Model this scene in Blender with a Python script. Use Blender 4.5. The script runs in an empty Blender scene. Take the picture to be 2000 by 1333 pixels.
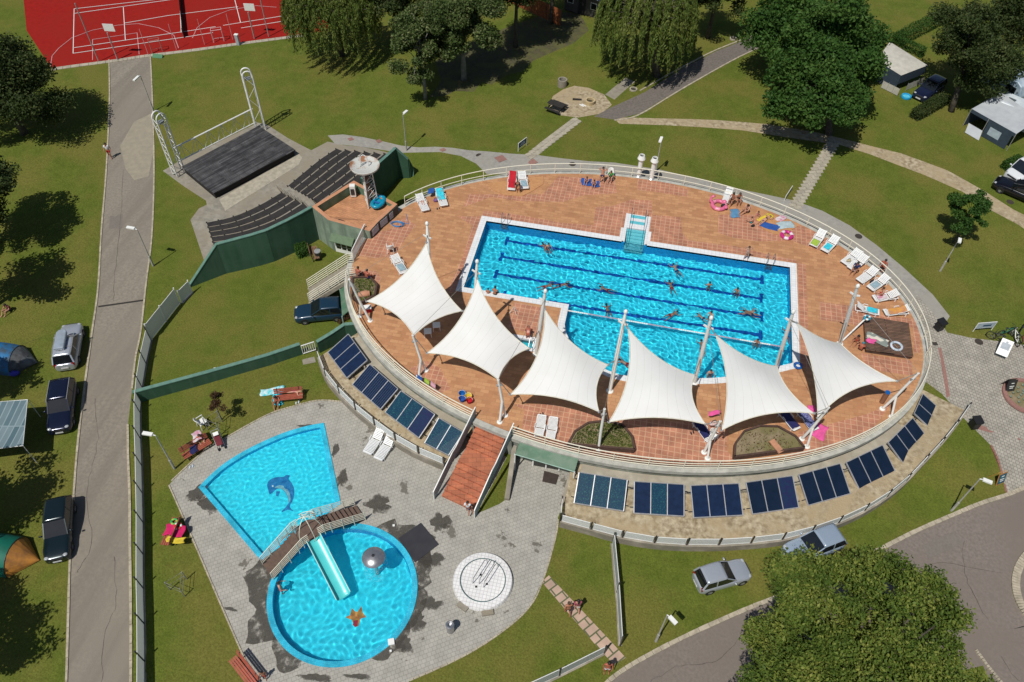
import bpy, math, random
import numpy as np
from mathutils import Vector, Matrix, geometry as GEO
R = math.radians
sc = bpy.context.scene
col = sc.collection
random.seed(7)
# ---------------------------------------------------------------- camera (fitted lens and attitude)
F_PX = 1565.0
YAW, PITCH, ROLL = R(10.37), R(49.70), R(1.70)
_rt = Vector((1, 0, 0)); _fw = Vector((0, math.cos(PITCH), -math.sin(PITCH))); _up = _rt.cross(_fw)
_r = _rt * math.cos(ROLL) + _up * math.sin(ROLL); _u = _r.cross(_fw)
_Z = Matrix.Rotation(YAW, 3, 'Z')
CR, CU, CF = _Z @ _r, _Z @ _u, _Z @ _fw
CAM = Vector((12.085, -50.198, 44.636))
cam = bpy.data.cameras.new('camera'); cam.sensor_width = 36; cam.lens = F_PX / 2000 * 36
cam.clip_start = 0.5; cam.clip_end = 2000
co = bpy.data.objects.new('camera', cam); col.objects.link(co); sc.camera = co
co.matrix_world = Matrix(((CR.x, CU.x, -CF.x, CAM.x), (CR.y, CU.y, -CF.y, CAM.y), (CR.z, CU.z, -CF.z, CAM.z), (0, 0, 0, 1)))

def at(px, py, z=0.0):
    """photo point -> world point on the level z"""
    d = CF + CR * ((px - 1000) / F_PX) - CU * ((py - 666.5) / F_PX)
    return CAM + d * ((z - CAM.z) / d.z)
# ---------------------------------------------------------------- light
SUN_EL, SUN_AZ = R(60), R(64.5)          # shadows run towards SUN_AZ
world = bpy.data.worlds.new("World"); sc.world = world; world.use_nodes = True
wn = world.node_tree
sky = wn.nodes.new('ShaderNodeTexSky'); sky.sky_type = 'NISHITA'; sky.sun_disc = False
sky.sun_elevation = SUN_EL; sky.sun_rotation = R(270) - SUN_AZ
sky.dust_density = 0.6
wn.links.new(sky.outputs[0], wn.nodes['Background'].inputs[0]); wn.nodes['Background'].inputs[1].default_value = 0.06
sun = bpy.data.lights.new('sun', 'SUN'); sun.energy = 3.9; sun.angle = R(0.53); sun.color = (1, .965, .90)
sun.cycles.is_caustics_light = True
so = bpy.data.objects.new('sun', sun); col.objects.link(so)
so.rotation_euler = Vector((-math.cos(SUN_AZ) * .577, -math.sin(SUN_AZ) * .577, 1)).to_track_quat('Z', 'Y').to_euler()
so.location = (0, -30, 60)
sc.view_settings.view_transform = 'Standard'; sc.view_settings.look = 'None'
sc.view_settings.exposure = 0.0; sc.view_settings.gamma = 1
sc.cycles.use_denoising = True
sc.cycles.max_bounces = 8; sc.cycles.transparent_max_bounces = 12
# ---------------------------------------------------------------- terrain height
_HP = [(0,200,-2.6),(0,600,-2.6),(0,1000,-2.6),(0,1333,-2.6),(150,1300,-2.6),(230,1300,-2.6),(230,900,-2.6),(230,600,-2.6),(250,350,-2.6),(260,120,-2.5),(100,60,-2.5),
 (540,40,-2.4),(420,320,-2.5),(360,480,-2.5),(500,560,-2.5),(600,610,-2.5),(350,700,-2.5),(560,400,-2.45),(500,250,-2.4),(560,340,-2.45),(600,620,-2.5),(600,700,-2.5),(700,300,-1.9),(880,310,-1.5),(950,330,-1.0),(800,345,-2.6),(780,372,-2.6),(860,345,-2.0),(750,330,-2.5),
 (1100,320,-.7),(1250,335,-.5),(1400,200,-.4),(1640,500,-.45),(1560,420,-.45),(1830,600,-.5),(1900,700,-.6),(1980,780,-.7),(1950,850,-.95),
 (850,150,-1.6),(600,150,-2.2),(1200,100,-.9),(1900,100,-.1),(1980,350,-.1),(1700,150,-.2),(1000,0,-1.3),(1970,970,-1.4),
 (1600,1060,-2.0),(1750,1000,-1.8),(1860,830,-.95),(1900,1100,-1.7),(1300,1100,-2.3),(1200,1290,-2.4),(1450,1250,-2.35),
 (950,1100,-2.4),(1100,1000,-2.4),(1090,930,-2.4),(880,1000,-2.4),(700,900,-2.4),(450,1000,-2.4),(560,1080,-2.4),(660,1170,-2.4),(520,1180,-2.4),(700,1290,-2.4),(820,1100,-2.4),(550,850,-2.4),(640,900,-2.4),(380,960,-2.4),(950,1200,-2.4),(600,1320,-2.4),
 (700,1330,-2.4),(500,720,-2.45),(400,1250,-2.45),(650,720,-2.45),(1700,1320,-2.2),(1990,1320,-1.9),(1000,1330,-2.4),(1200,1180,-2.4),(760,850,-2.4),(830,920,-2.4)]
_HW = np.array([tuple(at(x, y, z)) for x, y, z in _HP])

def hz(x, y):
    d2 = (_HW[:, 0] - x) ** 2 + (_HW[:, 1] - y) ** 2 + 1.0
    w = 1 / (d2 * d2)
    return float((w * _HW[:, 2]).sum() / w.sum())

def gp(px, py, dz=0.0):
    """photo point -> world point on the terrain (+dz)"""
    z = -1.8
    for _ in range(7):
        p = at(px, py, z); z = hz(p.x, p.y) + dz
    return at(px, py, z)
# ---------------------------------------------------------------- materials
MATS = {}
def _n(nt, t, **k):
    n = nt.nodes.new(t)
    for a, v in k.items(): setattr(n, a, v)
    return n
def mat(name, c, rough=.7, c2=None, scale=3.0, detail=4, amt=1.0, bump=0, bscale=20, metal=0, spec=.5, c3=None, scale3=.3, lo=.35, hi=.65):
    """paint / stone / cloth: base colour broken up by noise (and a second, larger noise towards c3), optional bump"""
    if name in MATS: return MATS[name]
    m = bpy.data.materials.new(name); m.use_nodes = True; nt = m.node_tree; b = nt.nodes['Principled BSDF']
    b.inputs['Roughness'].default_value = rough; b.inputs['Metallic'].default_value = metal
    b.inputs['Specular IOR Level'].default_value = spec
    tc = _n(nt, 'ShaderNodeTexCoord')
    c2 = c2 or tuple(x * .8 for x in c)
    nz = _n(nt, 'ShaderNodeTexNoise'); nz.inputs['Scale'].default_value = scale; nz.inputs['Detail'].default_value = detail
    nt.links.new(tc.outputs['Object'], nz.inputs['Vector'])
    mr = _n(nt, 'ShaderNodeMapRange'); mr.inputs[1].default_value = lo; mr.inputs[2].default_value = hi; mr.inputs[4].default_value = amt
    nt.links.new(nz.outputs[0], mr.inputs[0])
    mx = _n(nt, 'ShaderNodeMix', data_type='RGBA'); mx.inputs[6].default_value = (*c, 1); mx.inputs[7].default_value = (*c2, 1)
    nt.links.new(mr.outputs[0], mx.inputs[0]); out = mx.outputs[2]
    if c3:
        n3 = _n(nt, 'ShaderNodeTexNoise'); n3.inputs['Scale'].default_value = scale3; n3.inputs['Detail'].default_value = 5; n3.inputs['Roughness'].default_value = .6
        nt.links.new(tc.outputs['Object'], n3.inputs['Vector'])
        m3 = _n(nt, 'ShaderNodeMapRange'); m3.inputs[1].default_value = .42; m3.inputs[2].default_value = .62
        nt.links.new(n3.outputs[0], m3.inputs[0])
        x3 = _n(nt, 'ShaderNodeMix', data_type='RGBA'); x3.inputs[7].default_value = (*c3, 1)
        nt.links.new(m3.outputs[0], x3.inputs[0]); nt.links.new(out, x3.inputs[6]); out = x3.outputs[2]
    nt.links.new(out, b.inputs['Base Color'])
    if bump:
        bn = _n(nt, 'ShaderNodeTexNoise'); bn.inputs['Scale'].default_value = bscale; bn.inputs['Detail'].default_value = 3
        nt.links.new(tc.outputs['Object'], bn.inputs['Vector'])
        bp = _n(nt, 'ShaderNodeBump'); bp.inputs['Strength'].default_value = bump; bp.inputs['Distance'].default_value = .05
        nt.links.new(bn.outputs[0], bp.inputs['Height']); nt.links.new(bp.outputs[0], b.inputs['Normal'])
    MATS[name] = m
    return m
def brick_mat(name, ca, cb, mortar, w, h, off=.5, msize=.02, rot=0, rough=.8, wear=None, wscale=.5, bump=.3, c_noise=.25, wlo=.5, whi=.6):
    """laid tiles or pavers: two tile colours, joints, a slow colour drift and optional stains"""
    if name in MATS: return MATS[name]
    m = bpy.data.materials.new(name); m.use_nodes = True; nt = m.node_tree; b = nt.nodes['Principled BSDF']
    b.inputs['Roughness'].default_value = rough
    tc = _n(nt, 'ShaderNodeTexCoord'); mp = _n(nt, 'ShaderNodeMapping'); mp.inputs['Rotation'].default_value = (0, 0, rot)
    nt.links.new(tc.outputs['Object'], mp.inputs[0])
    br = _n(nt, 'ShaderNodeTexBrick'); br.offset = off; br.squash = 1; br.inputs['Scale'].default_value = 1
    br.inputs['Brick Width'].default_value = w; br.inputs['Row Height'].default_value = h; br.inputs['Mortar Size'].default_value = msize
    br.inputs['Color1'].default_value = (*ca, 1); br.inputs['Color2'].default_value = (*cb, 1); br.inputs['Mortar'].default_value = (*mortar, 1)
    br.inputs['Bias'].default_value = 0; br.inputs['Mortar Smooth'].default_value = .2
    nt.links.new(mp.outputs[0], br.inputs['Vector'])
    nz = _n(nt, 'ShaderNodeTexNoise'); nz.inputs['Scale'].default_value = 1.3; nz.inputs['Detail'].default_value = 6
    nt.links.new(tc.outputs['Object'], nz.inputs['Vector'])
    hs = _n(nt, 'ShaderNodeMapRange'); hs.inputs[1].default_value = .3; hs.inputs[2].default_value = .7; hs.inputs[3].default_value = 1 - c_noise; hs.inputs[4].default_value = 1 + c_noise
    nt.links.new(nz.outputs[0], hs.inputs[0])
    vm = _n(nt, 'ShaderNodeVectorMath', operation='SCALE'); nt.links.new(br.outputs['Color'], vm.inputs[0]); nt.links.new(hs.outputs[0], vm.inputs['Scale'])
    out = vm.outputs[0]
    if wear:
        n3 = _n(nt, 'ShaderNodeTexNoise'); n3.inputs['Scale'].default_value = wscale; n3.inputs['Detail'].default_value = 6; n3.inputs['Roughness'].default_value = .65
        nt.links.new(tc.outputs['Object'], n3.inputs['Vector'])
        m3 = _n(nt, 'ShaderNodeMapRange'); m3.inputs[1].default_value = wlo; m3.inputs[2].default_value = whi; m3.inputs[4].default_value = .8
        nt.links.new(n3.outputs[0], m3.inputs[0])
        x3 = _n(nt, 'ShaderNodeMix', data_type='RGBA'); x3.inputs[7].default_value = (*wear, 1)
        nt.links.new(m3.outputs[0], x3.inputs[0]); nt.links.new(out, x3.inputs[6]); out = x3.outputs[2]
    nt.links.new(out, b.inputs['Base Color'])
    bp = _n(nt, 'ShaderNodeBump'); bp.inputs['Strength'].default_value = bump; bp.inputs['Distance'].default_value = .02; bp.invert = True
    nt.links.new(br.outputs['Fac'], bp.inputs['Height']); nt.links.new(bp.outputs[0], b.inputs['Normal'])
    MATS[name] = m
    return m
def paint(name, c, rough=.35, metal=0): return mat(name, c, rough, tuple(x * .93 for x in c), 6, metal=metal)
def leaf_mat(name, a, b_, c, bigscale=.35):
    m = bpy.data.materials.new(name); m.use_nodes = True; nt = m.node_tree; b = nt.nodes['Principled BSDF']
    b.inputs['Roughness'].default_value = .6; b.inputs['Specular IOR Level'].default_value = .18
    ge = _n(nt, 'ShaderNodeNewGeometry'); rp = _n(nt, 'ShaderNodeValToRGB')
    rp.color_ramp.elements[0].color = (*a, 1); rp.color_ramp.elements[1].color = (*c, 1)
    e = rp.color_ramp.elements.new(.55); e.color = (*b_, 1)
    tc = _n(nt, 'ShaderNodeTexCoord'); nz = _n(nt, 'ShaderNodeTexNoise'); nz.inputs['Scale'].default_value = bigscale; nz.inputs['Detail'].default_value = 2
    nt.links.new(tc.outputs['Object'], nz.inputs['Vector'])
    ma = _n(nt, 'ShaderNodeMath', operation='MULTIPLY_ADD'); ma.inputs[1].default_value = .55; 
    nt.links.new(ge.outputs['Random Per Island'], ma.inputs[0])
    m2 = _n(nt, 'ShaderNodeMapRange'); m2.inputs[1].default_value = .3; m2.inputs[2].default_value = .7; m2.inputs[4].default_value = .5
    nt.links.new(nz.outputs[0], m2.inputs[0]); nt.links.new(m2.outputs[0], ma.inputs[2]); nt.links.new(ma.outputs[0], rp.inputs[0])
    nt.links.new(rp.outputs[0], b.inputs['Base Color'])
    tr = _n(nt, 'ShaderNodeBsdfTranslucent'); nt.links.new(rp.outputs[0], tr.inputs[0])
    ms = _n(nt, 'ShaderNodeMixShader'); ms.inputs[0].default_value = .3
    nt.links.new(b.outputs[0], ms.inputs[1]); nt.links.new(tr.outputs[0], ms.inputs[2]); nt.links.new(ms.outputs[0], nt.nodes['Material Output'].inputs[0])
    MATS[name] = m
    return m
# ---------------------------------------------------------------- mesh building
def _axes(d):
    d = d.normalized(); a = Vector((0, 0, 1)) if abs(d.z) < .95 else Vector((1, 0, 0))
    s = d.cross(a).normalized(); return s, s.cross(d).normalized()
class MB:
    def __init__(s): s.v = []; s.f = []; s.m = []; s.k = 0; s.T = None
    def mi(s, k): s.k = k; return s
    def add(s, vs, fs):
        n = len(s.v)
        if s.T is not None: vs = [s.T @ Vector(p) for p in vs]
        s.v += [tuple(p) for p in vs]; s.f += [tuple(i + n for i in f) for f in fs]; s.m += [s.k] * len(fs); return s
    def box(s, c, size, rz=0, rx=0, ry=0):
        h = [x / 2 for x in size]; M = Matrix.Rotation(rz, 3, 'Z') @ Matrix.Rotation(ry, 3, 'Y') @ Matrix.Rotation(rx, 3, 'X'); c = Vector(c)
        vs = [c + M @ Vector((x * h[0], y * h[1], z * h[2])) for z in (-1, 1) for x, y in ((-1, -1), (1, -1), (1, 1), (-1, 1))]
        return s.add(vs, [(3, 2, 1, 0), (4, 5, 6, 7), (0, 1, 5, 4), (1, 2, 6, 5), (2, 3, 7, 6), (3, 0, 4, 7)])
    def bar(s, a, b, w, h):
        """rectangular bar a->b, w across, h up"""
        a, b = Vector(a), Vector(b); d = (b - a); p = Vector((-d.y, d.x, 0))
        p = (p.normalized() if p.length > 1e-6 else Vector((1, 0, 0))) * w / 2; q = d.cross(p).normalized() * h / 2
        if q.z < 0: q = -q
        vs = [a - p - q, a + p - q, a + p + q, a - p + q, b - p - q, b + p - q, b + p + q, b - p + q]
        return s.add(vs, [(0, 1, 2, 3), (7, 6, 5, 4), (0, 4, 5, 1), (1, 5, 6, 2), (2, 6, 7, 3), (3, 7, 4, 0)])
    def tube(s, pts, r, n=8, closed=False, cap=True):
        pts = [Vector(p) for p in pts]; N = len(pts); rs = r if isinstance(r, (list, tuple)) else [r] * N
        vs = []; S = None
        for i, p in enumerate(pts):
            d = (pts[(i + 1) % N] - pts[i - 1]) if closed else (pts[min(i + 1, N - 1)] - pts[max(i - 1, 0)])
            if d.length < 1e-9: d = Vector((0, 0, 1))
            if S is None: S, U = _axes(d)
            else:
                S = (S - d.normalized() * S.dot(d.normalized())); S = S.normalized() if S.length > 1e-6 else _axes(d)[0]
            U = S.cross(d.normalized()).normalized()
            for j in range(n):
                t = 2 * math.pi * j / n; vs.append(p + (S * math.cos(t) + U * math.sin(t)) * rs[i])
        fs = []
        for i in range(N if closed else N - 1):
            a = i * n; b = ((i + 1) % N) * n
            for j in range(n): fs.append((a + j, a + (j + 1) % n, b + (j + 1) % n, b + j))
        if cap and not closed: fs += [tuple(range(n - 1, -1, -1)), tuple(range((N - 1) * n, N * n))]
        return s.add(vs, fs)
    def prism(s, poly, z0, z1):
        n = len(poly); zz = lambda z, i: z[i] if isinstance(z, (list, tuple)) else z
        vs = [(p[0], p[1], zz(z0, i)) for i, p in enumerate(poly)] + [(p[0], p[1], zz(z1, i)) for i, p in enumerate(poly)]
        tri = GEO.tessellate_polygon([[Vector((p[0], p[1], 0)) for p in poly]])
        fs = [(i, (i + 1) % n, n + (i + 1) % n, n + i) for i in range(n)]
        for t in tri:
            a, b, c = t
            A, B, Cc = [Vector(poly[i][:2]) for i in t]
            if (B - A).cross(Cc - A) < 0: a, b, c = a, c, b
            fs += [(n + a, n + b, n + c), (c, b, a)]
        area = sum(poly[i][0] * poly[(i + 1) % n][1] - poly[(i + 1) % n][0] * poly[i][1] for i in range(n))
        if area < 0: fs = [tuple(reversed(f)) if k < n else f for k, f in enumerate(fs)]
        return s.add(vs, fs)
    def lathe(s, prof, c=(0, 0, 0), n=24, cap=False):
        c = Vector(c); vs = []
        for r_, z in prof:
            for j in range(n):
                t = 2 * math.pi * j / n; vs.append(c + Vector((r_ * math.cos(t), r_ * math.sin(t), z)))
        fs = [(i * n + j, i * n + (j + 1) % n, (i + 1) * n + (j + 1) % n, (i + 1) * n + j) for i in range(len(prof) - 1) for j in range(n)]
        if cap: fs += [tuple(range(n - 1, -1, -1)), tuple((len(prof) - 1) * n + j for j in range(n))]
        return s.add(vs, fs)
    def ball(s, c, r, n=10, m=7, sq=1.0):
        c = Vector(c); r = r if isinstance(r, (tuple, list)) else (r, r, r); vs = [c - Vector((0, 0, r[2]))]
        for i in range(1, m):
            a = math.pi * i / m
            for j in range(n):
                t = 2 * math.pi * j / n; vs.append(c + Vector((r[0] * math.sin(a) * math.cos(t), r[1] * math.sin(a) * math.sin(t), -r[2] * math.cos(a))))
        vs.append(c + Vector((0, 0, r[2]))); L = len(vs) - 1
        fs = [(0, 1 + (j + 1) % n, 1 + j) for j in range(n)]
        for i in range(m - 2):
            for j in range(n): a = 1 + i * n; fs.append((a + j, a + (j + 1) % n, a + n + (j + 1) % n, a + n + j))
        a = 1 + (m - 2) * n; fs += [(a + j, a + (j + 1) % n, L) for j in range(n)]
        return s.add(vs, fs)
    def grid(s, nu, nv, fn):
        vs = [fn(i / nu, j / nv) for j in range(nv + 1) for i in range(nu + 1)]
        fs = [(j * (nu + 1) + i, j * (nu + 1) + i + 1, (j + 1) * (nu + 1) + i + 1, (j + 1) * (nu + 1) + i) for j in range(nv) for i in range(nu)]
        return s.add(vs, fs)
    def build(s, name, mats, parent=None, smooth=False, world=False, loc=None):
        if not isinstance(mats, (list, tuple)): mats = [mats]
        v = s.v
        off = None
        if parent is not None and world: off = Vector(abs_loc(parent))
        elif parent is None and loc is None and v:
            xs = [p[0] for p in v]; ys = [p[1] for p in v]; zs = [p[2] for p in v]
            off = Vector(((min(xs) + max(xs)) / 2, (min(ys) + max(ys)) / 2, min(zs))); loc = off
        elif parent is None and loc is not None and world: off = Vector(loc)
        if off is not None: v = [(p[0] - off.x, p[1] - off.y, p[2] - off.z) for p in v]
        me = bpy.data.meshes.new(name); me.from_pydata(v, [], s.f)
        for m in mats: me.materials.append(m)
        if len(mats) > 1: me.polygons.foreach_set('material_index', s.m)
        if smooth: me.polygons.foreach_set('use_smooth', [True] * len(me.polygons))
        me.update()
        o = bpy.data.objects.new(name, me); col.objects.link(o)
        if parent is not None: o.parent = parent
        if loc is not None: o.location = loc
        return o
def abs_loc(o):
    p = Vector(o.location)
    while o.parent is not None: o = o.parent; p = p + Vector(o.location)
    return p
def tag(o, label=None, cat=None, group=None, kind=None):
    if label: o['label'] = label
    if cat: o['category'] = cat
    if group: o['group'] = group
    if kind: o['kind'] = kind
    return o
def thing(name, label, cat, loc=(0, 0, 0), rz=0, group=None):
    o = bpy.data.objects.new(name, None); o.empty_display_size = .3; col.objects.link(o)
    o.location = loc; o.rotation_euler = (0, 0, rz); return tag(o, label, cat, group)
def copy_tree(o, parent=None, loc=None, rz=None, label=None, group=None, scale=None):
    c = o.copy(); col.objects.link(c)
    if parent is not None: c.parent = parent
    if loc is not None: c.location = loc
    if rz is not None: c.rotation_euler = (0, 0, rz)
    if scale is not None: c.scale = (scale,) * 3 if not isinstance(scale, tuple) else scale
    if label: c['label'] = label
    if group: c['group'] = group
    for ch in list(o.children): copy_tree(ch, c)
    return c
def smooth_by_angle(o, a=35):
    me = o.data; me.polygons.foreach_set('use_smooth', [True] * len(me.polygons))
    try: me.set_sharp_from_angle(angle=R(a))
    except Exception: pass
    return o
def dens(poly, d=1.5, closed=True):
    out = []; n = len(poly)
    for i in range(n if closed else n - 1):
        a, b = Vector(poly[i][:2]), Vector(poly[(i + 1) % n][:2]); k = max(1, int((b - a).length / d + .5))
        for j in range(k): out.append(a + (b - a) * j / k)
    if not closed: out.append(Vector(poly[-1][:2]))
    return out
def spline(P, n=6, closed=False):
    """Catmull-Rom through the points"""
    P = [Vector(p) for p in P]; N = len(P); out = []
    for i in range(N if closed else N - 1):
        g = (lambda k: P[k % N]) if closed else (lambda k: P[max(0, min(N - 1, k))])
        a, b, c, d = g(i - 1), g(i), g(i + 1), g(i + 2)
        for j in range(n):
            t = j / n; out.append(.5 * ((2 * b) + (c - a) * t + (2 * a - 5 * b + 4 * c - d) * t * t + (3 * b - a - 3 * c + d) * t ** 3))
    if not closed: out.append(P[-1].copy())
    return out
EC, EA, EB = Vector((13.08, -6.70, 0)), 21.8, 14.7
def ell(t, off=0.0, z=0.0):
    """point on the deck rim at parameter t, pushed outwards by off"""
    c, s = math.cos(t), math.sin(t); n = Vector((c / EA, s / EB, 0)).normalized()
    return Vector((EC.x + EA * c, EC.y + EB * s, z)) + n * off
def ell_t(p): return math.atan2((p.y - EC.y) / EB, (p.x - EC.x) / EA)
def glyphs(text, size, M, name, m, parent=None):
    """lettering as a real text mesh, placed by matrix M"""
    cu = bpy.data.curves.new(name, 'FONT'); cu.body = text; cu.size = size; cu.align_x = 'CENTER'; cu.align_y = 'CENTER'; cu.extrude = .002
    t = bpy.data.objects.new(name + '_tmp', cu); col.objects.link(t)
    dg = bpy.context.evaluated_depsgraph_get(); me = bpy.data.meshes.new_from_object(t.evaluated_get(dg))
    bpy.data.objects.remove(t); me.transform(M); me.materials.clear(); me.materials.append(m)
    o = bpy.data.objects.new(name, me); col.objects.link(o)
    if parent is not None: o.parent = parent
    return o
# ================================================================ ground: one continuous surface split into its regions
grass_m = mat('grass', (.108, .132, .021), .95, (.080, .106, .015), 1.2, 9, bump=.9, bscale=10, c3=(.134, .130, .028), scale3=.22, lo=.3, hi=.7)
def _soften_grass():
    nt = grass_m.node_tree; b = nt.nodes['Principled BSDF']; b.inputs['Specular IOR Level'].default_value = .1
    tc = _n(nt, 'ShaderNodeTexCoord'); v = _n(nt, 'ShaderNodeTexNoise'); v.inputs['Scale'].default_value = 8; v.inputs['Detail'].default_value = 5; v.inputs['Roughness'].default_value = .8
    nt.links.new(tc.outputs['Object'], v.inputs['Vector'])
    mr = _n(nt, 'ShaderNodeMapRange'); mr.inputs[1].default_value = .3; mr.inputs[2].default_value = .7; mr.inputs[3].default_value = .62; mr.inputs[4].default_value = 1.4
    nt.links.new(v.outputs[0], mr.inputs[0]); src = b.inputs['Base Color'].links[0].from_socket
    vm = _n(nt, 'ShaderNodeVectorMath', operation='SCALE'); nt.links.new(src, vm.inputs[0]); nt.links.new(mr.outputs[0], vm.inputs['Scale']); nt.links.new(vm.outputs[0], b.inputs['Base Color'])
_soften_grass()
def _streak(m, rot, c):
    nt = m.node_tree; b = nt.nodes['Principled BSDF']; src = b.inputs['Base Color'].links[0].from_socket; tc = _n(nt, 'ShaderNodeTexCoord'); mp = _n(nt, 'ShaderNodeMapping'); mp.inputs['Rotation'].default_value = (0, 0, rot); mp.inputs['Scale'].default_value = (1.1, .06, 1); nt.links.new(tc.outputs['Object'], mp.inputs[0]); nz = _n(nt, 'ShaderNodeTexNoise'); nz.inputs['Scale'].default_value = 1; nz.inputs['Detail'].default_value = 5; nt.links.new(mp.outputs[0], nz.inputs[0]); mr = _n(nt, 'ShaderNodeMapRange'); mr.inputs[1].default_value = .42; mr.inputs[2].default_value = .62; mr.inputs[4].default_value = .6; nt.links.new(nz.outputs[0], mr.inputs[0]); x = _n(nt, 'ShaderNodeMix', data_type='RGBA'); x.inputs[7].default_value = (*c, 1); nt.links.new(mr.outputs[0], x.inputs[0]); nt.links.new(src, x.inputs[6]); nt.links.new(x.outputs[2], b.inputs['Base Color'])
asphalt_l = mat('grey_lane', (.27, .235, .185), .9, (.20, .175, .14), 5, 9, bump=.5, bscale=30, c3=(.225, .195, .155), scale3=.09)
asphalt_r = mat('warm_asphalt', (.215, .18, .155), .9, (.16, .135, .115), 6, 9, bump=.5, bscale=30, c3=(.175, .145, .122), scale3=.12)
_pA, _pB = gp(195, 1100), gp(255, 330); _streak(asphalt_l, math.pi / 2 - math.atan2((_pB - _pA).y, (_pB - _pA).x), (.175, .15, .12))
asphalt_d = mat('dark_lane', (.17, .145, .125), .9, (.12, .105, .09), 5, 9, bump=.4, bscale=30)
conc_m = mat('old_concrete', (.30, .275, .225), .9, (.20, .185, .15), 2.2, 9, bump=.5, bscale=12, c3=(.25, .215, .16), scale3=.35)
conc_l = mat('light_concrete', (.42, .375, .29), .9, (.30, .27, .21), 2.5, 9, bump=.4, bscale=12)
sand_m = mat('sandy_gravel', (.46, .39, .27), .95, (.22, .165, .095), 3.2, 10, bump=.9, bscale=9, c3=(.36, .28, .17), scale3=.5)
paver_m = brick_mat('grey_pavers', (.37, .35, .305), (.335, .32, .28), (.25, .235, .205), .26, .24, .5, .016, rot=R(-33), wear=(.10, .088, .068), wscale=.42, wlo=.62, whi=.64, c_noise=.12)
plaza_m = brick_mat('beige_pavers', (.37, .34, .285), (.30, .275, .23), (.17, .155, .13), .24, .24, .5, .018, rot=R(20), c_noise=.15)
slab_m = brick_mat('pink_slabs', (.47, .33, .25), (.40, .28, .21), (.10, .11, .05), .95, .52, .5, .05, rot=R(-49), c_noise=.15)
court_m = mat('red_court', (.30, .013, .009), .9, (.24, .011, .008), 2, 9, c3=(.26, .015, .010), scale3=.2, spec=.12)
W2 = lambda pts: [Vector(gp(x, y)[:2]) for x, y in pts]
def band(pts, w):
    """strip of width w (m) along a photo polyline"""
    P = spline([gp(x, y) for x, y in pts], 4) if len(pts) > 2 else [gp(x, y) for x, y in pts]
    L, Rr = [], []
    for i, p in enumerate(P):
        d = P[min(i + 1, len(P) - 1)] - P[max(i - 1, 0)]; n = Vector((-d.y, d.x, 0)).normalized() * w / 2; L.append(p + n); Rr.append(p - n)
    return [Vector(q[:2]) for q in L + Rr[::-1]]
ROUND_C, ROUND_R = None, None
FAN = [(388,953),(405,935),(440,905),(490,875),(550,848),(600,833),(633,827),(665,1000),(700,1020),(600,1100),(523,1110)]
rp = [at(x, y, -2.4) for x, y in [(520,1170),(545,1248),(600,1292),(660,1303),(720,1290),(780,1250),(812,1180),(810,1125),(780,1062),(700,1023),(536,1112)]]
def _circ(P):
    A = np.array([[2 * p.x, 2 * p.y, 1] for p in P]); b = np.array([p.x ** 2 + p.y ** 2 for p in P]); s = np.linalg.lstsq(A, b, rcond=None)[0]
    return Vector((s[0], s[1], 0)), math.sqrt(s[2] + s[0] ** 2 + s[1] ** 2)
ROUND_C, ROUND_R = _circ(rp)
fan_top = spline([at(x, y, -2.4) for x, y in [(388,953),(408,932),(440,905),(490,875),(550,848),(600,833),(633,827)]], 4)
_a = at(510, 1096, -2.4); _b = at(666, 985, -2.4)
fan_poly = [Vector(p[:2]) for p in fan_top] + [Vector(_b[:2]), Vector(_a[:2])]
def circle(c, r, n=64): return [Vector((c.x + r * math.cos(2 * math.pi * i / n), c.y + r * math.sin(2 * math.pi * i / n))) for i in range(n)]
paving_px = [(330,948),(345,930),(400,880),(430,862),(520,812),(570,795),(620,783),(668,785),(700,800),(760,845),(868,908),(905,850),(990,893),(931,1004),(975,985),(990,975),(1010,890),(1112,900),(1110,960),(1090,1010),(1085,1050),(1062,1130),(1035,1185),(980,1235),(900,1285),(800,1330),(760,1375),(500,1375),(470,1270),(420,1155),(375,1050)]
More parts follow.
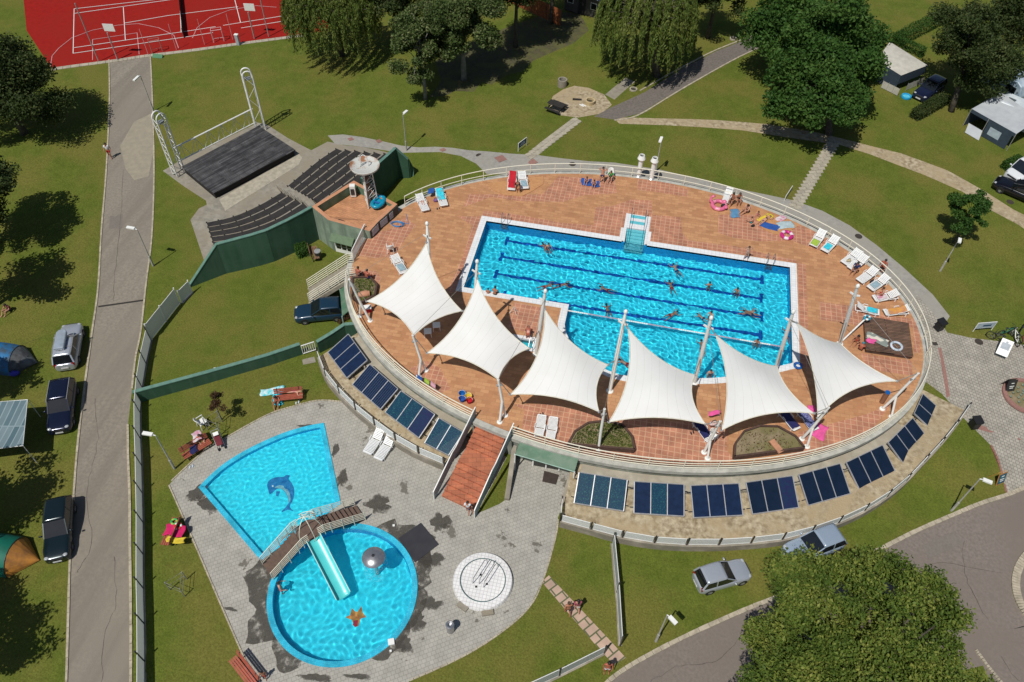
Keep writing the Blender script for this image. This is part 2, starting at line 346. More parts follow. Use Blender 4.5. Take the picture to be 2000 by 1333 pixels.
REG = [
 ('deck_hole', None, [Vector(ell(2 * math.pi * i / 72, -.15)[:2]) for i in range(72)]),
 ('fan_hole', None, fan_poly), ('round_hole', None, circle(ROUND_C, ROUND_R - .02)),
 ('sports_court', court_m, W2([(40,-60),(52,60),(100,133),(220,117),(300,108),(420,92),(500,80),(580,70),(640,60),(640,-60)])),
 ('lane', asphalt_l, W2([(213,117),(214,200),(208,330),(200,430),(192,560),(180,650),(165,760),(152,870),(142,1000),(136,1120),(130,1333),(128,1420),(262,1420),(256,1333),(256,1200),(254,1000),(252,900),(250,830),(258,760),(265,700),(275,650),(285,560),(297,460),(301,330),(298,200),(294,108)])),
 ('road', asphalt_r, W2([(1140,1400),(1190,1330),(1290,1270),(1440,1200),(1560,1150),(1700,1085),(1800,1035),(1900,990),(1968,967),(2090,905),(2200,880),(2200,1400),(1960,1400),(1920,1300),(1800,1333),(1700,1400)])),
 ('paving', paver_m, W2(paving_px)),
 ('slab_path', slab_m, W2([(1058,1137),(1072,1124),(1195,1255),(1222,1285),(1200,1300),(1165,1262)])),
 ('plaza', plaza_m, W2([(1790,575),(1830,620),(1850,650),(1895,660),(1960,668),(2100,690),(2100,900),(1968,968),(1955,920),(1935,870),(1900,835),(1880,815),(1840,770),(1800,740),(1780,650)])),
 ('path', mat('grey_path', (.33, .315, .28), .9, (.25, .24, .215), 3, 9, bump=.3, bscale=20, c3=(.30, .28, .24), scale3=.3), W2([(640,265),(670,263),(750,277),(850,287),(950,296),(1040,303),(1100,310),(1200,318),(1290,332),(1360,349),(1460,373),(1551,392),(1606,412),(1660,441),(1712,479),(1767,525),(1822,576),(1855,618),(1835,650),(1790,640),(1700,560),(1600,480),(1500,430),(1400,390),(1300,365),(1200,345),(1100,338),(1000,342),(950,340),(930,320),(900,305),(820,298),(740,292),(690,285),(655,282)])),
 ('dark_path', asphalt_d, W2([(1160,228),(1190,212),(1260,180),(1340,130),(1400,100),(1480,68),(1500,85),(1440,112),(1340,168),(1250,222),(1200,234)])),
 ('sandpit', sand_m, W2([(1072,205),(1080,188),(1100,175),(1122,168),(1150,172),(1180,185),(1195,205),(1175,222),(1130,230),(1090,225)])),
 ('gravel_track', sand_m, W2([(1195,229),(1300,232),(1400,235),(1500,243),(1600,260),(1660,275),(1760,300),(1850,333),(1920,372),(1980,410),(2060,450),(2060,490),(1990,440),(1930,408),(1880,375),(1800,340),(1700,302),(1640,283),(1560,272),(1450,255),(1300,245),(1210,242)])),
 ('stepping_path', conc_l, W2([(1030,300),(1120,230),(1135,236),(1050,305)])),
 ('stepping_path', conc_l, W2([(1545,402),(1620,270),(1640,277),(1562,410)])),
 ('soil_with_shade', mat('litter_with_shade', (.085, .072, .035), .95, (.055, .055, .02), 2.5, 9, bump=.8, c3=(.095, .095, .025), scale3=.9), W2([(838,190),(862,160),(850,120),(880,95),(930,80),(1000,50),(1060,30),(1130,20),(1150,60),(1120,85),(1085,100),(1040,120),(1020,140),(985,148),(960,166),(940,160),(925,180),(890,178),(868,188)])),  # brown leaf litter, its colour darkened to paint in the tree shade
 ('spur_path', conc_m, W2([(1182,185),(1222,152),(1240,160),(1200,195)])),
 ('stage_forecourt', conc_m, W2([(318,334),(345,318),(505,240),(522,244),(562,270),(608,294),(640,277),(672,284),(740,294),(765,300),(700,345),(625,410),(530,462),(425,480),(398,508),(372,430),(388,408),(404,400),(402,392),(360,365)])),
]
def build_ground():
    V, Fc = [], []
    for n, m, poly in REG:
        P = dens(poly, 2.0); k = len(V)
        A = sum(P[i].x * P[(i + 1) % len(P)].y - P[(i + 1) % len(P)].x * P[i].y for i in range(len(P)))
        if A < 0: P = P[::-1]
        V += P; Fc.append(list(range(k, k + len(P))))
    x = -96.0
    while x <= 84:
        y = -60.0
        while y <= 84: V.append(Vector((x + random.uniform(-.1, .1), y + random.uniform(-.1, .1)))); y += 2.4
        x += 2.4
    for x in range(-300, 301, 40):
        for y in range(-300, 301, 40):
            if not (-98 < x < 86 and -62 < y < 86): V.append(Vector((x + .13, y + .07)))
    vo, eo, fo, ov, oe, of = GEO.delaunay_2d_cdt([Vector(v) for v in V], [], Fc, 0, 1e-4, True)
    Z = [hz(p.x, p.y) for p in vo]
    grass = len(REG); by = {}
    for f, src in zip(fo, of):
        k = min(src) if src else grass
        by.setdefault(k, []).append(f)
    for k, fs in by.items():
        if k < 3: continue
        n, m = (REG[k][0], REG[k][1]) if k < grass else ('ground', grass_m)
        idx = {}; vs = []; ff = []
        for f in fs:
            g = []
            for i in f:
                if i not in idx: idx[i] = len(vs); vs.append((vo[i].x, vo[i].y, Z[i]))
                g.append(idx[i])
            a, b, c = [Vector(vs[i][:2]) for i in g[:3]]
            ff.append(tuple(g if (b - a).cross(c - a) > 0 else g[::-1]))
        me = bpy.data.meshes.new(n); me.from_pydata(vs, [], ff); me.materials.append(m)
        me.polygons.foreach_set('use_smooth', [True] * len(ff))
        o = bpy.data.objects.new(n, me); col.objects.link(o); tag(o, kind='structure')
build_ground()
# kerbs: real steps along the roads and the paving
kerb_m = mat('kerb_stone', (.46, .40, .30), .85, (.30, .26, .19), 3, 8, bump=.4, bscale=15)
def kerb(pts, name='kerb', w=.16, h=.10, m=None, wob=0):
    P = spline([gp(x, y) for x, y in pts], 8) if len(pts) > 2 else [gp(*p) for p in pts]
    P = [Vector((q.x, q.y, hz(q.x, q.y))) for q in [Vector((v.x, v.y, 0)) for v in dens(P, .9, False)]]
    b = MB()
    for i in range(len(P) - 1):
        d = (P[i + 1] - P[i]); d2 = d.normalized() * .012
        b.bar(P[i] + d2 + Vector((0, 0, h / 2 - .04 + random.uniform(-.008, .008))), P[i + 1] - d2 + Vector((0, 0, h / 2 - .04)), w + random.uniform(0, .03), h + .08)
    o = b.build(name, m or kerb_m); tag(o, kind='structure'); return o
kerb([(1140,1400),(1190,1330),(1290,1268),(1440,1198),(1560,1148),(1700,1083),(1800,1033),(1900,990),(1968,967),(2020,945)], w=.24)
kerb([(213,117),(214,200),(208,330),(200,430),(192,560),(180,650),(165,760),(152,870),(142,1000),(136,1120),(130,1333),(128,1400)], w=.12, h=.06)
kerb([(256,1400),(256,1333),(256,1200),(254,1000),(251,900),(250,830)], w=.14, h=.08)
kerb([(258,760),(265,700),(275,650),(285,560),(297,460),(301,330),(298,200),(294,112)], w=.12, h=.06)
kerb([(330,948),(375,1050),(420,1155),(470,1270),(500,1333)], w=.08, h=.05)
kerb([(1090,1015),(1085,1050),(1062,1130),(1035,1185),(980,1235),(900,1285),(800,1330)], w=.08, h=.05)
kerb([(335,940),(400,880),(430,862),(520,812),(570,795),(620,783),(668,785)], w=.08, h=.05)
kerb([(2040,1060),(2005,1085),(1985,1120),(1985,1160),(2005,1200),(2050,1230)], w=.45, h=.12)
kerb([(1905,1270),(1935,1310),(1965,1345)], w=.14, h=.1)
kerb([(1250,178),(1340,128),(1400,98),(1480,66)], w=.14, h=.06); kerb([(1200,236),(1250,224),(1340,170),(1440,114),(1500,87)], w=.14, h=.06)
kerb([(1935,870),(1955,920),(1966,965)], w=.12, h=.04, m=mat('red_edging', (.28, .13, .10), .85))
kerb([(100,136),(220,120),(294,109),(420,93),(500,82),(590,70)], w=.5, h=.05, m=conc_l)
# dirt line below the fence beside the lane, cross drain in the lane, red paver accents
def flat(name, pts, m, dz=.012, px=True, kind='structure', zf=None, label=None, cat=None, group=None, th=.012):
    P = W2(pts) if px else [Vector(p[:2]) for p in pts]
    P = dens(P, 2.0) if zf is None else P
    z = [(hz(p.x, p.y) if zf is None else zf) + dz for p in P]
    o = MB().prism(P, [a - th for a in z], z).build(name, m); tag(o, label, cat, group, kind); return o
redp = mat('red_pavers', (.30, .16, .13), .85, (.24, .12, .10), 9)
for k, (x, y) in enumerate([(740,276),(685,272),(805,286),(865,293),(925,297),(978,310),(1040,317)]):
    c = gp(x, y); s = .34 if k < 5 else .5
    if k == 5: s = .62
    flat('paver_diamond', [c + Vector((s, 0, 0)), c + Vector((0, s, 0)), c - Vector((s, 0, 0)), c - Vector((0, s, 0))], redp, px=False)
flat('paver_stripe', [gp(1832,680), gp(1838,680), gp(1856,778), gp(1849,778)], redp, px=False)
flat('paver_stripe', [gp(1905,828), gp(2060,872), gp(2060,880), gp(1900,836)], redp, px=False)
flat('road_drain', [gp(192,598), gp(283,585), gp(283,588), gp(192,601)], mat('wet_tar', (.03, .025, .02), .7), px=False)
flat('road_seam', [gp(1940,1240), gp(2060,1205), gp(2060,1207), gp(1940,1242)], MATS['wet_tar'], px=False)
flat('sand_stain', [gp(235,285), gp(262,238), gp(296,222), gp(299,300), gp(290,345), gp(262,352), gp(245,330)], mat('spilled_sand', (.31, .27, .20), .95, (.26, .23, .175), 2, 8, bump=.3), px=False, dz=.006, th=.004)
b = MB()
for sx in (1, -1):
    for k in range(13):
        c = gp(1037 + k * 7.3 + (3 if sx > 0 else -3), 303 - k * 5.6 + (4 if sx > 0 else -1)); b.box((c.x, c.y, c.z + .02), (.75, .42, .07), R(48 + random.uniform(-4, 4)))
tag(b.build('stepping_slabs', conc_l), kind='structure')
b = MB()
for k in range(21):
    t = k / 20
    for sx in (-1, 1):
        c = gp(1553 + 77 * t + sx * 5, 404 - 128 * t + sx * 2.5); b.box((c.x, c.y, c.z + .02), (.62, .40, .07), R(0 + random.uniform(-4, 4)) + R(16))
tag(b.build('stepping_slabs', conc_l), kind='structure')
tar = mat('tar_patch', (.11, .093, .08), .9, (.06, .052, .045), 4, 8, bump=.4)
def crack(pts, w=.028):
    P = spline([gp(*q) for q in pts], 7); rs = random.Random(int(pts[0][0])); P = [p + Vector((rs.uniform(-.07, .07), rs.uniform(-.07, .07), 0)) for p in P]; b = MB()
    for a_, c_ in zip(P, P[1:]): b.bar(Vector((a_.x, a_.y, hz(a_.x, a_.y) + .004)), Vector((c_.x, c_.y, hz(c_.x, c_.y) + .004)), w * rs.uniform(.5, 1.2), .008)
    tag(b.build('road_crack', tar), kind='structure')
for q in ([(240,330),(236,420),(226,520),(222,590)],[(150,1120),(178,1060),(170,960),(190,870),(186,780)],[(1900,1010),(1880,1090),(1900,1160),(1945,1235)],[(1945,1240),(1960,1290),(1990,1330)],[(1270,1333),(1330,1300),(1400,1290),(1450,1240)],[(200,1333),(205,1240),(226,1180),(222,1090)],[(1750,1130),(1830,1100),(1960,1120)],[(1700,560),(1715,545),(1722,532)]): crack(q)
for q in ([(1800,1066),(1868,1036),(1880,1062),(1814,1092)],[(215,420),(240,419),(238,446),(213,447)]): flat('tar_patch', [gp(*v) for v in q], mat('patched_asphalt', (.19, .165, .14), .9, (.16, .14, .118), 6, 8, bump=.4), px=False, dz=.004, th=.003)
# ================================================================ raised pool deck
S2 = lambda pts: [Vector(at(x, y, 0)[:2]) for x, y in pts]
tile_y = brick_mat('ochre_tiles', (.50, .262, .125), (.385, .18, .083), (.38, .19, .09), .62, .30, .5, .02, c_noise=.10, rough=.75, bump=.25)
tile_r = brick_mat('red_tiles', (.43, .19, .115), (.37, .155, .092), (.51, .29, .18), .40, .40, 0, .03, c_noise=.22, rough=.75, bump=.2)
tile_o = brick_mat('terracotta_tiles', (.47, .165, .075), (.40, .135, .065), (.20, .08, .045), .5, .34, .5, .014, c_noise=.25, rough=.75)
# pool outline (outside of the white coping)
arc = spline([Vector((8.25, -10.6, 0)), at(1100, 668, 0), at(1150, 716, 0), at(1205, 742, 0), at(1280, 751, 0), at(1362, 750.5, 0), at(1409, 749, 0), at(1470, 741, 0), at(1521, 728, 0), Vector((25.93, -10.9, 0))], 3)
pool_out = [Vector((0, 0)), Vector((12.15, 0)), Vector((12.15, .9)), Vector((12.55, .9)), Vector((12.55, 3.0)), Vector((14.35, 3.0)), Vector((14.35, .9)), Vector((14.75, .9)), Vector((14.75, 0)), Vector((25.93, 0.0)), Vector((25.93, -10.9))]
pool_out += [Vector(p[:2]) for p in arc[::-1][1:]] + [Vector((8.25, -8.95)), Vector((0.0, -8.95))]
# steps of the top notch come from the photo
nt_l, nt_r = at(1234, 389, 0), at(1270, 393, 0)
def inset(poly, d):
    n = len(poly); out = []
    A = sum(poly[i].x * poly[(i + 1) % n].y - poly[(i + 1) % n].x * poly[i].y for i in range(n)); s = 1 if A > 0 else -1
    for i in range(n):
        a, b_, c = poly[i - 1], poly[i], poly[(i + 1) % n]; e, f = (b_ - a).normalized(), (c - b_).normalized()
        n1, n2 = Vector((-e.y, e.x)) * s, Vector((-f.y, f.x)) * s; m = (n1 + n2); q = m.length
        m = m / q if q > 1e-6 else n1; out.append(b_ + m * (d / max(.4, m.dot(n1))))
    return out
pool_simple = [Vector((0, 0)), Vector((25.93, 0)), Vector((25.93, -10.9))] + [Vector(p[:2]) for p in arc[::-1][1:]] + [Vector((8.25, -8.95)), Vector((0, -8.95))]
COP = .52
pool_in = inset(pool_simple, COP)
NX0, NX1, NY1 = nt_l.x, nt_r.x, 3.05
red_zones = [S2(z) for z in [
 [(905,405),(915,380),(1060,380),(1090,345),(1200,350),(1205,378),(1140,382),(1100,395),(1010,393),(960,385)],
 [(700,470),(720,455),(760,450),(790,425),(812,440),(790,470),(770,500),(735,505),(700,500)],
 [(1163,405),(1200,402),(1232,390),(1272,392),(1275,420),(1330,425),(1332,455),(1345,470),(1440,482),(1510,500),(1555,508),(1556,513),(1270,471),(1268,473),(1216,467),(940,423),(945,412),(1000,418),(1100,436),(1160,440)],
 [(1245,350),(1300,356),(1345,372),(1342,385),(1280,375),(1245,372)],
 [(1403,420),(1470,420),(1560,440),(1640,474),(1600,490),(1545,470),(1480,472),(1432,465),(1403,455)],
 [(1558,513),(1574,517),(1576,600),(1582,720),(1562,720)],
 [(1601,590),(1655,597),(1690,604),(1720,615),(1795,625),(1797,690),(1785,690),(1783,640),(1700,625),(1680,640),(1660,632),(1601,625)],
 [(1680,690),(1780,705),(1783,735),(1720,725),(1690,712)],
 [(684,525),(735,530),(745,545),(735,560),(700,545),(684,548)],
 [(893,423),(941,423),(893,572),(872,572),(905,500),(922,440)],
 [(1000,790),(1080,790),(1180,815),(1260,820),(1420,830),(1420,880),(1435,900),(1400,915),(1100,885),(1040,860),(1020,835),(1025,800)],
 [(1560,845),(1690,810),(1740,790),(1700,845),(1600,880),(1540,895)],
 [(800,720),(835,705),(860,720),(880,760),(850,772)],
 [(1005,590),(1060,602),(1054,655),(990,640)],
]]
def build_deck():
    rim = [Vector(ell(2 * math.pi * i / 120, 0)[:2]) for i in range(120)]
    V, Fc = [], []
    def put(P):
        A = sum(P[i].x * P[(i + 1) % len(P)].y - P[(i + 1) % len(P)].x * P[i].y for i in range(len(P)))
        if A < 0: P = P[::-1]
        k = len(V); V.extend(P); Fc.append(list(range(k, k + len(P))))
    put(rim); put(pool_simple); put([Vector((NX0 - .25, -.3)), Vector((NX1 + .25, -.3)), Vector((NX1 + .25, NY1)), Vector((NX0 - .25, NY1))])
    spa = S2([(968,648),(1055,662),(1045,688),(1000,682)]); put(spa)
    for z in red_zones: put(z)
    vo, eo, fo, ov, oe, of = GEO.delaunay_2d_cdt([Vector(v) for v in V], [], Fc, 0, 1e-4, True)
    b = MB()
    for f, src in zip(fo, of):
        if 0 not in src or 1 in src or 2 in src or 3 in src: continue
        k = 0 if max(src) < 4 else 1
        P = [vo[i] for i in f]
        if (P[1] - P[0]).cross(P[2] - P[0]) < 0: P = P[::-1]
        b.mi(k).add([(p.x, p.y, 0) for p in P], [tuple(range(len(P)))])
    o = b.build('pool_deck', [tile_y, tile_r], loc=(0, 0, 0)); return o, spa
deck, spa = build_deck()
tag(deck, kind='structure')
wall_m = mat('weathered_render', (.34, .36, .31), .9, (.22, .24, .20), 1.5, 9, bump=.3, c3=(.16, .17, .14), scale3=.6)
white_p = paint('white_paint', (.80, .80, .76)); cream_p = paint('cream_paint', (.76, .72, .58)); dark_p = paint('dark_steel', (.03, .03, .032))
b = MB(); N = 160
for i in range(N):
    t0, t1 = 2 * math.pi * i / N, 2 * math.pi * (i + 1) / N
    z0, z1 = [min(-.8, hz(*ell(t, .2)[:2]) - .2) for t in (t0, t1)]
    A, B_ = ell(t0, .22), ell(t1, .22)
    b.add([A + Vector((0, 0, z0)), B_ + Vector((0, 0, z1)), B_ + Vector((0, 0, -.35)), A + Vector((0, 0, -.35))], [(0, 1, 2, 3)])
wall = thing('deck_wall', 'weathered grey retaining wall carrying the oval pool terrace', 'wall', loc=ell(-1.57, .3, -2))
b.build('wall_face', wall_m, wall, world=True)
b = MB()   # edge slab (white-grey fascia) round the deck
for i in range(N):
    t0, t1 = 2 * math.pi * i / N, 2 * math.pi * (i + 1) / N
    q = [ell(t0, .001, 0), ell(t1, .001, 0), ell(t1, .42, 0), ell(t0, .42, 0)]
    up = [p + Vector((0, 0, -.02)) for p in q]; dn = [p + Vector((0, 0, -.34)) for p in q]
    b.add(up + dn, [(0, 3, 2, 1), (3, 7, 6, 2), (4, 5, 6, 7), (0, 1, 5, 4)])
b.build('edge_slab', mat('pale_concrete', (.47, .46, .41), .85, (.33, .33, .29), 2, 8, bump=.2), wall, world=True)
# ================================================================ pools
def pool_mat(name, c, c2, joint=.85, tile=.25):
    m = mat(name, c, .4, c2, 3.5, 4)
    return m
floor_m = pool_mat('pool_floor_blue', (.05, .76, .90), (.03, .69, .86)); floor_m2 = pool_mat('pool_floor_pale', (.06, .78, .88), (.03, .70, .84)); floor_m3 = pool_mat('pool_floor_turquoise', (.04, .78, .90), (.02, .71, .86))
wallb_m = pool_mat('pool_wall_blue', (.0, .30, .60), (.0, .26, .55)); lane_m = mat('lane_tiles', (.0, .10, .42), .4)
mosaic_m = brick_mat('blue_mosaic', (.02, .42, .62), (.05, .52, .68), (.03, .34, .52), .12, .12, .5, .01, rough=.4, bump=.1)
turq_m = mat('turquoise_tiles', (.14, .50, .56), .4, (.10, .43, .50), 5)
coping_m = brick_mat('white_coping', (.74, .74, .74), (.68, .69, .69), (.50, .51, .52), .30, .26, 0, .012, rough=.6, bump=.1, c_noise=.06)
water_m = bpy.data.materials.new('pool_water'); water_m.use_nodes = True
_b = water_m.node_tree.nodes['Principled BSDF']; _b.inputs['Base Color'].default_value = (.86, .97, 1, 1); _b.inputs['Roughness'].default_value = 0
_b.inputs['IOR'].default_value = 1.33; _b.inputs['Transmission Weight'].default_value = 1
MATS['pool_water'] = water_m
def inpoly(P, X, Y):
    ins = np.zeros(X.shape, bool); n = len(P); j = n - 1
    for i in range(n):
        xi, yi, xj, yj = P[i].x, P[i].y, P[j].x, P[j].y
        c = ((yi > Y) != (yj > Y)) & (X < (xj - xi) * (Y - yi) / ((yj - yi) + 1e-12) + xi); ins ^= c; j = i
    return ins
def water(name, poly, z, step, amp, seed, lam=(.4, .5, .62, .8, 1.1, 1.6)):
    """rippled water surface: real waves, refracting"""
    rs = np.random.RandomState(seed); grown = inset(poly, -.12)
    xs = [p.x for p in grown]; ys = [p.y for p in grown]; x0, y0 = min(xs), min(ys)
    nx, ny = int((max(xs) - x0) / step) + 2, int((max(ys) - y0) / step) + 2
    X, Y = np.meshgrid(x0 + np.arange(nx) * step, y0 + np.arange(ny) * step)
    Z = np.zeros_like(X)
    wx = X + .12 * np.sin(Y * 2.1 + 1) + .1 * np.sin(X * 1.3 + Y * .9); wy = Y + .12 * np.sin(X * 1.9) + .1 * np.cos(Y * 1.1 - X * .7)
    for i in range(34):
        a = rs.uniform(0, 2 * math.pi); l = lam[i % len(lam)] * rs.uniform(.85, 1.15); k = 2 * math.pi / l
        Z += amp * l / .5 * np.sin(k * (math.cos(a) * wx + math.sin(a) * wy) + rs.uniform(0, 6.28))
    cx, cy = X[:-1, :-1] + step / 2, Y[:-1, :-1] + step / 2
    keep = inpoly(grown, cx, cy)
    idx = np.arange(nx * ny).reshape(ny, nx)
    q = np.stack([idx[:-1, :-1], idx[:-1, 1:], idx[1:, 1:], idx[1:, :-1]], -1)[keep]
    used = np.unique(q); rem = -np.ones(nx * ny, int); rem[used] = np.arange(len(used)); q = rem[q]
    co_ = np.stack([X.ravel()[used], Y.ravel()[used], Z.ravel()[used] + z], -1)
    me = bpy.data.meshes.new(name); me.from_pydata(co_.tolist(), [], q.tolist()); me.materials.append(water_m)
    me.polygons.foreach_set('use_smooth', [True] * len(q)); me.update()
    o = bpy.data.objects.new(name, me); col.objects.link(o); tag(o, kind='structure'); o.cycles.is_caustics_caster = True; return o
def rcv(o): o.cycles.is_caustics_receiver = True; return o
# --- main pool basin
mp = thing('swimming_pool', 'large blue swimming pool with white coping and dark lane lines on the oval terrace', 'pool', (12.9, -5, 0))
pi_ = pool_in
b = MB(); b.prism(pi_, -1.6, -1.45); rcv(b.build('floor', floor_m, mp, world=True))
b = MB()
for i in range(len(pi_)):
    p, q = pi_[i], pi_[(i + 1) % len(pi_)]
    if abs(p.y + COP) < .05 and abs(q.y + COP) < .05:      # the top side opens at the steps
        for a_, b_ in ((p.x, NX0), (NX1, q.x)) if p.x < q.x else ((q.x, NX0), (NX1, p.x)): b.add([(a_, p.y, -1.45), (b_, p.y, -1.45), (b_, p.y, -.02), (a_, p.y, -.02)], [(0, 1, 2, 3)])
        b.add([(NX0, p.y, -1.45), (NX1, p.y, -1.45), (NX1, p.y, -1.0), (NX0, p.y, -1.0)], [(0, 1, 2, 3)])
    else: b.add([(p.x, p.y, -1.45), (q.x, q.y, -1.45), (q.x, q.y, -.02), (p.x, p.y, -.02)], [(0, 1, 2, 3)])
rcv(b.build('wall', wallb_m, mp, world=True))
b = MB()
for i in range(len(pool_simple)):
    a_, c_ = pool_simple[i], pool_simple[(i + 1) % len(pool_simple)]; a2, c2_ = pi_[i], pi_[(i + 1) % len(pi_)]
    segs = [(a_, c_, a2, c2_)]
    if abs(a_.y) < .01 and abs(c_.y) < .01:
        V2 = lambda x, y: Vector((x, y))
        segs = [(V2(0, 0), V2(NX0 - .25, 0), V2(COP, -COP), V2(NX0 - .25, -COP)), (V2(NX1 + .25, 0), V2(25.93, 0), V2(NX1 + .25, -COP), V2(25.93 - COP, -COP))]
    for A_, C_, A2, C2 in segs:
        b.add([(A_.x, A_.y, .025), (C_.x, C_.y, .025), (C2.x, C2.y, .005), (A2.x, A2.y, .005), (A2.x, A2.y, -.2), (C2.x, C2.y, -.2), (A_.x, A_.y, -.1), (C_.x, C_.y, -.1)],
              [(0, 1, 2, 3), (3, 2, 5, 4), (1, 0, 6, 7)])
b.build('coping', coping_m, mp, world=True)
for (x0, y0, x1, y1) in [(989.5,471.8,1487.8,547.4),(979.3,502.4,1486.5,584.4),(969,535.6,1487.8,620.2),(985,577,1485.4,655)]:
    p, q = at(x0, y0, -.98), at(x1, y1, -.98); p.z = q.z = -1.44; b = MB(); b.bar(p, q, .27, .012)
    for e in (p, q): b.bar(e + Vector((0, -.5, 0)), e + Vector((0, .5, 0)), .27, .013)
    rcv(b.build('lane_line', lane_m, mp, world=True))
water('pool_water', pool_in + [] , -.13, .06, .0017, 3, (.25, .32, .4, .5, .65, .95))
# the open notch with white top platform, turquoise steps and two long handrails
st = thing('entry_steps', 'white and turquoise entry steps with long handrails in the large pool', 'steps', (13, 1, 0))
W_ = NX1 - NX0
b = MB(); b.box(((NX0 + NX1) / 2, (NY1 + 1.25) / 2, -.1), (W_ + .5, NY1 - 1.25, .24)); 
for sx, x in ((-1, NX0 - .125), (1, NX1 + .125)): b.box((x, .4, -.5), (.25, 1.7, 1.05)); b.box((x + sx * .17, .35, -.05), (.34, 1.6, .16))
b.build('side_wall', coping_m, st, world=True)
b = MB()
for k, (y, z) in enumerate([(2.75, .03), (2.0, .032)]): b.box(((NX0 + NX1) / 2, y, z), (W_ * .8, .35, .02))
for k in range(7): b.box(((NX0 + NX1) / 2, 1.08 - k * .29, -.62 - k * .085 + .5 - .02 * k), (W_ - .02, .285, .10 + 0 * k)); 
for k in range(7): b.box(((NX0 + NX1) / 2, 1.08 - k * .29, -.9 - k * .05), (W_ - .03, .28, .5 - .09 * k if k < 4 else .12))
rcv(b.build('step', turq_m, st, world=True))
b = MB()
for x in (NX0 + .2, NX1 - .2): b.tube([(x, 2.9, .05), (x, 2.85, .85), (x, 1.6, .9), (x, .5, .55), (x, -.7, .05), (x, -.75, -.5)], .022, 6)
b.build('handrail', mat('blue_steel', (.03, .16, .25), .3, metal=.6), st, world=True)
def pool_ladder(px, py, label):
    p = at(px, py, 0); t = thing('pool_ladder', label, 'ladder', (p.x, -.25, .02), 0, 'ladders hooked over the pool edge')
    b = MB()
    for x in (-.26, .26): b.tube([(x, .3, 0), (x, .3, .55), (x, .15, .78), (x, -.15, .80), (x, -.36, .6), (x, -.36, -1.0)], .022, 6)
    b.build('handrail', mat('steel', (.30, .30, .31), .3, metal=.8), t)
    b = MB()
    for z in (-.2, -.48, -.76): b.box((0, -.36, z), (.5, .09, .03))
    rcv(b.build('rung', MATS['steel'], t))
pool_ladder(987, 432, 'chrome pool ladder in the upper left corner of the large pool'); pool_ladder(1503, 508, 'chrome pool ladder in the upper right corner of the large pool')
# lane rope
p, q = at(1091, 604, -.1), at(1527, 677.5, -.1); rope = thing('lane_rope', 'white and pinkish float line dividing off the shallow end', 'lane rope', p)
L_ = (q - p).length; n = int(L_ / .16); bw, br_ = MB(), MB()
for i in range(n):
    a_ = p + (q - p) * (i / n); c_ = p + (q - p) * ((i + .86) / n); (bw if (i // 14) % 2 == 0 else br_).tube([a_, c_], .055, 6)
bw.build('white_float', white_p, rope, world=True); br_.build('pink_float', mat('faded_float', (.45, .33, .42), .5), rope, world=True)
# spa basin beside the patio
sp = thing('spa_basin', 'small white edged basin with turquoise water between the sails', 'basin', Vector((spa[0].x, spa[0].y, 0)))
spi = inset([Vector(p) for p in spa], .28); b = MB()
for i in range(4):
    A_, C_, A2, C2 = spa[i], spa[(i + 1) % 4], spi[i], spi[(i + 1) % 4]
    b.add([(A_.x, A_.y, .05), (C_.x, C_.y, .05), (C2.x, C2.y, .05), (A2.x, A2.y, .05), (A2.x, A2.y, -.5), (C2.x, C2.y, -.5), (A_.x, A_.y, -.1), (C_.x, C_.y, -.1)], [(0, 1, 2, 3), (3, 2, 5, 4), (1, 0, 6, 7)])
b.build('rim', coping_m, sp, world=True)
b = MB(); b.prism(spi, -.6, -.5); rcv(b.build('floor', floor_m2, sp, world=True)); water('spa_water', spi, -.12, .08, .002, 9)
b = MB()
for px in (1040, 1048):
    p = at(px, 664, 0); b.tube([p, p + Vector((0, 0, .8)), p + Vector((-.1, -.5, .85)), p + Vector((-.1, -1.1, .5)), p + Vector((-.1, -1.2, 0))], .02, 6)
b.build('handrail', MATS['steel'], sp, world=True)
# --- wading pools
def shallow(name, label, poly, floor, zf, seed, amp, step, lam, rimw=.32, zt=-2.34, wl=-2.44, mural=None):
    t = thing(name, label, 'pool', Vector((poly[0].x, poly[0].y, -2.4))); pin = inset(poly, rimw); n = len(poly); b = MB()
    for i in range(n):
        A_, C_, A2, C2 = poly[i], poly[(i + 1) % n], pin[i], pin[(i + 1) % n]
        b.add([(A_.x, A_.y, zt), (C_.x, C_.y, zt), (C2.x, C2.y, zt - .02), (A2.x, A2.y, zt - .02), (A2.x, A2.y, zt - .14), (C2.x, C2.y, zt - .14), (A_.x, A_.y, zt - .3), (C_.x, C_.y, zt - .3)], [(0, 1, 2, 3), (3, 2, 5, 4), (1, 0, 6, 7)])
    b.build('rim', mosaic_m, t, world=True); b = MB()
    for i in range(n):
        A2, C2 = pin[i], pin[(i + 1) % n]; b.add([(A2.x, A2.y, zt - .14), (C2.x, C2.y, zt - .14), (C2.x, C2.y, zf), (A2.x, A2.y, zf)], [(0, 1, 2, 3)])
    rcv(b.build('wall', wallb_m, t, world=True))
    b = MB(); b.prism(pin, zf - .1, zf); rcv(b.build('floor', floor, t, world=True)); water(name + '_water', pin, wl, step, amp, seed, lam); return t
fan = shallow('fan_wading_pool', 'pale turquoise fan shaped wading pool with a dolphin on its floor', fan_poly, floor_m2, -2.72, 5, .0034, .07, (.25, .32, .4, .55, .8))
rnd = shallow('round_wading_pool', 'round turquoise wading pool with a slide and an orange starfish on its floor', circle(ROUND_C, ROUND_R, 72), floor_m3, -3.15, 8, .0020, .065, (.3, .4, .5, .65, .95), rimw=.34, wl=-2.5)
def mural(name, px_pts, m, z, parent, dz=.0, curve=4):
    P = [at(x, y, z + .1) for x, y in px_pts]; P = spline(P, curve, True) if curve else P
    b = MB(); b.prism([Vector(p[:2]) for p in P], z, z + .006 + dz); return rcv(b.build(name, m, parent, world=True))
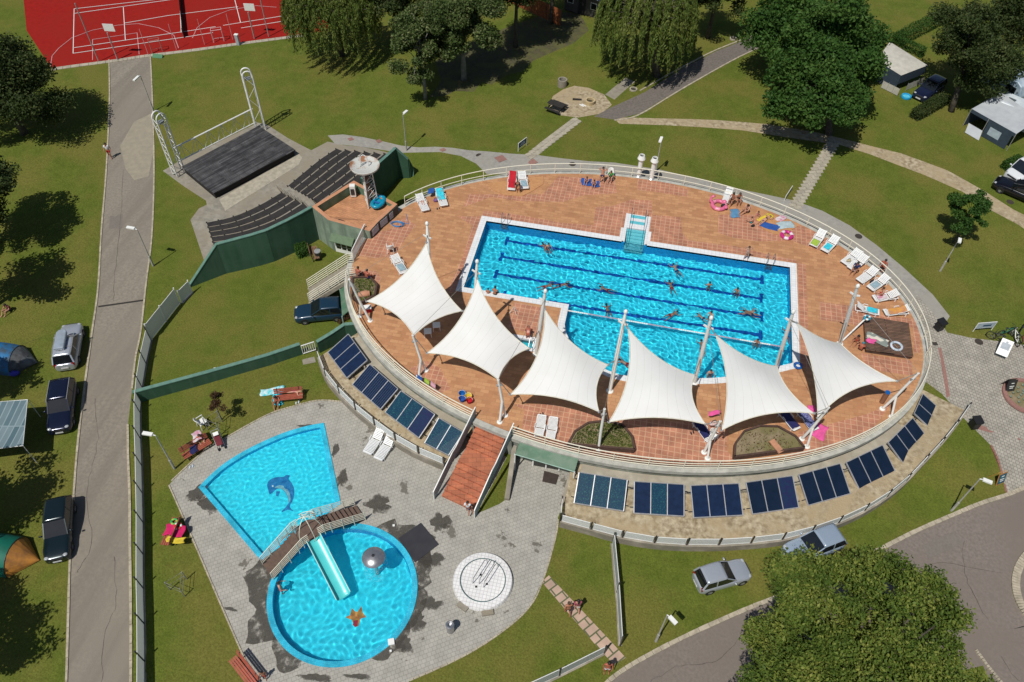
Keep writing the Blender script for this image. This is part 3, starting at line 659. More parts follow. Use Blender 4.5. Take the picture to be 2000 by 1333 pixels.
zf = -2.72
dolph = mat('dolphin_blue', (.02, .22, .46), .5, (.01, .16, .38), 3); bell = mat('dolphin_belly', (.30, .50, .55), .5)
mural('dolphin_mural', [(522,947),(526,939),(537,933),(553,932),(559,928),(566,929),(564,936),(572,948),(575,962),(572,978),(566,990),(573,999),(562,996),(549,1001),(556,993),(563,984),(562,972),(556,961),(548,955),(540,956),(533,962),(527,966),(524,958)], dolph, zf, fan, curve=3)
mural('dolphin_belly', [(536,952),(546,948),(558,952),(566,964),(567,978),(565,982),(562,970),(556,960),(548,955),(541,954)], bell, zf, fan, .004, 3)
mural('dolphin_fin', [(552,945),(560,947),(560,956),(555,953)], dolph, zf, fan, .009, 0)
mural('dolphin_fin', [(540,960),(547,960),(543,970),(539,968)], dolph, zf, fan, .009, 0)
mural('dolphin_eye', [(531,948),(534,948),(534,951),(531,951)], white_p, zf, fan, .009, 0)
star = mat('starfish_orange', (.55, .13, .03), .6, (.70, .28, .05), 4)
mural('starfish_mural', [(693,1196),(699,1197),(707,1184),(708,1198),(716,1207),(705,1209),(700,1224),(693,1226),(688,1212),(675,1207),(685,1203),(687,1189)], star, -3.15, rnd, 0, 0)
mural('starfish_tip', [(692,1214),(699,1213),(698,1224),(694,1226),(689,1222)], mat('starfish_red', (.5, .02, .04), .6), -3.15, rnd, .005, 0)
# --- bridge with stairs, hoops and slide
brown_m = mat('brown_steps', (.135, .085, .062), .8, (.10, .065, .05), 4, bump=.2)
br = thing('pool_bridge', 'stepped brown footbridge with cream railings arching between the two wading pools', 'bridge', at(604, 1040, -2.4))
PZ = -.95; pc = at(604, 1038, PZ)
Ls, Rs = at(524, 1118, -2.4), at(704, 1002, -2.4)
b = MB(); b.lathe([(0, -.14), (.82, -.14), (.82, 0), (0, 0)], pc, 28); b.build('platform', brown_m, br, world=True)
for a_, nn in ((Ls, 9), (Rs, 9)):
    d = Vector((pc.x - a_.x, pc.y - a_.y, 0)); e = a_ + d * (1 - .75 / d.length); d = Vector((e.x - a_.x, e.y - a_.y, 0)); L_ = d.length; u = d.normalized(); ang = math.atan2(u.y, u.x); b = MB()
    for k in range(nn):
        z = -2.4 + (PZ + 2.4) * (k + 1) / nn; c_ = a_ + u * (L_ * (k + .5) / nn); b.box((c_.x, c_.y, z - .09), (L_ / nn + .03, 1.15, .18), ang)
    b.build('stair', brown_m, br, world=True)
    nrm = Vector((-u.y, u.x, 0))
    for s in (-1, 1):
        b = MB(); A0 = a_ + nrm * s * .66; A1 = e + nrm * s * .66
        for q in range(5):
            h = .22 + q * .19; b.tube([A0 + Vector((0, 0, h)), Vector((A1.x, A1.y, PZ + h)), Vector((A1.x, A1.y, PZ + h)) + u * .4], .024, 6)
        for t_ in (0, .28, .56, .84, 1):
            g = A0 + (Vector((A1.x, A1.y, PZ)) - A0) * t_; b.tube([g - Vector((0, 0, .25)), g + Vector((0, 0, 1.0))], .026, 6)
        b.build('railing', cream_p, br, world=True)
    b = MB(); b.bar(a_ + Vector((0, 0, -.25)), Vector((e.x, e.y, PZ - .2)), .8, .16); b.build('stringer', white_p, br, world=True)
b = MB()
for ang in (20, 75, 140):
    A0 = Vector((math.cos(R(ang)), math.sin(R(ang)), 0)) * .85
    b.tube([pc + A0 * math.cos(R(w)) + Vector((0, 0, .1 + 1.75 * math.sin(R(w)))) for w in range(0, 181, 15)], .026, 6)
for h in (.45, .7, .95): b.tube([pc + Vector((.84 * math.cos(R(w)), .84 * math.sin(R(w)), h)) for w in range(75, 155, 10)], .022, 6)
b.build('hoop', cream_p, br, world=True)
b = MB(); b.tube([(pc.x, pc.y, PZ - .1), (pc.x, pc.y, -3.1)], .3, 14); b.build('column', white_p, br, world=True)
sl_m = mat('slide_turquoise', (.10, .60, .60), .3, (.08, .55, .56), 2)
s0, s1 = at(613, 1053, PZ + .05), at(672, 1168, -2.35); d = s1 - s0; side = Vector((-d.y, d.x, 0)).normalized()
prof = [(-.46, .30), (-.44, .10), (-.33, 0), (0, -.04), (.33, 0), (.44, .10), (.46, .30)]
def slf(u, v):
    t_ = v; i = u * 6; k = min(5, int(i + 1e-6)); f = i - k; a_, c_ = prof[k], prof[k + 1]; w = a_[0] + (c_[0] - a_[0]) * f; h = a_[1] + (c_[1] - a_[1]) * f
    z = s0.z + (s1.z - s0.z) * min(1, t_ * 1.06); return Vector((s0.x + d.x * t_, s0.y + d.y * t_, z)) + side * w + Vector((0, 0, h))
sl = thing('water_slide', 'straight turquoise slide running down from the footbridge into the round pool', 'slide', s1)
b = MB(); b.grid(6, 20, slf); o = b.build('chute', sl_m, sl, world=True); sm = o.modifiers.new('s', 'SOLIDIFY'); sm.thickness = .04; smooth_by_angle(o)
b = MB(); 
for w in (-.46, .46): b.tube([s0 + side * w + Vector((0, 0, .31)), s1 + side * w + Vector((0, 0, .31))], .03, 6)
b.build('rim', paint('slide_edge', (.45, .72, .68)), sl, world=True)
g = s0 + d * .85; b = MB(); b.tube([(g.x, g.y, -2.25), (g.x, g.y, -3.1)], .06, 8); b.build('support', white_p, sl, world=True)
# --- mushroom fountain
mc = at(729, 1087, -.55); mf = thing('mushroom_fountain', 'grey metal mushroom fountain standing in the round pool', 'fountain', (mc.x, mc.y, -3.1))
st_m = mat('brushed_metal', (.42, .42, .43), .32, (.34, .34, .35), 8, metal=.75)
b = MB(); b.lathe([(.02, .12), (.26, .10), (.47, .03), (.64, -.08), (.70, -.15), (.66, -.17), (.4, -.08), (0, -.02)], (mc.x, mc.y, -.55), 36); smooth_by_angle(b.build('cap', st_m, mf, world=True), 40)
b = MB(); b.lathe([(0, .17), (.09, .16), (.1, .1)], (mc.x, mc.y, -.55), 14); b.build('nozzle', dark_p, mf, world=True)
b = MB(); b.tube([(mc.x, mc.y, -.6), (mc.x, mc.y, -3.1)], .12, 14); b.build('stem', st_m, mf, world=True)
spray = bpy.data.materials.new('spray'); spray.use_nodes = True; nt = spray.node_tree; _p = nt.nodes['Principled BSDF']; _p.inputs['Base Color'].default_value = (.9, .95, 1, 1)
tcn = _n(nt, 'ShaderNodeTexCoord'); nz = _n(nt, 'ShaderNodeTexNoise'); nz.inputs['Scale'].default_value = 9; nt.links.new(tcn.outputs['Object'], nz.inputs[0]); mr = _n(nt, 'ShaderNodeMapRange'); mr.inputs[1].default_value = .5; mr.inputs[2].default_value = .75; mr.inputs[4].default_value = .35
nt.links.new(nz.outputs[0], mr.inputs[0]); nt.links.new(mr.outputs[0], _p.inputs['Alpha'])
b = MB(); b.lathe([(.70, -.18), (.74, -.5), (.76, -1.2), (.78, -1.93)], (mc.x, mc.y, -.55), 36); b.build('water_curtain', spray, mf, world=True)
# --- whirlpool
wc = at(943, 1134, -2.2); wt = thing('whirlpool_tub', 'covered round white tiled tub with steel handrails on the grey paving', 'hot tub', (wc.x, wc.y, -2.4))
wt_m = mat('white_tiles', (.74, .73, .71), .5, (.66, .65, .64), 6); b = MB()
b.lathe([(1.86, -2.42), (1.83, -2.2), (1.78, -2.12), (1.36, -2.10), (1.33, -2.16)], (wc.x, wc.y, 0), 64); smooth_by_angle(b.build('rim', brick_mat('white_mosaic', (.76, .75, .73), (.70, .69, .68), (.52, .50, .49), .22, .22, 0, .018, rough=.5, bump=.1, c_noise=.06), wt, world=True), 40)
b = MB(); b.lathe([(0, -2.13), (1.34, -2.17)], (wc.x, wc.y, 0), 48); b.build('cover', MATS['white_mosaic'], wt, world=True)
b = MB(); b.tube([(wc.x + 1.38 * math.cos(a), wc.y + 1.38 * math.sin(a), -2.10) for a in [2 * math.pi * i / 48 for i in range(48)]], .03, 6, True); b.build('gutter_ring', mat('teal_rubber', (.05, .12, .12), .6), wt, world=True)
for dx, dy in ((-.2, .6), (.2, .65), (.5, .5)):
    b = MB(); q = wc + Vector((dx, dy, 0)); q.z = -2.12
    b.tube([q + Vector((-.35, -.95, 0)), q + Vector((-.3, -.9, .7)), q + Vector((.1, .3, .75)), q + Vector((.2, .5, .5)), q + Vector((.22, .55, 0))], .022, 6); b.build('handrail', MATS['steel'], wt, world=True)
for dx, dy in ((-.3, -.5), (.3, -.2), (-.2, .3)): MBx = MB().box((wc.x + dx, wc.y + dy, -2.14), (.13, .13, .03), .3); MBx.build('drain', dark_p, wt, world=True)
for a_ in (-2.0, -1.2): MBx = MB().box((wc.x + 2.0 * math.cos(a_), wc.y + 2.0 * math.sin(a_), -2.32), (.7, .3, .14), a_ + math.pi / 2); MBx.build('step', conc_m, wt, world=True)
p = [at(*q, -2.38) for q in ((778,1052),(822,1022),(857,1064),(811,1099))]
tag(MB().prism([Vector(q[:2]) for q in p], -2.40, -2.34).build('rubber_mat', mat('black_rubber', (.022, .021, .028), .8, (.03, .03, .036), 1.5)), 'dark rubber mat lying on the paving beside the round pool', 'mat')
# metal bin
p = gp(880, 1232); t = thing('metal_bin', 'small cylindrical steel bin standing alone on the grey paving', 'bin', p); b = MB(); b.lathe([(0, 0), (.23, 0), (.23, .85), (.26, .9), (.2, .95), (.12, .93), (.12, .85), (0, .8)], n=20); smooth_by_angle(b.build('body', st_m, t), 30)
for px, py, s in ((769, 1027, .14), (763, 1272, .12)):
    p = at(px, py, -2.36); tag(MB().box((p.x, p.y, p.z + .02), (s, s, .05), .4).build('skimmer_lid', white_p), 'small white skimmer lid in the paving %s the round pool' % ('above' if py < 1100 else 'below'), 'lid')
p = at(764, 1254, -2.3); tag(MB().box((p.x, p.y, p.z), (.36, .36, .08), .4).build('filter_cover', white_p), 'square white filter cover on the lower right rim of the round pool', 'cover')
# ================================================================ berm with solar collectors round the deck
out_px = [(622,698),(636,735),(664,770),(697,803),(748,843),(800,878),(868,908)]
out_px2 = [(1094,1018),(1150,1033),(1200,1047),(1270,1060),(1340,1065),(1430,1064),(1530,1054),(1620,1028),(1690,997),(1750,957),(1800,907),(1850,852),(1886,802)]
def berm_z(x, y): return max(min(hz(x, y) + .62, -.85), hz(x, y) + .12)
def gz(px, py, f):
    z = -1.6
    for _ in range(8): p = at(px, py, z); z = f(p.x, p.y)
    return at(px, py, z)
def berm(pts, t_in0, t_in1, name, n=40):
    outer = spline([gz(x, y, berm_z) for x, y in pts], 8); cum = [0]
    for a_, c_ in zip(outer, outer[1:]): cum.append(cum[-1] + (c_ - a_).length)
    def op(u):
        s = u * cum[-1]; i = 0
        while i < len(cum) - 2 and cum[i + 1] < s: i += 1
        return outer[i].lerp(outer[i + 1], (s - cum[i]) / max(1e-6, cum[i + 1] - cum[i]))
    def fn(u, v):
        o = op(u); i = ell(t_in0 + (t_in1 - t_in0) * u, .25, -.98 if v < 2 else 0); oz = berm_z(o.x, o.y); p = i.lerp(o, v); p.z = -.98 + (oz + .98) * v; 
        if i.x > 28: p.z = max(p.z, hz(p.x, p.y) + .1)
        return p
    b = MB(); b.grid(n, 8, fn); o = b.build(name, sand_m, loc=(0, 0, 0)); tag(o, kind='structure')
    return op, fn
tA = lambda x, y: ell_t(at(x, y, 0))
opL, fnL = berm(out_px, tA(688, 632), tA(925, 815), 'gravel_bank')
opR, fnR = berm(out_px2, tA(1122, 884), tA(1800, 742), 'gravel_bank')
ret_m = mat('retaining_concrete', (.36, .32, .26), .9, (.24, .21, .17), 1.5, 9, bump=.4, c3=(.20, .18, .14), scale3=.5)
mesh_m = bpy.data.materials.new('wire_mesh'); mesh_m.use_nodes = True
nt = mesh_m.node_tree; _p = nt.nodes['Principled BSDF']; _p.inputs['Base Color'].default_value = (.72, .74, .72, 1); _p.inputs['Roughness'].default_value = .5
tcn = _n(nt, 'ShaderNodeTexCoord'); wv = [_n(nt, 'ShaderNodeTexWave', wave_type='BANDS', bands_direction='DIAGONAL'), _n(nt, 'ShaderNodeTexWave', wave_type='BANDS', bands_direction='Z')]
for w_ in wv: w_.inputs['Scale'].default_value = 7; nt.links.new(tcn.outputs['Object'], w_.inputs[0])
mxn = _n(nt, 'ShaderNodeMath', operation='MAXIMUM'); nt.links.new(wv[0].outputs['Fac'], mxn.inputs[0]); nt.links.new(wv[1].outputs['Fac'], mxn.inputs[1])
mr = _n(nt, 'ShaderNodeMapRange'); mr.inputs[1].default_value = .45; mr.inputs[2].default_value = .6; nt.links.new(mxn.outputs[0], mr.inputs[0]); nt.links.new(mr.outputs[0], _p.inputs['Alpha'])
MATS['wire_mesh'] = mesh_m
sheet_m = mat('grey_fence_sheet', (.70, .72, .71), .6, (.60, .62, .61), 1.2, 6)
_nt = sheet_m.node_tree; _t = _n(_nt, 'ShaderNodeBsdfTranslucent'); _t.inputs[0].default_value = (.8, .82, .8, 1); _x = _n(_nt, 'ShaderNodeMixShader'); _x.inputs[0].default_value = .6
_nt.links.new(_nt.nodes['Principled BSDF'].outputs[0], _x.inputs[1]); _nt.links.new(_t.outputs[0], _x.inputs[2]); _nt.links.new(_x.outputs[0], _nt.nodes['Material Output'].inputs[0])
def fence(name, label, pts, zf, panel, height=1.0, fill=None, pole=None, post_h=None, frame=None, base=None, base_h=.25, group=None, gap=.12, lift=.08, strut=False):
    """posts and framed panels along a world polyline; each panel and each post is a part"""
    P = [Vector((p.x, p.y, zf(p.x, p.y))) for p in pts]; t = thing(name, label, 'fence', P[0], 0, group)
    cum = [0]
    for a_, c_ in zip(P, P[1:]): cum.append(cum[-1] + (c_ - a_).length)
    def op(s):
        i = 0
        while i < len(cum) - 2 and cum[i + 1] < s: i += 1
        return P[i].lerp(P[i + 1], min(1, (s - cum[i]) / max(1e-6, cum[i + 1] - cum[i])))
    n = max(1, round(cum[-1] / panel)); ph = post_h or height + .12
    for k in range(n + 1):
        g = op(cum[-1] * k / n); b = MB(); b.tube([g - Vector((0, 0, .2)), g + Vector((0, 0, ph))], .05, 6)
        if strut: b.tube([g + Vector((0, 0, ph)), g + Vector((-.02, 0, ph + .0))], .03, 5)
        b.build('post', pole or dark_p, t, world=True)
        if k == n: break
        a_, c_ = op(cum[-1] * k / n), op(cum[-1] * (k + 1) / n); d = (c_ - a_); u = d.normalized(); a_ = a_ + u * gap; c_ = c_ - u * gap
        up = Vector((0, 0, 1)); f = MB(); lo, hi = lift, height
        nn = Vector((-u.y, u.x, 0)) * .012
        f.add([a_ + up * lo - nn, c_ + up * lo - nn, c_ + up * hi - nn, a_ + up * hi - nn, a_ + up * lo + nn, c_ + up * lo + nn, c_ + up * hi + nn, a_ + up * hi + nn], [(0, 1, 2, 3), (7, 6, 5, 4)] if fill is mesh_m else [(0, 1, 2, 3), (7, 6, 5, 4), (3, 2, 6, 7), (0, 4, 5, 1)])
        pn = f.build('panel', fill or mesh_m, t, world=True)
        f = MB(); f.tube([a_ + up * lo, c_ + up * lo, c_ + up * hi, a_ + up * hi], .022, 5, True); f.build('panel_frame', frame or white_p, pn, world=True) if False else f.build('panel_frame', frame or white_p, t, world=True)
    if base:
        b = MB()
        for i in range(len(P) - 1):
            a_, c_ = P[i], P[i + 1]; z0 = min(hz(a_.x, a_.y), hz(c_.x, c_.y)) - .15
            d = (c_ - a_).normalized(); nn = Vector((-d.y, d.x, 0)) * .12
            up = [a_ - nn, c_ - nn, c_ + nn, a_ + nn]; b.add([(p.x, p.y, p.z + .03) for p in up] + [(p.x, p.y, z0) for p in up], [(0, 1, 2, 3), (0, 4, 5, 1), (1, 5, 6, 2), (2, 6, 7, 3), (3, 7, 4, 0)])
        b.build('base_wall', base, t, world=True)
    return t
samp = lambda op, a_, c_, n: [op(a_ + (c_ - a_) * i / n) for i in range(n + 1)]
fence('perimeter_fence', 'white mesh panel fence on the low wall below the left solar collectors', samp(opL, 0, 1, 16), berm_z, 2.1, .82, base=ret_m)
fence('perimeter_fence', 'long curved white mesh panel fence on the low wall below the right solar collectors', samp(opR, 0, 1, 44), berm_z, 2.05, .82, base=ret_m)
fence('side_fence', 'short white mesh fence beside the basement entrance', [gz(1097, 985, berm_z), gz(1094, 1018, berm_z)], berm_z, 2, .9)
# dark-post sheet fence along the lane
L1 = [(295,666),(286,704),(280,741),(273,786),(274,862),(276,904),(277,950),(278.5,993),(279,1041),(279,1090),(279,1140),(280.6,1195),(282,1252),(282,1311),(282,1370)]
fence('lane_fence', 'long grey sheet fence with black posts between the lane and the bathing lawn', [gp(*q) for q in L1], hz, 2.35, 1.25, fill=sheet_m, pole=dark_p, post_h=1.65, base=ret_m, gap=.06)
fence('gate_fence', 'white framed mesh gate wings beside the end of the tall green wall', [gp(*q) for q in ((297,664),(326,627),(352,594))], hz, 2.6, 1.7, fill=mesh_m, base=None, gap=.04, pole=white_p)
fence('gate_fence', 'small white framed mesh gate leaf touching the tall green wall', [gp(*q) for q in ((356,592),(376,572))], hz, 2.0, 1.3, fill=mesh_m, base=ret_m, gap=.04, pole=white_p)
fence('lawn_fence', 'narrow white sheet fence crossing the lawn below the solar bank', [gp(*q) for q in ((1196,1062),(1201,1120),(1207,1180),(1211,1262))], hz, 2.6, 1.25, fill=sheet_m, pole=dark_p, post_h=1.5, base=ret_m, gap=.05)
fence('lawn_fence', 'white mesh panel fence at the bottom edge beside the slab path', [gp(*q) for q in ((1000,1362),(1066,1333),(1120,1306),(1180,1276))], hz, 3.0, 1.1, fill=sheet_m, pole=dark_p, base=ret_m, gap=.08)
# concrete channel ring along the foot of the deck wall
ch_m = mat('channel_concrete', (.43, .39, .31), .9, (.31, .28, .22), 2, 9, bump=.3, c3=(.33, .29, .22), scale3=.6)
def ring(name, t0, t1, o0, o1, z0, z1, m, n=40, parent=None):
    b = MB()
    for i in range(n):
        a_, c_ = t0 + (t1 - t0) * i / n, t0 + (t1 - t0) * (i + 1) / n
        q = [ell(a_, o0), ell(c_, o0), ell(c_, o1), ell(a_, o1)]; b.add([p + Vector((0, 0, z1)) for p in q] + [p + Vector((0, 0, z0)) for p in q], [(3, 2, 1, 0), (3, 7, 6, 2), (0, 1, 5, 4), (4, 5, 6, 7)])
    return b.build(name, m, parent, loc=None if parent else (0, 0, 0), world=bool(parent))
for t0, t1 in ((tA(700, 640), tA(918, 813)), (tA(1140, 888), tA(1740, 800))):
    tag(ring('channel', t0, t1, .25, 1.25, -1.3, -.88, ch_m), kind='structure'); tag(ring('channel_curb', t0, t1, 1.25, 1.37, -1.3, -.80, conc_l), kind='structure')
# solar collectors
glass_d = mat('collector_glass', (.007, .015, .042), .12, (.009, .022, .06), 3, spec=.8)
glass_t = mat('collector_glass_teal', (.006, .035, .07), .16, (.025, .12, .12), 16, spec=.8, lo=.54, hi=.66); glass_n = mat('collector_glass_navy', (.005, .012, .028), .1, (.007, .015, .036), 2, spec=.8)
glass_v = mat('collector_glass_violet', (.018, .020, .07), .14, (.012, .03, .07), 5, spec=.8)
alu = mat('aluminium', (.55, .55, .56), .35, (.45, .45, .46), 6, metal=.5)
def collector(corners, label, glass, n=3, ribs=0, blobs=False):
    """corners in the photo: inner-left, inner-right, outer-right, outer-left (inner = next to the deck, raised edge)"""
    zi, zo = -.35, -1.15
    c4 = [at(*corners[0], zi), at(*corners[1], zi), at(*corners[2], zo), at(*corners[3], zo)]
    base = sum(c4, Vector()) / 4; base.z = -1.35
    t = thing('solar_collector', label, 'solar collector', base, 0, 'solar collectors on the gravel bank')
    nrm = (c4[1] - c4[0]).cross(c4[3] - c4[0]).normalized(); nrm = nrm if nrm.z > 0 else -nrm
    L = lambda u, v: c4[0].lerp(c4[1], u).lerp(c4[3].lerp(c4[2], u), v)
    for k in range(n):
        u0, u1 = k / n + .012, (k + 1) / n - .012; b = MB(); P = [L(u0, .015), L(u1, .015), L(u1, .985), L(u0, .985)]
        b.add(P + [p - nrm * .08 for p in P], [(3, 2, 1, 0), (0, 1, 5, 4), (1, 2, 6, 5), (2, 3, 7, 6), (3, 0, 4, 7), (4, 5, 6, 7)]); m = glass[k % len(glass)]
        gl = b.build('glass', m, t, world=True)
        if ribs:
            b = MB()
            for r_ in range(1, ribs):
                w = u0 + (u1 - u0) * r_ / ribs; b.bar(L(w, .02) + nrm * .006, L(w, .98) + nrm * .006, .015, .012)
            b.build('absorber_rib', mat('absorber', (.07, .10, .14), .4), t, world=True)
    b = MB()
    for k in range(n + 1):
        u = k / n; b.bar(L(u, 0) - nrm * .04, L(u, 1) - nrm * .04, .055, .11)
    for v in (0, 1): b.bar(L(0, v) - nrm * .04, L(1, v) - nrm * .04, .05, .11)
    b.build('frame', alu, t, world=True); b = MB()
    for u in (.04, .5, .96):
        for v in (.1, .9): p = L(u, v); g = Vector((p.x, p.y, -1.6)); b.tube([p - nrm * .08, g], .03, 5)
    b.tube([L(-.08, .2) - nrm * .2, L(1.08, .2) - nrm * .2], .03, 5); b.tube([L(-.08, .8) - nrm * .2, L(1.08, .8) - nrm * .2], .03, 5)
    b.build('stand', dark_p, t, world=True)
collector([(680,653),(717,704),(677,739),(640,689)], 'plain dark blue solar collector nearest the green wall, first of the left bank', [glass_d], 3)
collector([(722,712),(777,760),(743,800),(688,752)], 'striped blue solar collector, second of the left bank', [glass_d], 3, 6)
collector([(783,764),(849,810),(818,856),(752,806)], 'teal and violet solar collector, third of the left bank', [glass_t, glass_t, glass_v], 3)
collector([(857,817),(905,845),(876,890),(829,866)], 'narrow two pane teal solar collector beside the brick stairs', [glass_t], 2)
collector([(1131,923),(1225,938),(1218,999),(1121,983)], 'teal solar collector beside the basement entrance', [glass_t], 3)
collector([(1239,941),(1336,947),(1336,1009),(1238,1003)], 'dark blue speckled solar collector, second of the right bank', [glass_d, glass_t, glass_d], 3)
collector([(1349,949),(1443,945),(1451,1007),(1355,1012)], 'deep blue solar collector, third of the right bank', [glass_d], 3)
collector([(1457,943),(1548,930),(1560,992),(1470,1005)], 'nearly black solar collector, fourth of the right bank', [glass_n, glass_n, glass_v], 3)
collector([(1560,928),(1641,906),(1661,965),(1579,988)], 'navy solar collector, fifth of the right bank', [glass_n], 3)
collector([(1653,904),(1724,870),(1749,922),(1679,957)], 'navy solar collector, sixth of the right bank', [glass_n], 3)
collector([(1735,865),(1783,817),(1816,861),(1767,909)], 'navy solar collector, seventh of the right bank', [glass_n], 3)
collector([(1786,808),(1803,770),(1843,806),(1826,845)], 'two pane navy solar collector at the right end of the bank', [glass_n], 2)
# ================================================================ terrace railing
def rail_run(t0, t1, label, posts_every=2.0, off=.15, bars=(.12, .38, .64, .98), zf=0.0, thick=.03, panels=None):
    a0 = ell(t0, off, zf); t = thing('terrace_railing', label, 'railing', a0)
    n = max(4, int(abs(t1 - t0) * 18 / .7)); P = [ell(t0 + (t1 - t0) * i / n, off, zf) for i in range(n + 1)]
    for h in bars:
        b = MB(); b.tube([p + Vector((0, 0, h)) for p in P], thick * (1.35 if h == bars[-1] else 1), 6); b.build('bar', cream_p, t, world=True)
    L_ = sum((c_ - a_).length for a_, c_ in zip(P, P[1:])); m = max(2, round(L_ / posts_every))
    for k in range(m + 1):
        g = ell(t0 + (t1 - t0) * k / m, off, zf); b = MB(); b.bar(g - Vector((0, 0, .1)), g + Vector((0, 0, bars[-1])), .05, .05); b.build('post', cream_p, t, world=True)
    if panels:
        b = MB()
        for i in range(n): 
            a_, c_ = P[i], P[i + 1]; b.add([a_ + Vector((0, 0, panels[0])), c_ + Vector((0, 0, panels[0])), c_ + Vector((0, 0, panels[1])), a_ + Vector((0, 0, panels[1]))], [(0, 1, 2, 3)])
        b.build('screen', panels[2], t, world=True)
    return t
tB = {k: ell_t(at(*v, 0)) for k, v in dict(bld=(790, 402), top1=(958, 355), right=(1800, 690), foot=(1003, 846), stair=(925, 815), lend=(683, 548), lstair=(684, 520), face=(690, 500)).items()}
t_top0, t_top1 = tB['bld'], tB['right']
rail_run(t_top0, tB['right'], 'long cream railing round the upper and right rim of the pool terrace', bars=(.42, .98))
rail_run(tB['right'] - .02, tB['foot'], 'cream four bar railing along the lower right rim of the pool terrace')
a_ = tB['lend']; c_ = tB['stair']; a_ = a_ - 2 * math.pi if a_ > 0 and c_ < 0 else a_
rail_run(a_, c_, 'cream four bar railing along the lower left rim of the pool terrace')
print('T', tB)
# ================================================================ grand stair
brick_o = brick_mat('stair_tiles', (.46, .155, .075), (.38, .125, .065), (.22, .085, .05), .55, .32, .5, .012, rot=R(-14), c_noise=.22, rough=.8)
TL, TR, BL, BR = at(936, 815, 0), at(992, 838, 0), at(857, 979, -2.4), at(925, 1011, -2.4)
stair = thing('brick_stair', 'wide terracotta stair leading from the pool terrace down to the grey paving', 'stairs', (TL + BR) / 2 - Vector((0, 0, 1.2)))
b = MB(); n = 14
def srow(u): return TL.lerp(BL, u), TR.lerp(BR, u)
zs = []; z = 0.0; u = 0; seg = []
steps = [.055] * 7 + [.16] + [.068] * 7; tot = sum(steps); dz = 2.4 / 14
for k, s in enumerate(steps):
    u1 = u + s / tot; z = -(dz * (k + (0 if k < 8 else -0) + (1 if k < 7 else (0 if k == 7 else 0)))) if False else -dz * min(k + 1, 7) if k <= 7 else -dz * (k)
    A0, A1 = srow(u); B0, B1 = srow(u1); P = [Vector((p.x, p.y)) for p in (A0, A1, B1, B0)]
    b.prism(P, -2.7, z + 0.0); u = u1
o = b.build('steps', brick_o, stair, world=True)
bl_m = mat('blue_grey_steel', (.22, .30, .33), .5, (.16, .23, .26), 3, 6)
for s, (T_, B_) in ((0, (at(929, 812, 0), at(848, 976, -2.4))), (1, (at(1003, 843, 0), at(927, 1012, -2.4)))):
    b = MB(); mid = T_.lerp(B_, .47); mid.z = -1.15; m2 = T_.lerp(B_, .56); m2.z = -1.2
    pts = [T_, mid, m2, B_]
    for p, q in zip(pts, pts[1:]):
        d = (q - p).normalized(); nn = Vector((-d.y, d.x, 0)).normalized() * .02
        for h0, h1 in ((-.1, .95),): b.add([p + nn + Vector((0, 0, h0)), q + nn + Vector((0, 0, h0)), q + nn + Vector((0, 0, h1)), p + nn + Vector((0, 0, h1)), p - nn + Vector((0, 0, h0)), q - nn + Vector((0, 0, h0)), q - nn + Vector((0, 0, h1)), p - nn + Vector((0, 0, h1))], [(0, 1, 2, 3), (7, 6, 5, 4), (3, 2, 6, 7), (0, 4, 5, 1)])
    b.build('side_screen', bl_m, stair, world=True); b = MB(); b.tube([p + Vector((0, 0, 1.0)) for p in pts], .04, 6); b.tube([B_ + Vector((0, 0, 1)), B_ - Vector((0, 0, .1))], .04, 6); b.build('handrail', white_p, stair, world=True)
# lawn wedge and walls of the basement entrance
W = lambda *q: [Vector(at(x, y, z)[:2]) for x, y, z in q]
for pts, lab in (([(1003, 880, -1), (990, 975, -2.4)], 'sandy concrete flank wall left of the basement entrance'), ([(1122, 905, -1), (1098, 985, -2.4)], 'sandy concrete flank wall right of the basement entrance')):
    a_, c_ = at(pts[0][0], pts[0][1], -.9), at(pts[1][0], pts[1][1], -2.2); d = (c_ - a_); d.z = 0; u = d.normalized(); nn = Vector((-u.y, u.x, 0)) * .16
    P = [Vector(p[:2]) for p in (a_ - u * 1.2 - nn, c_ - nn, c_ + nn, a_ - u * 1.2 + nn)]
    o = MB().prism(P, [-2.6] * 4, [-.8, -2.15, -2.15, -.8]).build('flank_wall', ret_m); tag(o, lab, 'wall')
P = [Vector(p[:2]) for p in (at(1003, 850, -.3), at(1128, 893, -.3), at(1136, 925, -.5), at(1128, 930, -2.4))]
ent = thing('entrance_canopy', 'flat green sheet canopy over the basement entrance below the railing', 'canopy', at(1060, 930, -2.4))
q = [at(1018, 856, -.05), at(1131, 890, -.05), at(1122, 922, -.45), at(1006, 888, -.45)]
green_s = mat('green_sheet', (.055, .13, .075), .6, (.075, .165, .10), 1.5, 8, c3=(.12, .19, .13), scale3=1.2)
b = MB(); b.add(q + [p - Vector((0, 0, .07)) for p in q], [(3, 2, 1, 0), (0, 1, 5, 4), (1, 2, 6, 5), (2, 3, 7, 6), (3, 0, 4, 7), (4, 5, 6, 7)]); b.build('roof_sheet', green_s, ent, world=True)
b = MB(); b.tube([p + Vector((0, 0, .01)) for p in q], .035, 5, True); b.build('roof_edge', mat('mint_trim', (.35, .50, .42), .5), ent, world=True)
b = MB(); b.tube([q[2], Vector((q[2].x, q[2].y, -2.4))], .05, 8); b.tube([q[3], Vector((q[3].x, q[3].y, -2.4))], .05, 8); b.build('post', white_p, ent, world=True)
b = MB(); e0, e1 = at(1046, 905, -1.2), at(1110, 920, -1.2); b.box(((e0.x + e1.x) / 2, -21.45, -1.5), (2.6, .12, 1.9)); b.build('glass_door', mat('dark_glass', (.01, .012, .014), .1, spec=.8), ent, world=True)
b = MB()
for x in (-1.35, -.45, .45, 1.35): b.box(((e0.x + e1.x) / 2 + x, -21.53, -1.5), (.09, .09, 1.95))
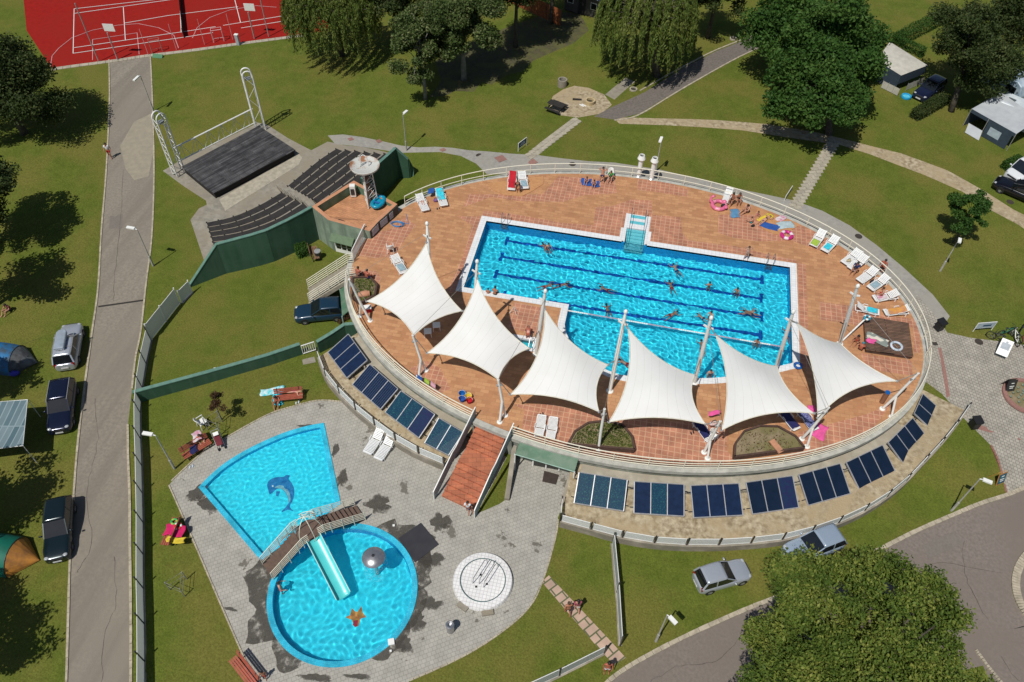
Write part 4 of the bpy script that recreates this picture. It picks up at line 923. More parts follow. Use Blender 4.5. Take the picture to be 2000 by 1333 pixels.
b.build('door_frame', white_p, ent, world=True)
m_ = [at(x, y, -2.385) for x, y in ((1063,920),(1092,928),(1086,947),(1059,941))]; tag(MB().prism([Vector(p[:2]) for p in m_], -2.39, -2.37).build('door_mat', mat('dark_mat', (.05, .035, .03), .9)), 'dark door mat in front of the basement entrance', 'mat')
# small green canopy at the left rim
q = [at(664, 566, -.9), at(686, 548, -.3), at(690, 600, -.3), at(668, 618, -.9)]; cn = thing('side_canopy', 'small green canopy behind the parked navy hatchback', 'canopy', gp(672, 600))
b = MB(); b.add(q + [p - Vector((0, 0, .08)) for p in q], [(3, 2, 1, 0), (4, 5, 6, 7), (0, 1, 5, 4), (1, 2, 6, 5), (2, 3, 7, 6), (3, 0, 4, 7)]); b.build('roof_sheet', green_s, cn, world=True)
b = MB()
for p in (q[0], q[3]): b.tube([p, Vector((p.x, p.y, -2.6))], .05, 6)
b.build('post', MATS['mint_trim'], cn, world=True)
# ================================================================ masts, cables and sails
sail_m = bpy.data.materials.new('sail_cloth'); sail_m.use_nodes = True; nt = sail_m.node_tree; _p = nt.nodes['Principled BSDF']; _p.inputs['Base Color'].default_value = (.84, .84, .82, 1); _p.inputs['Roughness'].default_value = .6; _p.inputs['Specular IOR Level'].default_value = .2
uv = _n(nt, 'ShaderNodeAttribute', attribute_name='seam'); sm_ = _n(nt, 'ShaderNodeMath', operation='FRACT'); nt.links.new(uv.outputs['Fac'], sm_.inputs[0])
m1 = _n(nt, 'ShaderNodeMapRange'); m1.inputs[1].default_value = .0; m1.inputs[2].default_value = .035; m1.inputs[3].default_value = 1; m1.inputs[4].default_value = 0; nt.links.new(sm_.outputs[0], m1.inputs[0])
nz = _n(nt, 'ShaderNodeTexNoise'); nz.inputs['Scale'].default_value = .7; nz.inputs['Detail'].default_value = 6; tcn = _n(nt, 'ShaderNodeTexCoord'); nt.links.new(tcn.outputs['Object'], nz.inputs[0])
dm = _n(nt, 'ShaderNodeMapRange'); dm.inputs[1].default_value = .4; dm.inputs[2].default_value = .7; dm.inputs[4].default_value = .5; nt.links.new(nz.outputs[0], dm.inputs[0])
x0 = _n(nt, 'ShaderNodeMix', data_type='RGBA'); x0.inputs[6].default_value = (.76, .76, .74, 1); x0.inputs[7].default_value = (.69, .69, .66, 1); nt.links.new(dm.outputs[0], x0.inputs[0])
x1 = _n(nt, 'ShaderNodeMix', data_type='RGBA'); x1.inputs[7].default_value = (.50, .49, .44, 1); nt.links.new(m1.outputs[0], x1.inputs[0]); nt.links.new(x0.outputs[2], x1.inputs[6]); nt.links.new(x1.outputs[2], _p.inputs['Base Color'])
tr = _n(nt, 'ShaderNodeBsdfTranslucent'); tr.inputs[0].default_value = (.8, .78, .7, 1); ms = _n(nt, 'ShaderNodeMixShader'); ms.inputs[0].default_value = .12
nt.links.new(_p.outputs[0], ms.inputs[1]); nt.links.new(tr.outputs[0], ms.inputs[2]); nt.links.new(ms.outputs[0], nt.nodes['Material Output'].inputs[0]); MATS['sail_cloth'] = sail_m
trim_m = mat('sail_hem', (.70, .66, .54), .7)
def coons(C, sag):
    """C = 4 corners in order; sag = inward bow of each edge (m)"""
    ctr = sum(C, Vector()) / 4
    def edge(i, t, j):
        a_, c_ = C[i], C[j]; p = a_.lerp(c_, t); mid = (a_ + c_) / 2; inn = (ctr - mid); inn = inn - (c_ - a_) * inn.dot(c_ - a_) / (c_ - a_).length_squared
        return p + inn.normalized() * .62 * sag[i if (i, j) in ((0, 1), (1, 2), (2, 3)) else 3] * 4 * t * (1 - t)
    E = [lambda u: edge(0, u, 1), lambda v: edge(1, v, 2), lambda u: edge(2, 1 - u, 3), lambda v: edge(3, 1 - v, 0)]
    def f(u, v):
        c0, c1 = E[0](u), E[2](u); d0, d1 = E[3](v), E[1](v)
        bil = C[0] * (1 - u) * (1 - v) + C[1] * u * (1 - v) + C[2] * u * v + C[3] * (1 - u) * v
        return c0 * (1 - v) + c1 * v + d0 * (1 - u) + d1 * u - bil
    return f
def sail(corners, sag, label, nseam=8, along='u'):
    C = [at(*q) for q in corners]; f = coons(C, sag); n = 28
    t = thing('shade_sail', label, 'shade sail', Vector((C[2].x, C[2].y, C[2].z)), 0, 'white shade sails below the large pool')
    b = MB(); b.grid(n, n, f); o = b.build('sail_cloth', sail_m, t, world=True, smooth=True)
    at_ = o.data.attributes.new('seam', 'FLOAT', 'POINT'); at_.data.foreach_set('value', [((i % (n + 1)) / n if along == 'u' else (i // (n + 1)) / n) * nseam for i in range((n + 1) ** 2)])
    b = MB(); E = [f(i / n, 0) for i in range(n)] + [f(1, i / n) for i in range(n)] + [f(1 - i / n, 1) for i in range(n)] + [f(0, 1 - i / n) for i in range(n)]
    b.tube(E, .035, 5, True); b.build('hem', trim_m, t, world=True)
    b = MB()
    for c_ in C: b.box(c_, (.16, .16, .05), .6)
    b.build('corner_plate', alu, t, world=True); return C
ZT, ZR, ZB, ZL = 6.2, 2.9, 3.2, 2.6
# corners: top, right, bottom-right, left (photo point + height)
sails = []
sails.append(sail([(833,474,6.3),(903,608,3.0),(808,656,3.4),(716,589,2.7)], (.75,.55,.75,.85), 'shade sail farthest left, its tip above the loungers by the left rim'))
sails.append(sail([(932,544,6.3),(1034,681,3.0),(973,742,3.4),(834,690,2.5)], (.85,.65,.75,.95), 'second shade sail from the left, its tip over the pool corner'))
sails.append(sail([(1064,604,6.3),(1187,713,3.0),(1170,805,3.4),(997,771,2.6)], (.85,.75,.65,1.05), 'third shade sail from the left, beside the small white edged basin'))
sails.append(sail([(1226,641,6.3),(1357,733,3.0),(1378,829,3.4),(1189,825,2.6)], (.85,.85,.6,1.0), 'fourth shade sail from the left, above the first grassy planter'))
sails.append(sail([(1397,654,6.3),(1518,716,3.0),(1590,808,3.4),(1409,841,2.6)], (.75,.85,.8,.95), 'fifth shade sail from the left, above the second planter'))
sails.append(sail([(1556,631,6.3),(1641,671,3.2),(1752,745,3.4),(1597,817,2.6)], (.55,.7,1.1,.75), 'shade sail farthest right, beside the wooden sunbathing platform'))
cable_m = mat('cable', (.22, .21, .19), .5)
def mast(base, tip, tz, label, foot=True):
    B_, T_ = at(*base, 0), at(*tip, tz); t = thing('mast', label, 'mast', B_, 0, 'tall white masts of the shade sails')
    b = MB(); b.tube([B_, B_.lerp(T_, .5), B_.lerp(T_, .93), T_], [.13, .15, .11, .07], 12); smooth_by_angle(b.build('pole', white_p, t, world=True), 50)
    b = MB(); b.ball(T_ + Vector((0, 0, .03)), (.14, .14, .2)); b.build('finial', white_p, t, world=True, smooth=True)
    b = MB(); q = B_.lerp(T_, .86); 
    for dx, dy in ((-.35, .12), (.3, -.12)): b.bar(q, q + Vector((dx, dy, .12)), .07, .12)
    b.build('bracket', white_p, t, world=True)
    b = MB(); b.lathe([(.26, 0), (.24, .05), (.12, .09), (.10, .25)], B_, 14); b.build('foot_plate', white_p, t, world=True); return B_, T_
M = []
for i, (bp, tp, lb) in enumerate([((843,620),(834,438),'behind the far left sail'), ((925,655),(932,512),'rising at the lower left corner of the large pool'), ((1047,692),(1065,570),'between the small basin and the third sail'), ((1191,764),(1222,610),'standing between the third and fourth sail with its round foot visible'), ((1356,748),(1389,622),'between the fourth and fifth sail over the shallow end'), ((1513,727),(1549,610),'at the lower right corner of the large pool'), ((1640,672),(1675,560),'farthest right, beside the wooden platform')]):
    M.append(mast(bp, tp, 7.1, 'tall white steel mast ' + lb))
def cable(a_, c_, t): pass
def front_post(base1, base2, joint, jz, top, tz, label):
    A_, B_, J, T_ = at(*base1, 0), (at(*base2, 0) if base2 else None), at(*joint, jz), at(*top, tz)
    t = thing('sail_post', label, 'post', A_, 0, 'braced white posts holding the lower sail corners')
    b = MB(); b.tube([A_, J, T_], [.09, .10, .08], 10); smooth_by_angle(b.build('pole', white_p, t, world=True), 50)
    if B_ is not None: b = MB(); b.tube([B_, J], .075, 10); b.build('brace', white_p, t, world=True)
    b = MB()
    for p in (A_, B_): 
        if p is not None: b.lathe([(.2, 0), (.19, .05), (.09, .08), (.085, .2)], p, 12)
    b.build('foot_plate', white_p, t, world=True); b = MB(); q = J.lerp(T_, .75); b.box(q, (.34, .12, .14), .5); b.build('bracket', alu, t, world=True); return T_
FP = [front_post((723,627),(703,618),(704,592),1.6,(682,546),4.3,'white braced post at the left rim beside the small planter'),
 front_post((818,736),(832,724),(822,702),1.5,(806,655),4.0,'white braced post below the far left sail'),
 front_post((976,825),(987,812),(981,784),1.7,(973,742),4.0,'white braced post at the head of the brick stair'),
 front_post((1169,878),None,(1174,840),2.0,(1181,799),4.4,'slim white post standing in the grassy planter'),
 front_post((1375,884),(1382,896),(1388,858),1.6,(1407,823),3.9,'white braced post beside the dark covered loungers'),
 front_post((1566,858),(1576,873),(1589,833),1.7,(1619,796),3.9,'white braced post beside the pink towel'),
 front_post((1723,799),(1741,815),(1751,773),1.7,(1794,729),4.2,'white braced post at the far right rim')]
for i, (B_, T_) in enumerate(M):
    t = thing('mast_stay', 'thin dark stay cable of the %s mast from the left' % ('first second third fourth fifth sixth seventh'.split()[i]), 'cable', FP[i])
    b = MB(); b.tube([T_ - Vector((0, 0, .8)), FP[i]], .014, 4); b.build('cable', cable_m, t, world=True)
    b = MB()
    if i < 6: b.tube([T_ - Vector((0, 0, .7)), sails[i][0]], .03, 5); b.tube([FP[i], sails[i][3]], .03, 5); b.tube([FP[i + 1], sails[i][2]], .03, 5)
    if i > 0: b.tube([B_.lerp(T_, .42), sails[i - 1][1]], .03, 5)
    if b.v: b.build('shackle', cable_m, t, world=True)
# ================================================================ open-air theatre
wood_d = mat('black_wood', (.030, .026, .023), .8, (.016, .014, .013), 2.5, 9, bump=.6, bscale=18)
def wood_planks(name, a_, c_, w, rot, rough=.75, gap=(.01, .008, .006), n=.3, L=3.0):
    return brick_mat(name, a_, c_, gap, L, w, .37, .02, rot=rot, c_noise=n, rough=rough, bump=.6)
sA, sB, sC, sD = at(355, 326, -1.75), at(505, 246, -1.75), at(577, 293, -1.75), at(417, 378, -1.75)
srot = math.atan2((sB - sA).y, (sB - sA).x)
stage_m = wood_planks('stage_planks', (.085, .083, .085), (.022, .022, .024), .17, -srot, n=.5)
stg = thing('stage', 'low weathered black plank stage between two white lattice towers', 'stage', Vector((sD.x, sD.y, -2.5)))
b = MB(); b.prism([Vector(p[:2]) for p in (sA, sB, sC, sD)], -1.83, -1.75); b.build('deck_planks', stage_m, stg, world=True)
b = MB(); b.prism(inset([Vector(p[:2]) for p in (sA, sB, sC, sD)], .12), -2.6, -1.84); b.build('skirt', mat('dark_skirt', (.012, .011, .010), .9), stg, world=True)
rust_w = mat('chalky_white_steel', (.74, .73, .69), .5, (.50, .45, .38), 3, 8, lo=.55, hi=.8)
def truss_tower(fl, fr, rear, h, label):
    """arched lattice frame on two legs with one braced rear leg"""
    A_, B_ = at(*fl, -2.4), at(*fr, -2.4); C_ = at(*rear, -2.4); t = thing('truss_tower', label, 'tower', (A_ + B_) / 2, 0, 'white lattice towers of the stage')
    up = Vector((0, 0, 1)); w = (B_ - A_); rad = w.length / 2; hh = h - rad; mid = (A_ + B_) / 2; u = w.normalized()
    out = [A_] + [mid + up * hh + u * (-math.cos(R(a)) * rad) + up * math.sin(R(a)) * rad for a in range(0, 181, 15)] + [B_]
    b = MB(); b.tube(out, .07, 8); b.build('arch_frame', rust_w, t, world=True)
    # inner chords 0.32 m inside, and zig-zag lacing between the chords of each leg
    off = (C_ - mid) * .9; off.z = 0; off = off * (1.0)
    b = MB(); b.tube([p + off * .55 for p in out], .06, 8); b.build('rear_frame', rust_w, t, world=True)
    for S in (A_, B_):
        b = MB(); n = int(hh / .42)
        for k in range(n):
            z0, z1 = hh * k / n, hh * (k + 1) / n; p, q = (S, S + off * .55) if k % 2 == 0 else (S + off * .55, S); b.tube([p + up * z0, q + up * z1], .028, 5)
        b.build('lacing', rust_w, t, world=True)
    b = MB()
    for k in range(5):
        z0, z1 = hh * k / 5, hh * (k + 1) / 5; b.tube([A_ + off * .55 + up * z0, B_ + off * .55 + up * z1] if k % 2 else [B_ + off * .55 + up * z0, A_ + off * .55 + up * z1], .022, 5)
    b.build('cross_brace', rust_w, t, world=True)
    b = MB(); 
    for s in (-.3, .3): b.tube([mid + u * s + up * (hh - .3) + off * .3, mid + u * s * .6 + up * (h - .1) + off * .25], .04, 6)
    b.box(mid + up * (hh - .45) + off * .3, (.5, .4, .16), math.atan2(u.y, u.x)); b.build('pulley', mat('grey_steel', (.22, .24, .25), .5), t, world=True); return A_, B_
truss_tower((338, 340), (353, 330), (362, 345), 6.4, 'white arched lattice tower at the left corner of the black stage')
truss_tower((499, 250), (516, 247), (514, 262), 6.4, 'white arched lattice tower at the far right corner of the black stage')
g0, g1 = at(351, 321, -2.0), at(501, 244, -2.0); g0.z = g1.z = -1.7; tb = thing('lattice_beam', 'low white lattice beam running behind the black stage', 'beam', g0)
b = MB(); up = Vector((0, 0, 1)); b.tube([g0, g1], .055, 6); b.tube([g0 + up * 1.5, g1 + up * 1.5], .065, 6); b.build('chord', rust_w, tb, world=True) ; b = MB()
for k in range(12):
    p, q = g0.lerp(g1, k / 12), g0.lerp(g1, (k + 1) / 12); b.tube([p + up * (1.5 if k % 2 else 0), q + up * (0 if k % 2 else 1.5)], .022, 5)
    if k % 2: b.tube([p, p + up * 1.5], .022, 5)
b.build('lacing', rust_w, tb, world=True)
flat('stage_apron', [at(428, 390, -2.46), at(582, 300, -2.46), at(596, 315, -2.46), at(440, 412, -2.46)], conc_l, px=False, dz=.01)
# seat rows: black plank benches on rising concrete treads
def seat_rows(front, back, n, z0, z1, label):
    F, B_ = spline([at(x, y, z0) for x, y in front], 6), spline([at(x, y, z1) for x, y in back], 6); N = len(F)
    t = thing('seat_rows', label, 'tiered seating', F[0]); rows = []
    for k in range(n):
        f = k / (n - 1); z = z0 + (z1 - z0) * f; rows.append([Vector((F[i].lerp(B_[i], f).x, F[i].lerp(B_[i], f).y, z)) for i in range(N)])
    for k in range(n):
        P = rows[k]; nx = rows[k + 1] if k < n - 1 else [p + (p - rows[k - 1][i]) for i, p in enumerate(P)]
        b = MB(); pv = [p.lerp(q, -.02) for p, q in zip(P, nx)]; qv = [p.lerp(q, .86) for p, q in zip(P, nx)]
        q2 = [Vector(p[:2]) for p in pv] + [Vector(p[:2]) for p in qv[::-1]]
        b.prism([Vector(p[:2]) for p in pv] + [Vector(p[:2]) for p in [a.lerp(c, 1.0) for a, c in zip(P, nx)][::-1]], -2.6, P[0].z - .05); b.build('tread', conc_m, t, world=True)
        b = MB(); w = [Vector(p[:2]) for p in [a.lerp(c, .2) for a, c in zip(P, nx)]] + [Vector(p[:2]) for p in [a.lerp(c, .98) for a, c in zip(P, nx)][::-1]]
        b.prism(w, P[0].z - .04, P[0].z + .1); b.build('bench', wood_d, t, world=True)
        b = MB(); 
        for p, q in list(zip(pv, nx))[::3]: b.box(p.lerp(q, .12) + Vector((0, 0, .0)), (.1, .1, .1), .6)
        b.build('support', MATS['dark_skirt'], t, world=True)
    return t
seat_rows([(403,434),(455,422),(505,400),(548,375)], [(415,472),(478,462),(548,438),(604,404)], 5, -1.75, -.25, 'left block of curved black bench rows facing the stage')
seat_rows([(560,363),(590,338),(622,312),(654,291)], [(622,395),(668,362),(712,328),(748,300)], 6, -1.75, -.1, 'right block of curved black bench rows facing the stage')
b = MB()
for k in range(9):
    f = k / 8; c_ = at(553 + 55 * f, 368 + 32 * f, -2.1 + 1.8 * f); b.box((c_.x, c_.y, c_.z - .4), (1.5, .62, .9), R(-42))
ai = b.build('aisle_steps', conc_m); tag(ai, 'grey concrete aisle steps between the two blocks of benches', 'steps')
# tall green walls
green_w = mat('green_wall', (.028, .085, .048), .75, (.022, .070, .040), 1.2, 9, c3=(.040, .105, .062), scale3=.4, bump=.15, bscale=6)
def _vstreak(m, c, amt=.6):
    nt = m.node_tree; b = nt.nodes['Principled BSDF']; src = b.inputs['Base Color'].links[0].from_socket; tc = _n(nt, 'ShaderNodeTexCoord'); mp = _n(nt, 'ShaderNodeMapping'); mp.inputs['Scale'].default_value = (2.2, 2.2, .16); nt.links.new(tc.outputs['Object'], mp.inputs[0]); nz = _n(nt, 'ShaderNodeTexNoise'); nz.inputs['Scale'].default_value = 1; nz.inputs['Detail'].default_value = 7; nt.links.new(mp.outputs[0], nz.inputs[0]); mr = _n(nt, 'ShaderNodeMapRange'); mr.inputs[1].default_value = .45; mr.inputs[2].default_value = .68; mr.inputs[4].default_value = amt; nt.links.new(nz.outputs[0], mr.inputs[0]); x = _n(nt, 'ShaderNodeMix', data_type='RGBA'); x.inputs[7].default_value = (*c, 1); nt.links.new(mr.outputs[0], x.inputs[0]); nt.links.new(src, x.inputs[6]); nt.links.new(x.outputs[2], b.inputs['Base Color'])
_vstreak(green_w, (.055, .115, .075), .7)
cap_m = mat('wall_cap', (.13, .24, .19), .7, (.09, .19, .15), 3)
def tall_wall(top, label, th=.22, m=None, name='green_wall', cap=True):
    """top: photo points with height; the wall stands on the terrain"""
    P = [at(x, y, z) for x, y, z in top]; t = thing(name, label, 'wall', Vector((P[0].x, P[0].y, hz(P[0].x, P[0].y))))
    b = MB(); c = MB()
    for p, q in zip(P, P[1:]):
        d = Vector((q.x - p.x, q.y - p.y, 0)).normalized(); nn = Vector((-d.y, d.x, 0)) * th / 2; zb = min(hz(p.x, p.y), hz(q.x, q.y)) - .25
        b.add([p - nn, q - nn, q + nn, p + nn] + [Vector((v.x, v.y, zb)) for v in (p - nn, q - nn, q + nn, p + nn)], [(0, 1, 2, 3), (4, 5, 1, 0), (7, 3, 2, 6), (0, 3, 7, 4), (1, 5, 6, 2)])
        up = Vector((0, 0, .035)); n2 = nn * 1.25; c.add([p - n2 + up, q - n2 + up, q + n2 + up, p + n2 + up, p - n2 - up, q - n2 - up, q + n2 - up, p + n2 - up], [(0, 1, 2, 3), (0, 4, 5, 1), (3, 2, 6, 7)])
    b.build('wall_face', m or green_w, t, world=True)
    if cap: c.build('capping', cap_m, t, world=True)
    return t
tall_wall([(609,404,1.1),(584,418,1.05),(559,431,1.0),(519,450,.9),(490,459,.85),(460,467,.8),(422,477,.7),(369,558,-2.35)], 'tall dark green curved wall backing the left benches')
tall_wall([(706,350,1.1),(722,336,1.0),(740,318,.9),(757,303,.85),(772,289,.8),(797,311,-.4),(806,328,-1.7),(805,345,-2.5)], 'dark green wall fin behind the right benches, in shade')
tall_wall([(259,766,-1.35),(400,728,-1.35),(520,694,-1.35),(585,672,-1.35)], 'long low dark green wall crossing the lawn from the lane fence')
tall_wall([(618,668,-1.25),(645,652,-1.1),(672,634,-.8),(694,632,-.6)], 'short wavy green wall end curving up to the terrace')
b = MB(); q = gp(599, 700); t = thing('low_gate', 'small dark barred gate in the gap of the low green wall', 'gate', q); g0, g1 = at(588, 676, -1.45), at(613, 668, -1.45)
for k in range(7):
    p = g0.lerp(g1, k / 6); b.tube([p, Vector((p.x, p.y, -2.4))], .03, 5)
b.build('bar', white_p, t, world=True); b = MB()
for z in (-1.45, -2.35): b.tube([Vector((g0.x, g0.y, z)), Vector((g1.x, g1.y, z))], .04, 6)
b.build('rail', white_p, t, world=True)
flat('gate_threshold', [gp(590,703), gp(614,697), gp(617,708), gp(592,713)], conc_m, px=False)
p = at(427, 722, -1.7); tag(MB().box(p, (.62, .05, .4), R(14) + 0).build('wall_plate', white_p), 'small white notice plate fixed to the long low green wall', 'sign')
# ================================================================ pump house with roof terrace
ph = thing('terrace_building', 'pale green flat roofed building with an orange tiled roof terrace beside the pool deck', 'building', at(690, 470, -2.4))
ZRoof = .55
T = [at(609,404,1.15), at(691,353,1.15), at(776,399,1.0), at(757,417,.95), at(739,433,.9), at(722,452,.85), at(641,430,.95)]
out2 = [Vector(p[:2]) for p in T]
pale_g = mat('pale_green_render', (.27, .34, .25), .85, (.20, .27, .20), 1.2, 9, c3=(.16, .20, .15), scale3=.5, bump=.2)
_vstreak(pale_g, (.12, .16, .12), .8); _vstreak(wall_m, (.14, .16, .13), .8)
b = MB(); n = len(T)
for i in range(n):
    p, q = T[i], T[(i + 1) % n]; b.add([p, q, Vector((q.x, q.y, -2.7)), Vector((p.x, p.y, -2.7))], [(0, 1, 2, 3)])
b.build('outer_wall', pale_g, ph, world=True)
ins = inset(out2, .32); b = MB()
for i in range(n):
    j = (i + 1) % n; p, q, r_, s_ = T[i], T[j], Vector((ins[j].x, ins[j].y, T[j].z)), Vector((ins[i].x, ins[i].y, T[i].z)); b.add([p, q, r_, s_], [(0, 1, 2, 3)])
terr_m = brick_mat('terrace_tiles', (.52, .25, .12), (.44, .20, .095), (.33, .16, .085), .5, .22, .5, .014, rot=R(20), c_noise=.2, wear=(.58, .42, .30), wscale=.35, wlo=.62, whi=.75)
b.build('parapet_cap', mat('terracotta_cap', (.52, .26, .14), .7, (.46, .21, .11), 4), ph, world=True); b = MB()
for i in range(n):
    j = (i + 1) % n; b.add([(ins[i].x, ins[i].y, T[i].z), (ins[j].x, ins[j].y, T[j].z), (ins[j].x, ins[j].y, .3), (ins[i].x, ins[i].y, .3)], [(0, 1, 2, 3)])
b.build('parapet_inner', green_s, ph, world=True)
zr = [min(.30 + 0, .3)] * n; zr = [.25, .25, .72, .78, .78, .78, .78]
b = MB(); tri = GEO.tessellate_polygon([[Vector((p.x, p.y, 0)) for p in ins]]); b.add([(p.x, p.y, z) for p, z in zip(ins, zr)], [tuple(t_) for t_ in tri]); b.build('roof_tiles', terr_m, ph, world=True)
# notice boards facing the deck
bd = mat('dark_board', (.03, .03, .03), .6); pp = mat('poster_paper', (.50, .52, .56), .6, (.30, .33, .38), 9)
b = MB(); p, q = at(727, 448, .0), at(776, 404, .0); 
def wallq(b, i, u0, u1, z0, z1, off):
    p, q = T[i], T[i + 1]; d = (q - p); d.z = 0; nn = Vector((d.y, -d.x, 0)).normalized(); c = sum(T, Vector()) / n; mid = (p + q) / 2
    if (mid + nn - c).length < (mid - c).length: nn = -nn
    a_, c_ = p + d * u0 + nn * off, p + d * u1 + nn * off; P = [Vector((a_.x, a_.y, z0)), Vector((c_.x, c_.y, z0)), Vector((c_.x, c_.y, z1)), Vector((a_.x, a_.y, z1))]; b.add(P + [v - nn * (off - .005) for v in P], [(0, 1, 2, 3), (0, 4, 5, 1), (1, 5, 6, 2), (2, 6, 7, 3), (3, 7, 4, 0)])
for i in (2, 3, 4): wallq(b, i, .03, .97, .08, .84, .05)
b.build('notice_wall', bd, ph, world=True)
for i, u0, u1 in ((4, .12, .85), (3, .15, .9), (2, .55, .92)):
    b = MB(); wallq(b, i, u0, u1, .14, .78, .07); b.build('poster', pp, ph, world=True)
# window with awning on the lower wall
i = 5; b = MB(); wallq(b, 5, .50, .95, -2.45, -1.2, .05); b.build('window_frame', white_p, ph, world=True); 
for r_ in range(2):
    for k in range(3):
        b = MB(); u = .53 + k * .135; wallq(b, 5, u, u + .11, -2.02 + r_ * .32, -1.75 + r_ * .32, .06); b.build('pane', MATS['dark_glass'], ph, world=True)
p, q = T[5], T[6]; d = q - p; d.z = 0; nn = Vector((d.y, -d.x, 0)).normalized(); nn = nn if (p + nn - sum(T, Vector()) / n).length > (p - nn - sum(T, Vector()) / n).length else -nn
a_, c_ = p + d * .42, p + d * .98; a_.z = c_.z = -.40; P = [a_ + nn * .02, c_ + nn * .02, c_ + nn * .6 - Vector((0, 0, .4)), a_ + nn * .6 - Vector((0, 0, .4))]
b = MB(); b.add(P + [v - Vector((0, 0, .05)) for v in P], [(0, 1, 2, 3), (4, 5, 6, 7), (0, 4, 5, 1), (1, 5, 6, 2), (2, 6, 7, 3), (3, 7, 4, 0)]); b.build('awning', mat('awning_green', (.10, .16, .08), .7, (.08, .13, .07), 4), ph, world=True)
# water tower with dish
tw = thing('lookout_tower', 'small steel lattice tower carrying a rusty round dish on the roof terrace', 'tower', at(722, 398, .75))
dc = at(712, 322, 5.2); base_c = at(724, 396, .75); cdir = Vector((dc.x - base_c.x, dc.y - base_c.y, 0))
dc = Vector((base_c.x + cdir.x * .6, base_c.y + cdir.y * .6, 0)); 
# choose the height so that the dish sits over the legs
hz_t = 4.6; dc = at(712, 322, hz_t); dr = 1.15
dish_m = mat('rusty_white', (.52, .52, .48), .6, (.30, .13, .06), 1.1, 6, lo=.5, hi=.62)
b = MB(); b.lathe([(dr, 0), (dr + .05, -.02), (dr + .03, -.16), (0, -.2)], dc, 32); b.lathe([(dr, 0), (dr - .08, -.05), (0, -.09)], dc, 32); smooth_by_angle(b.build('dish', dish_m, tw, world=True), 30)
for ang in (30, 150, 270):
    o_ = Vector((math.cos(R(ang)), math.sin(R(ang)), 0)); g = Vector((base_c.x, base_c.y, .6)) + o_ * .62; b = MB(); b.tube([g, Vector((dc.x, dc.y, hz_t - .15)) + o_ * .45], .05, 8); b.build('leg', rust_w, tw, world=True)
b = MB()
for k in range(5):
    z0 = .8 + k * .75
    for a1, a2 in ((30, 150), (150, 270), (270, 30)):
        f0, f1 = (z0 - .6) / (hz_t - .6), (z0 + .6 - .6) / (hz_t - .6); P = lambda a, f: Vector((base_c.x, base_c.y, .6)).lerp(Vector((dc.x, dc.y, hz_t)), f) + Vector((math.cos(R(a)), math.sin(R(a)), 0)) * (.62 - .17 * f)
        b.tube([P(a1, f0), P(a2, f1)], .022, 5); b.tube([P(a1, f0), P(a2, f0)], .022, 5)
b.build('lacing', rust_w, tw, world=True)
b = MB(); b.tube([Vector((base_c.x, base_c.y, .6)), Vector((dc.x, dc.y, hz_t - .1))], .19, 10); b.build('riser_pipe', mat('rusty_pipe', (.13, .08, .05), .8, (.05, .035, .03), 3), tw, world=True)
b = MB()
for s in (-.3, .3): b.tube([dc + Vector((s, 0, 0)), dc + Vector((s, 0, .5)), dc + Vector((s * .6, .0, .85)), dc + Vector((0, 0, .95))], .035, 6)
b.tube([dc + Vector((-.3, -.25, 0)), dc + Vector((-.25, -.2, 1.0))], .04, 6); b.build('hoop', white_p, tw, world=True)
# ladder box on the terrace, rubber boat
p = at(691, 384, .3); t = thing('meter_box', 'white electrical box with a lamp arm standing in the corner of the roof terrace', 'box', p)
b = MB(); b.box((p.x, p.y, .95), (.45, .4, 1.1), .3); b.build('body', white_p, t, world=True); b = MB(); b.box((p.x + .05, p.y - .23, .95), (.3, .03, .6), .3); b.build('door', dark_p, t, world=True)
def boat(loc, rz, label):
    t = thing('rubber_boat', label, 'inflatable', loc, rz); m = mat('boat_turquoise', (.01, .28, .42), .3, (.0, .22, .36), 3)
    b = MB(); b.tube([Vector((.75 * math.cos(a) * (1 if math.cos(a) > 0 else .9), .42 * math.sin(a), .22)) for a in [2 * math.pi * i / 22 for i in range(22)]], .17, 8, True); b.build('tube', m, t, smooth=True)
    b = MB(); b.box((0, 0, .12), (1.1, .6, .1)); b.build('floor', m, t); b = MB(); b.box((-.15, 0, .28), (.16, .6, .1)); b.build('seat', paint('boat_blue', (.02, .12, .35)), t); return t
boat(at(739, 399, .8), R(80), 'turquoise rubber boat lying on the roof terrace beside the tower')
p = at(662, 430, .8); tag(MB().box((p.x, p.y, .82), (.12, .05, .05)).box((p.x + .5, p.y - .1, .82), (.12, .05, .05)).bar((p.x, p.y, .86), (p.x + .5, p.y - .1, .86), .04, .04).build('wire_handle', dark_p), 'bent black handle lying on the orange roof terrace', 'handle')
# side stair on the left rim with five-bar railings
ls = thing('side_stair', 'narrow stair with cream bar railings descending left from the pool terrace', 'stairs', at(640, 550, -2.4))
a0, a1 = at(681, 528, 0), at(603, 574, -2.0); b = MB(); a0 = a0 + Vector((0, 0, 0))
d = Vector((a1.x - a0.x, a1.y - a0.y, 0)); L_ = d.length; u = d.normalized(); nn = Vector((-u.y, u.x, 0)); ang = math.atan2(u.y, u.x)
for k in range(12):
    c_ = a0 + u * (L_ * (k + .5) / 12); z = -(k + .5) * 2.2 / 12; b.box((c_.x, c_.y, z - .12), (L_ / 12 + .02, 1.5, .2), ang)
b.build('step', conc_m, ls, world=True); b = MB(); e = a0 + u * L_; b.bar(a0 - nn * .8 - Vector((0, 0, .3)), Vector((e.x, e.y, -2.4)) - nn * .8, .12, .35); b.bar(a0 + nn * .8 - Vector((0, 0, .3)), Vector((e.x, e.y, -2.4)) + nn * .8, .12, .35); b.build('stringer', conc_l, ls, world=True)
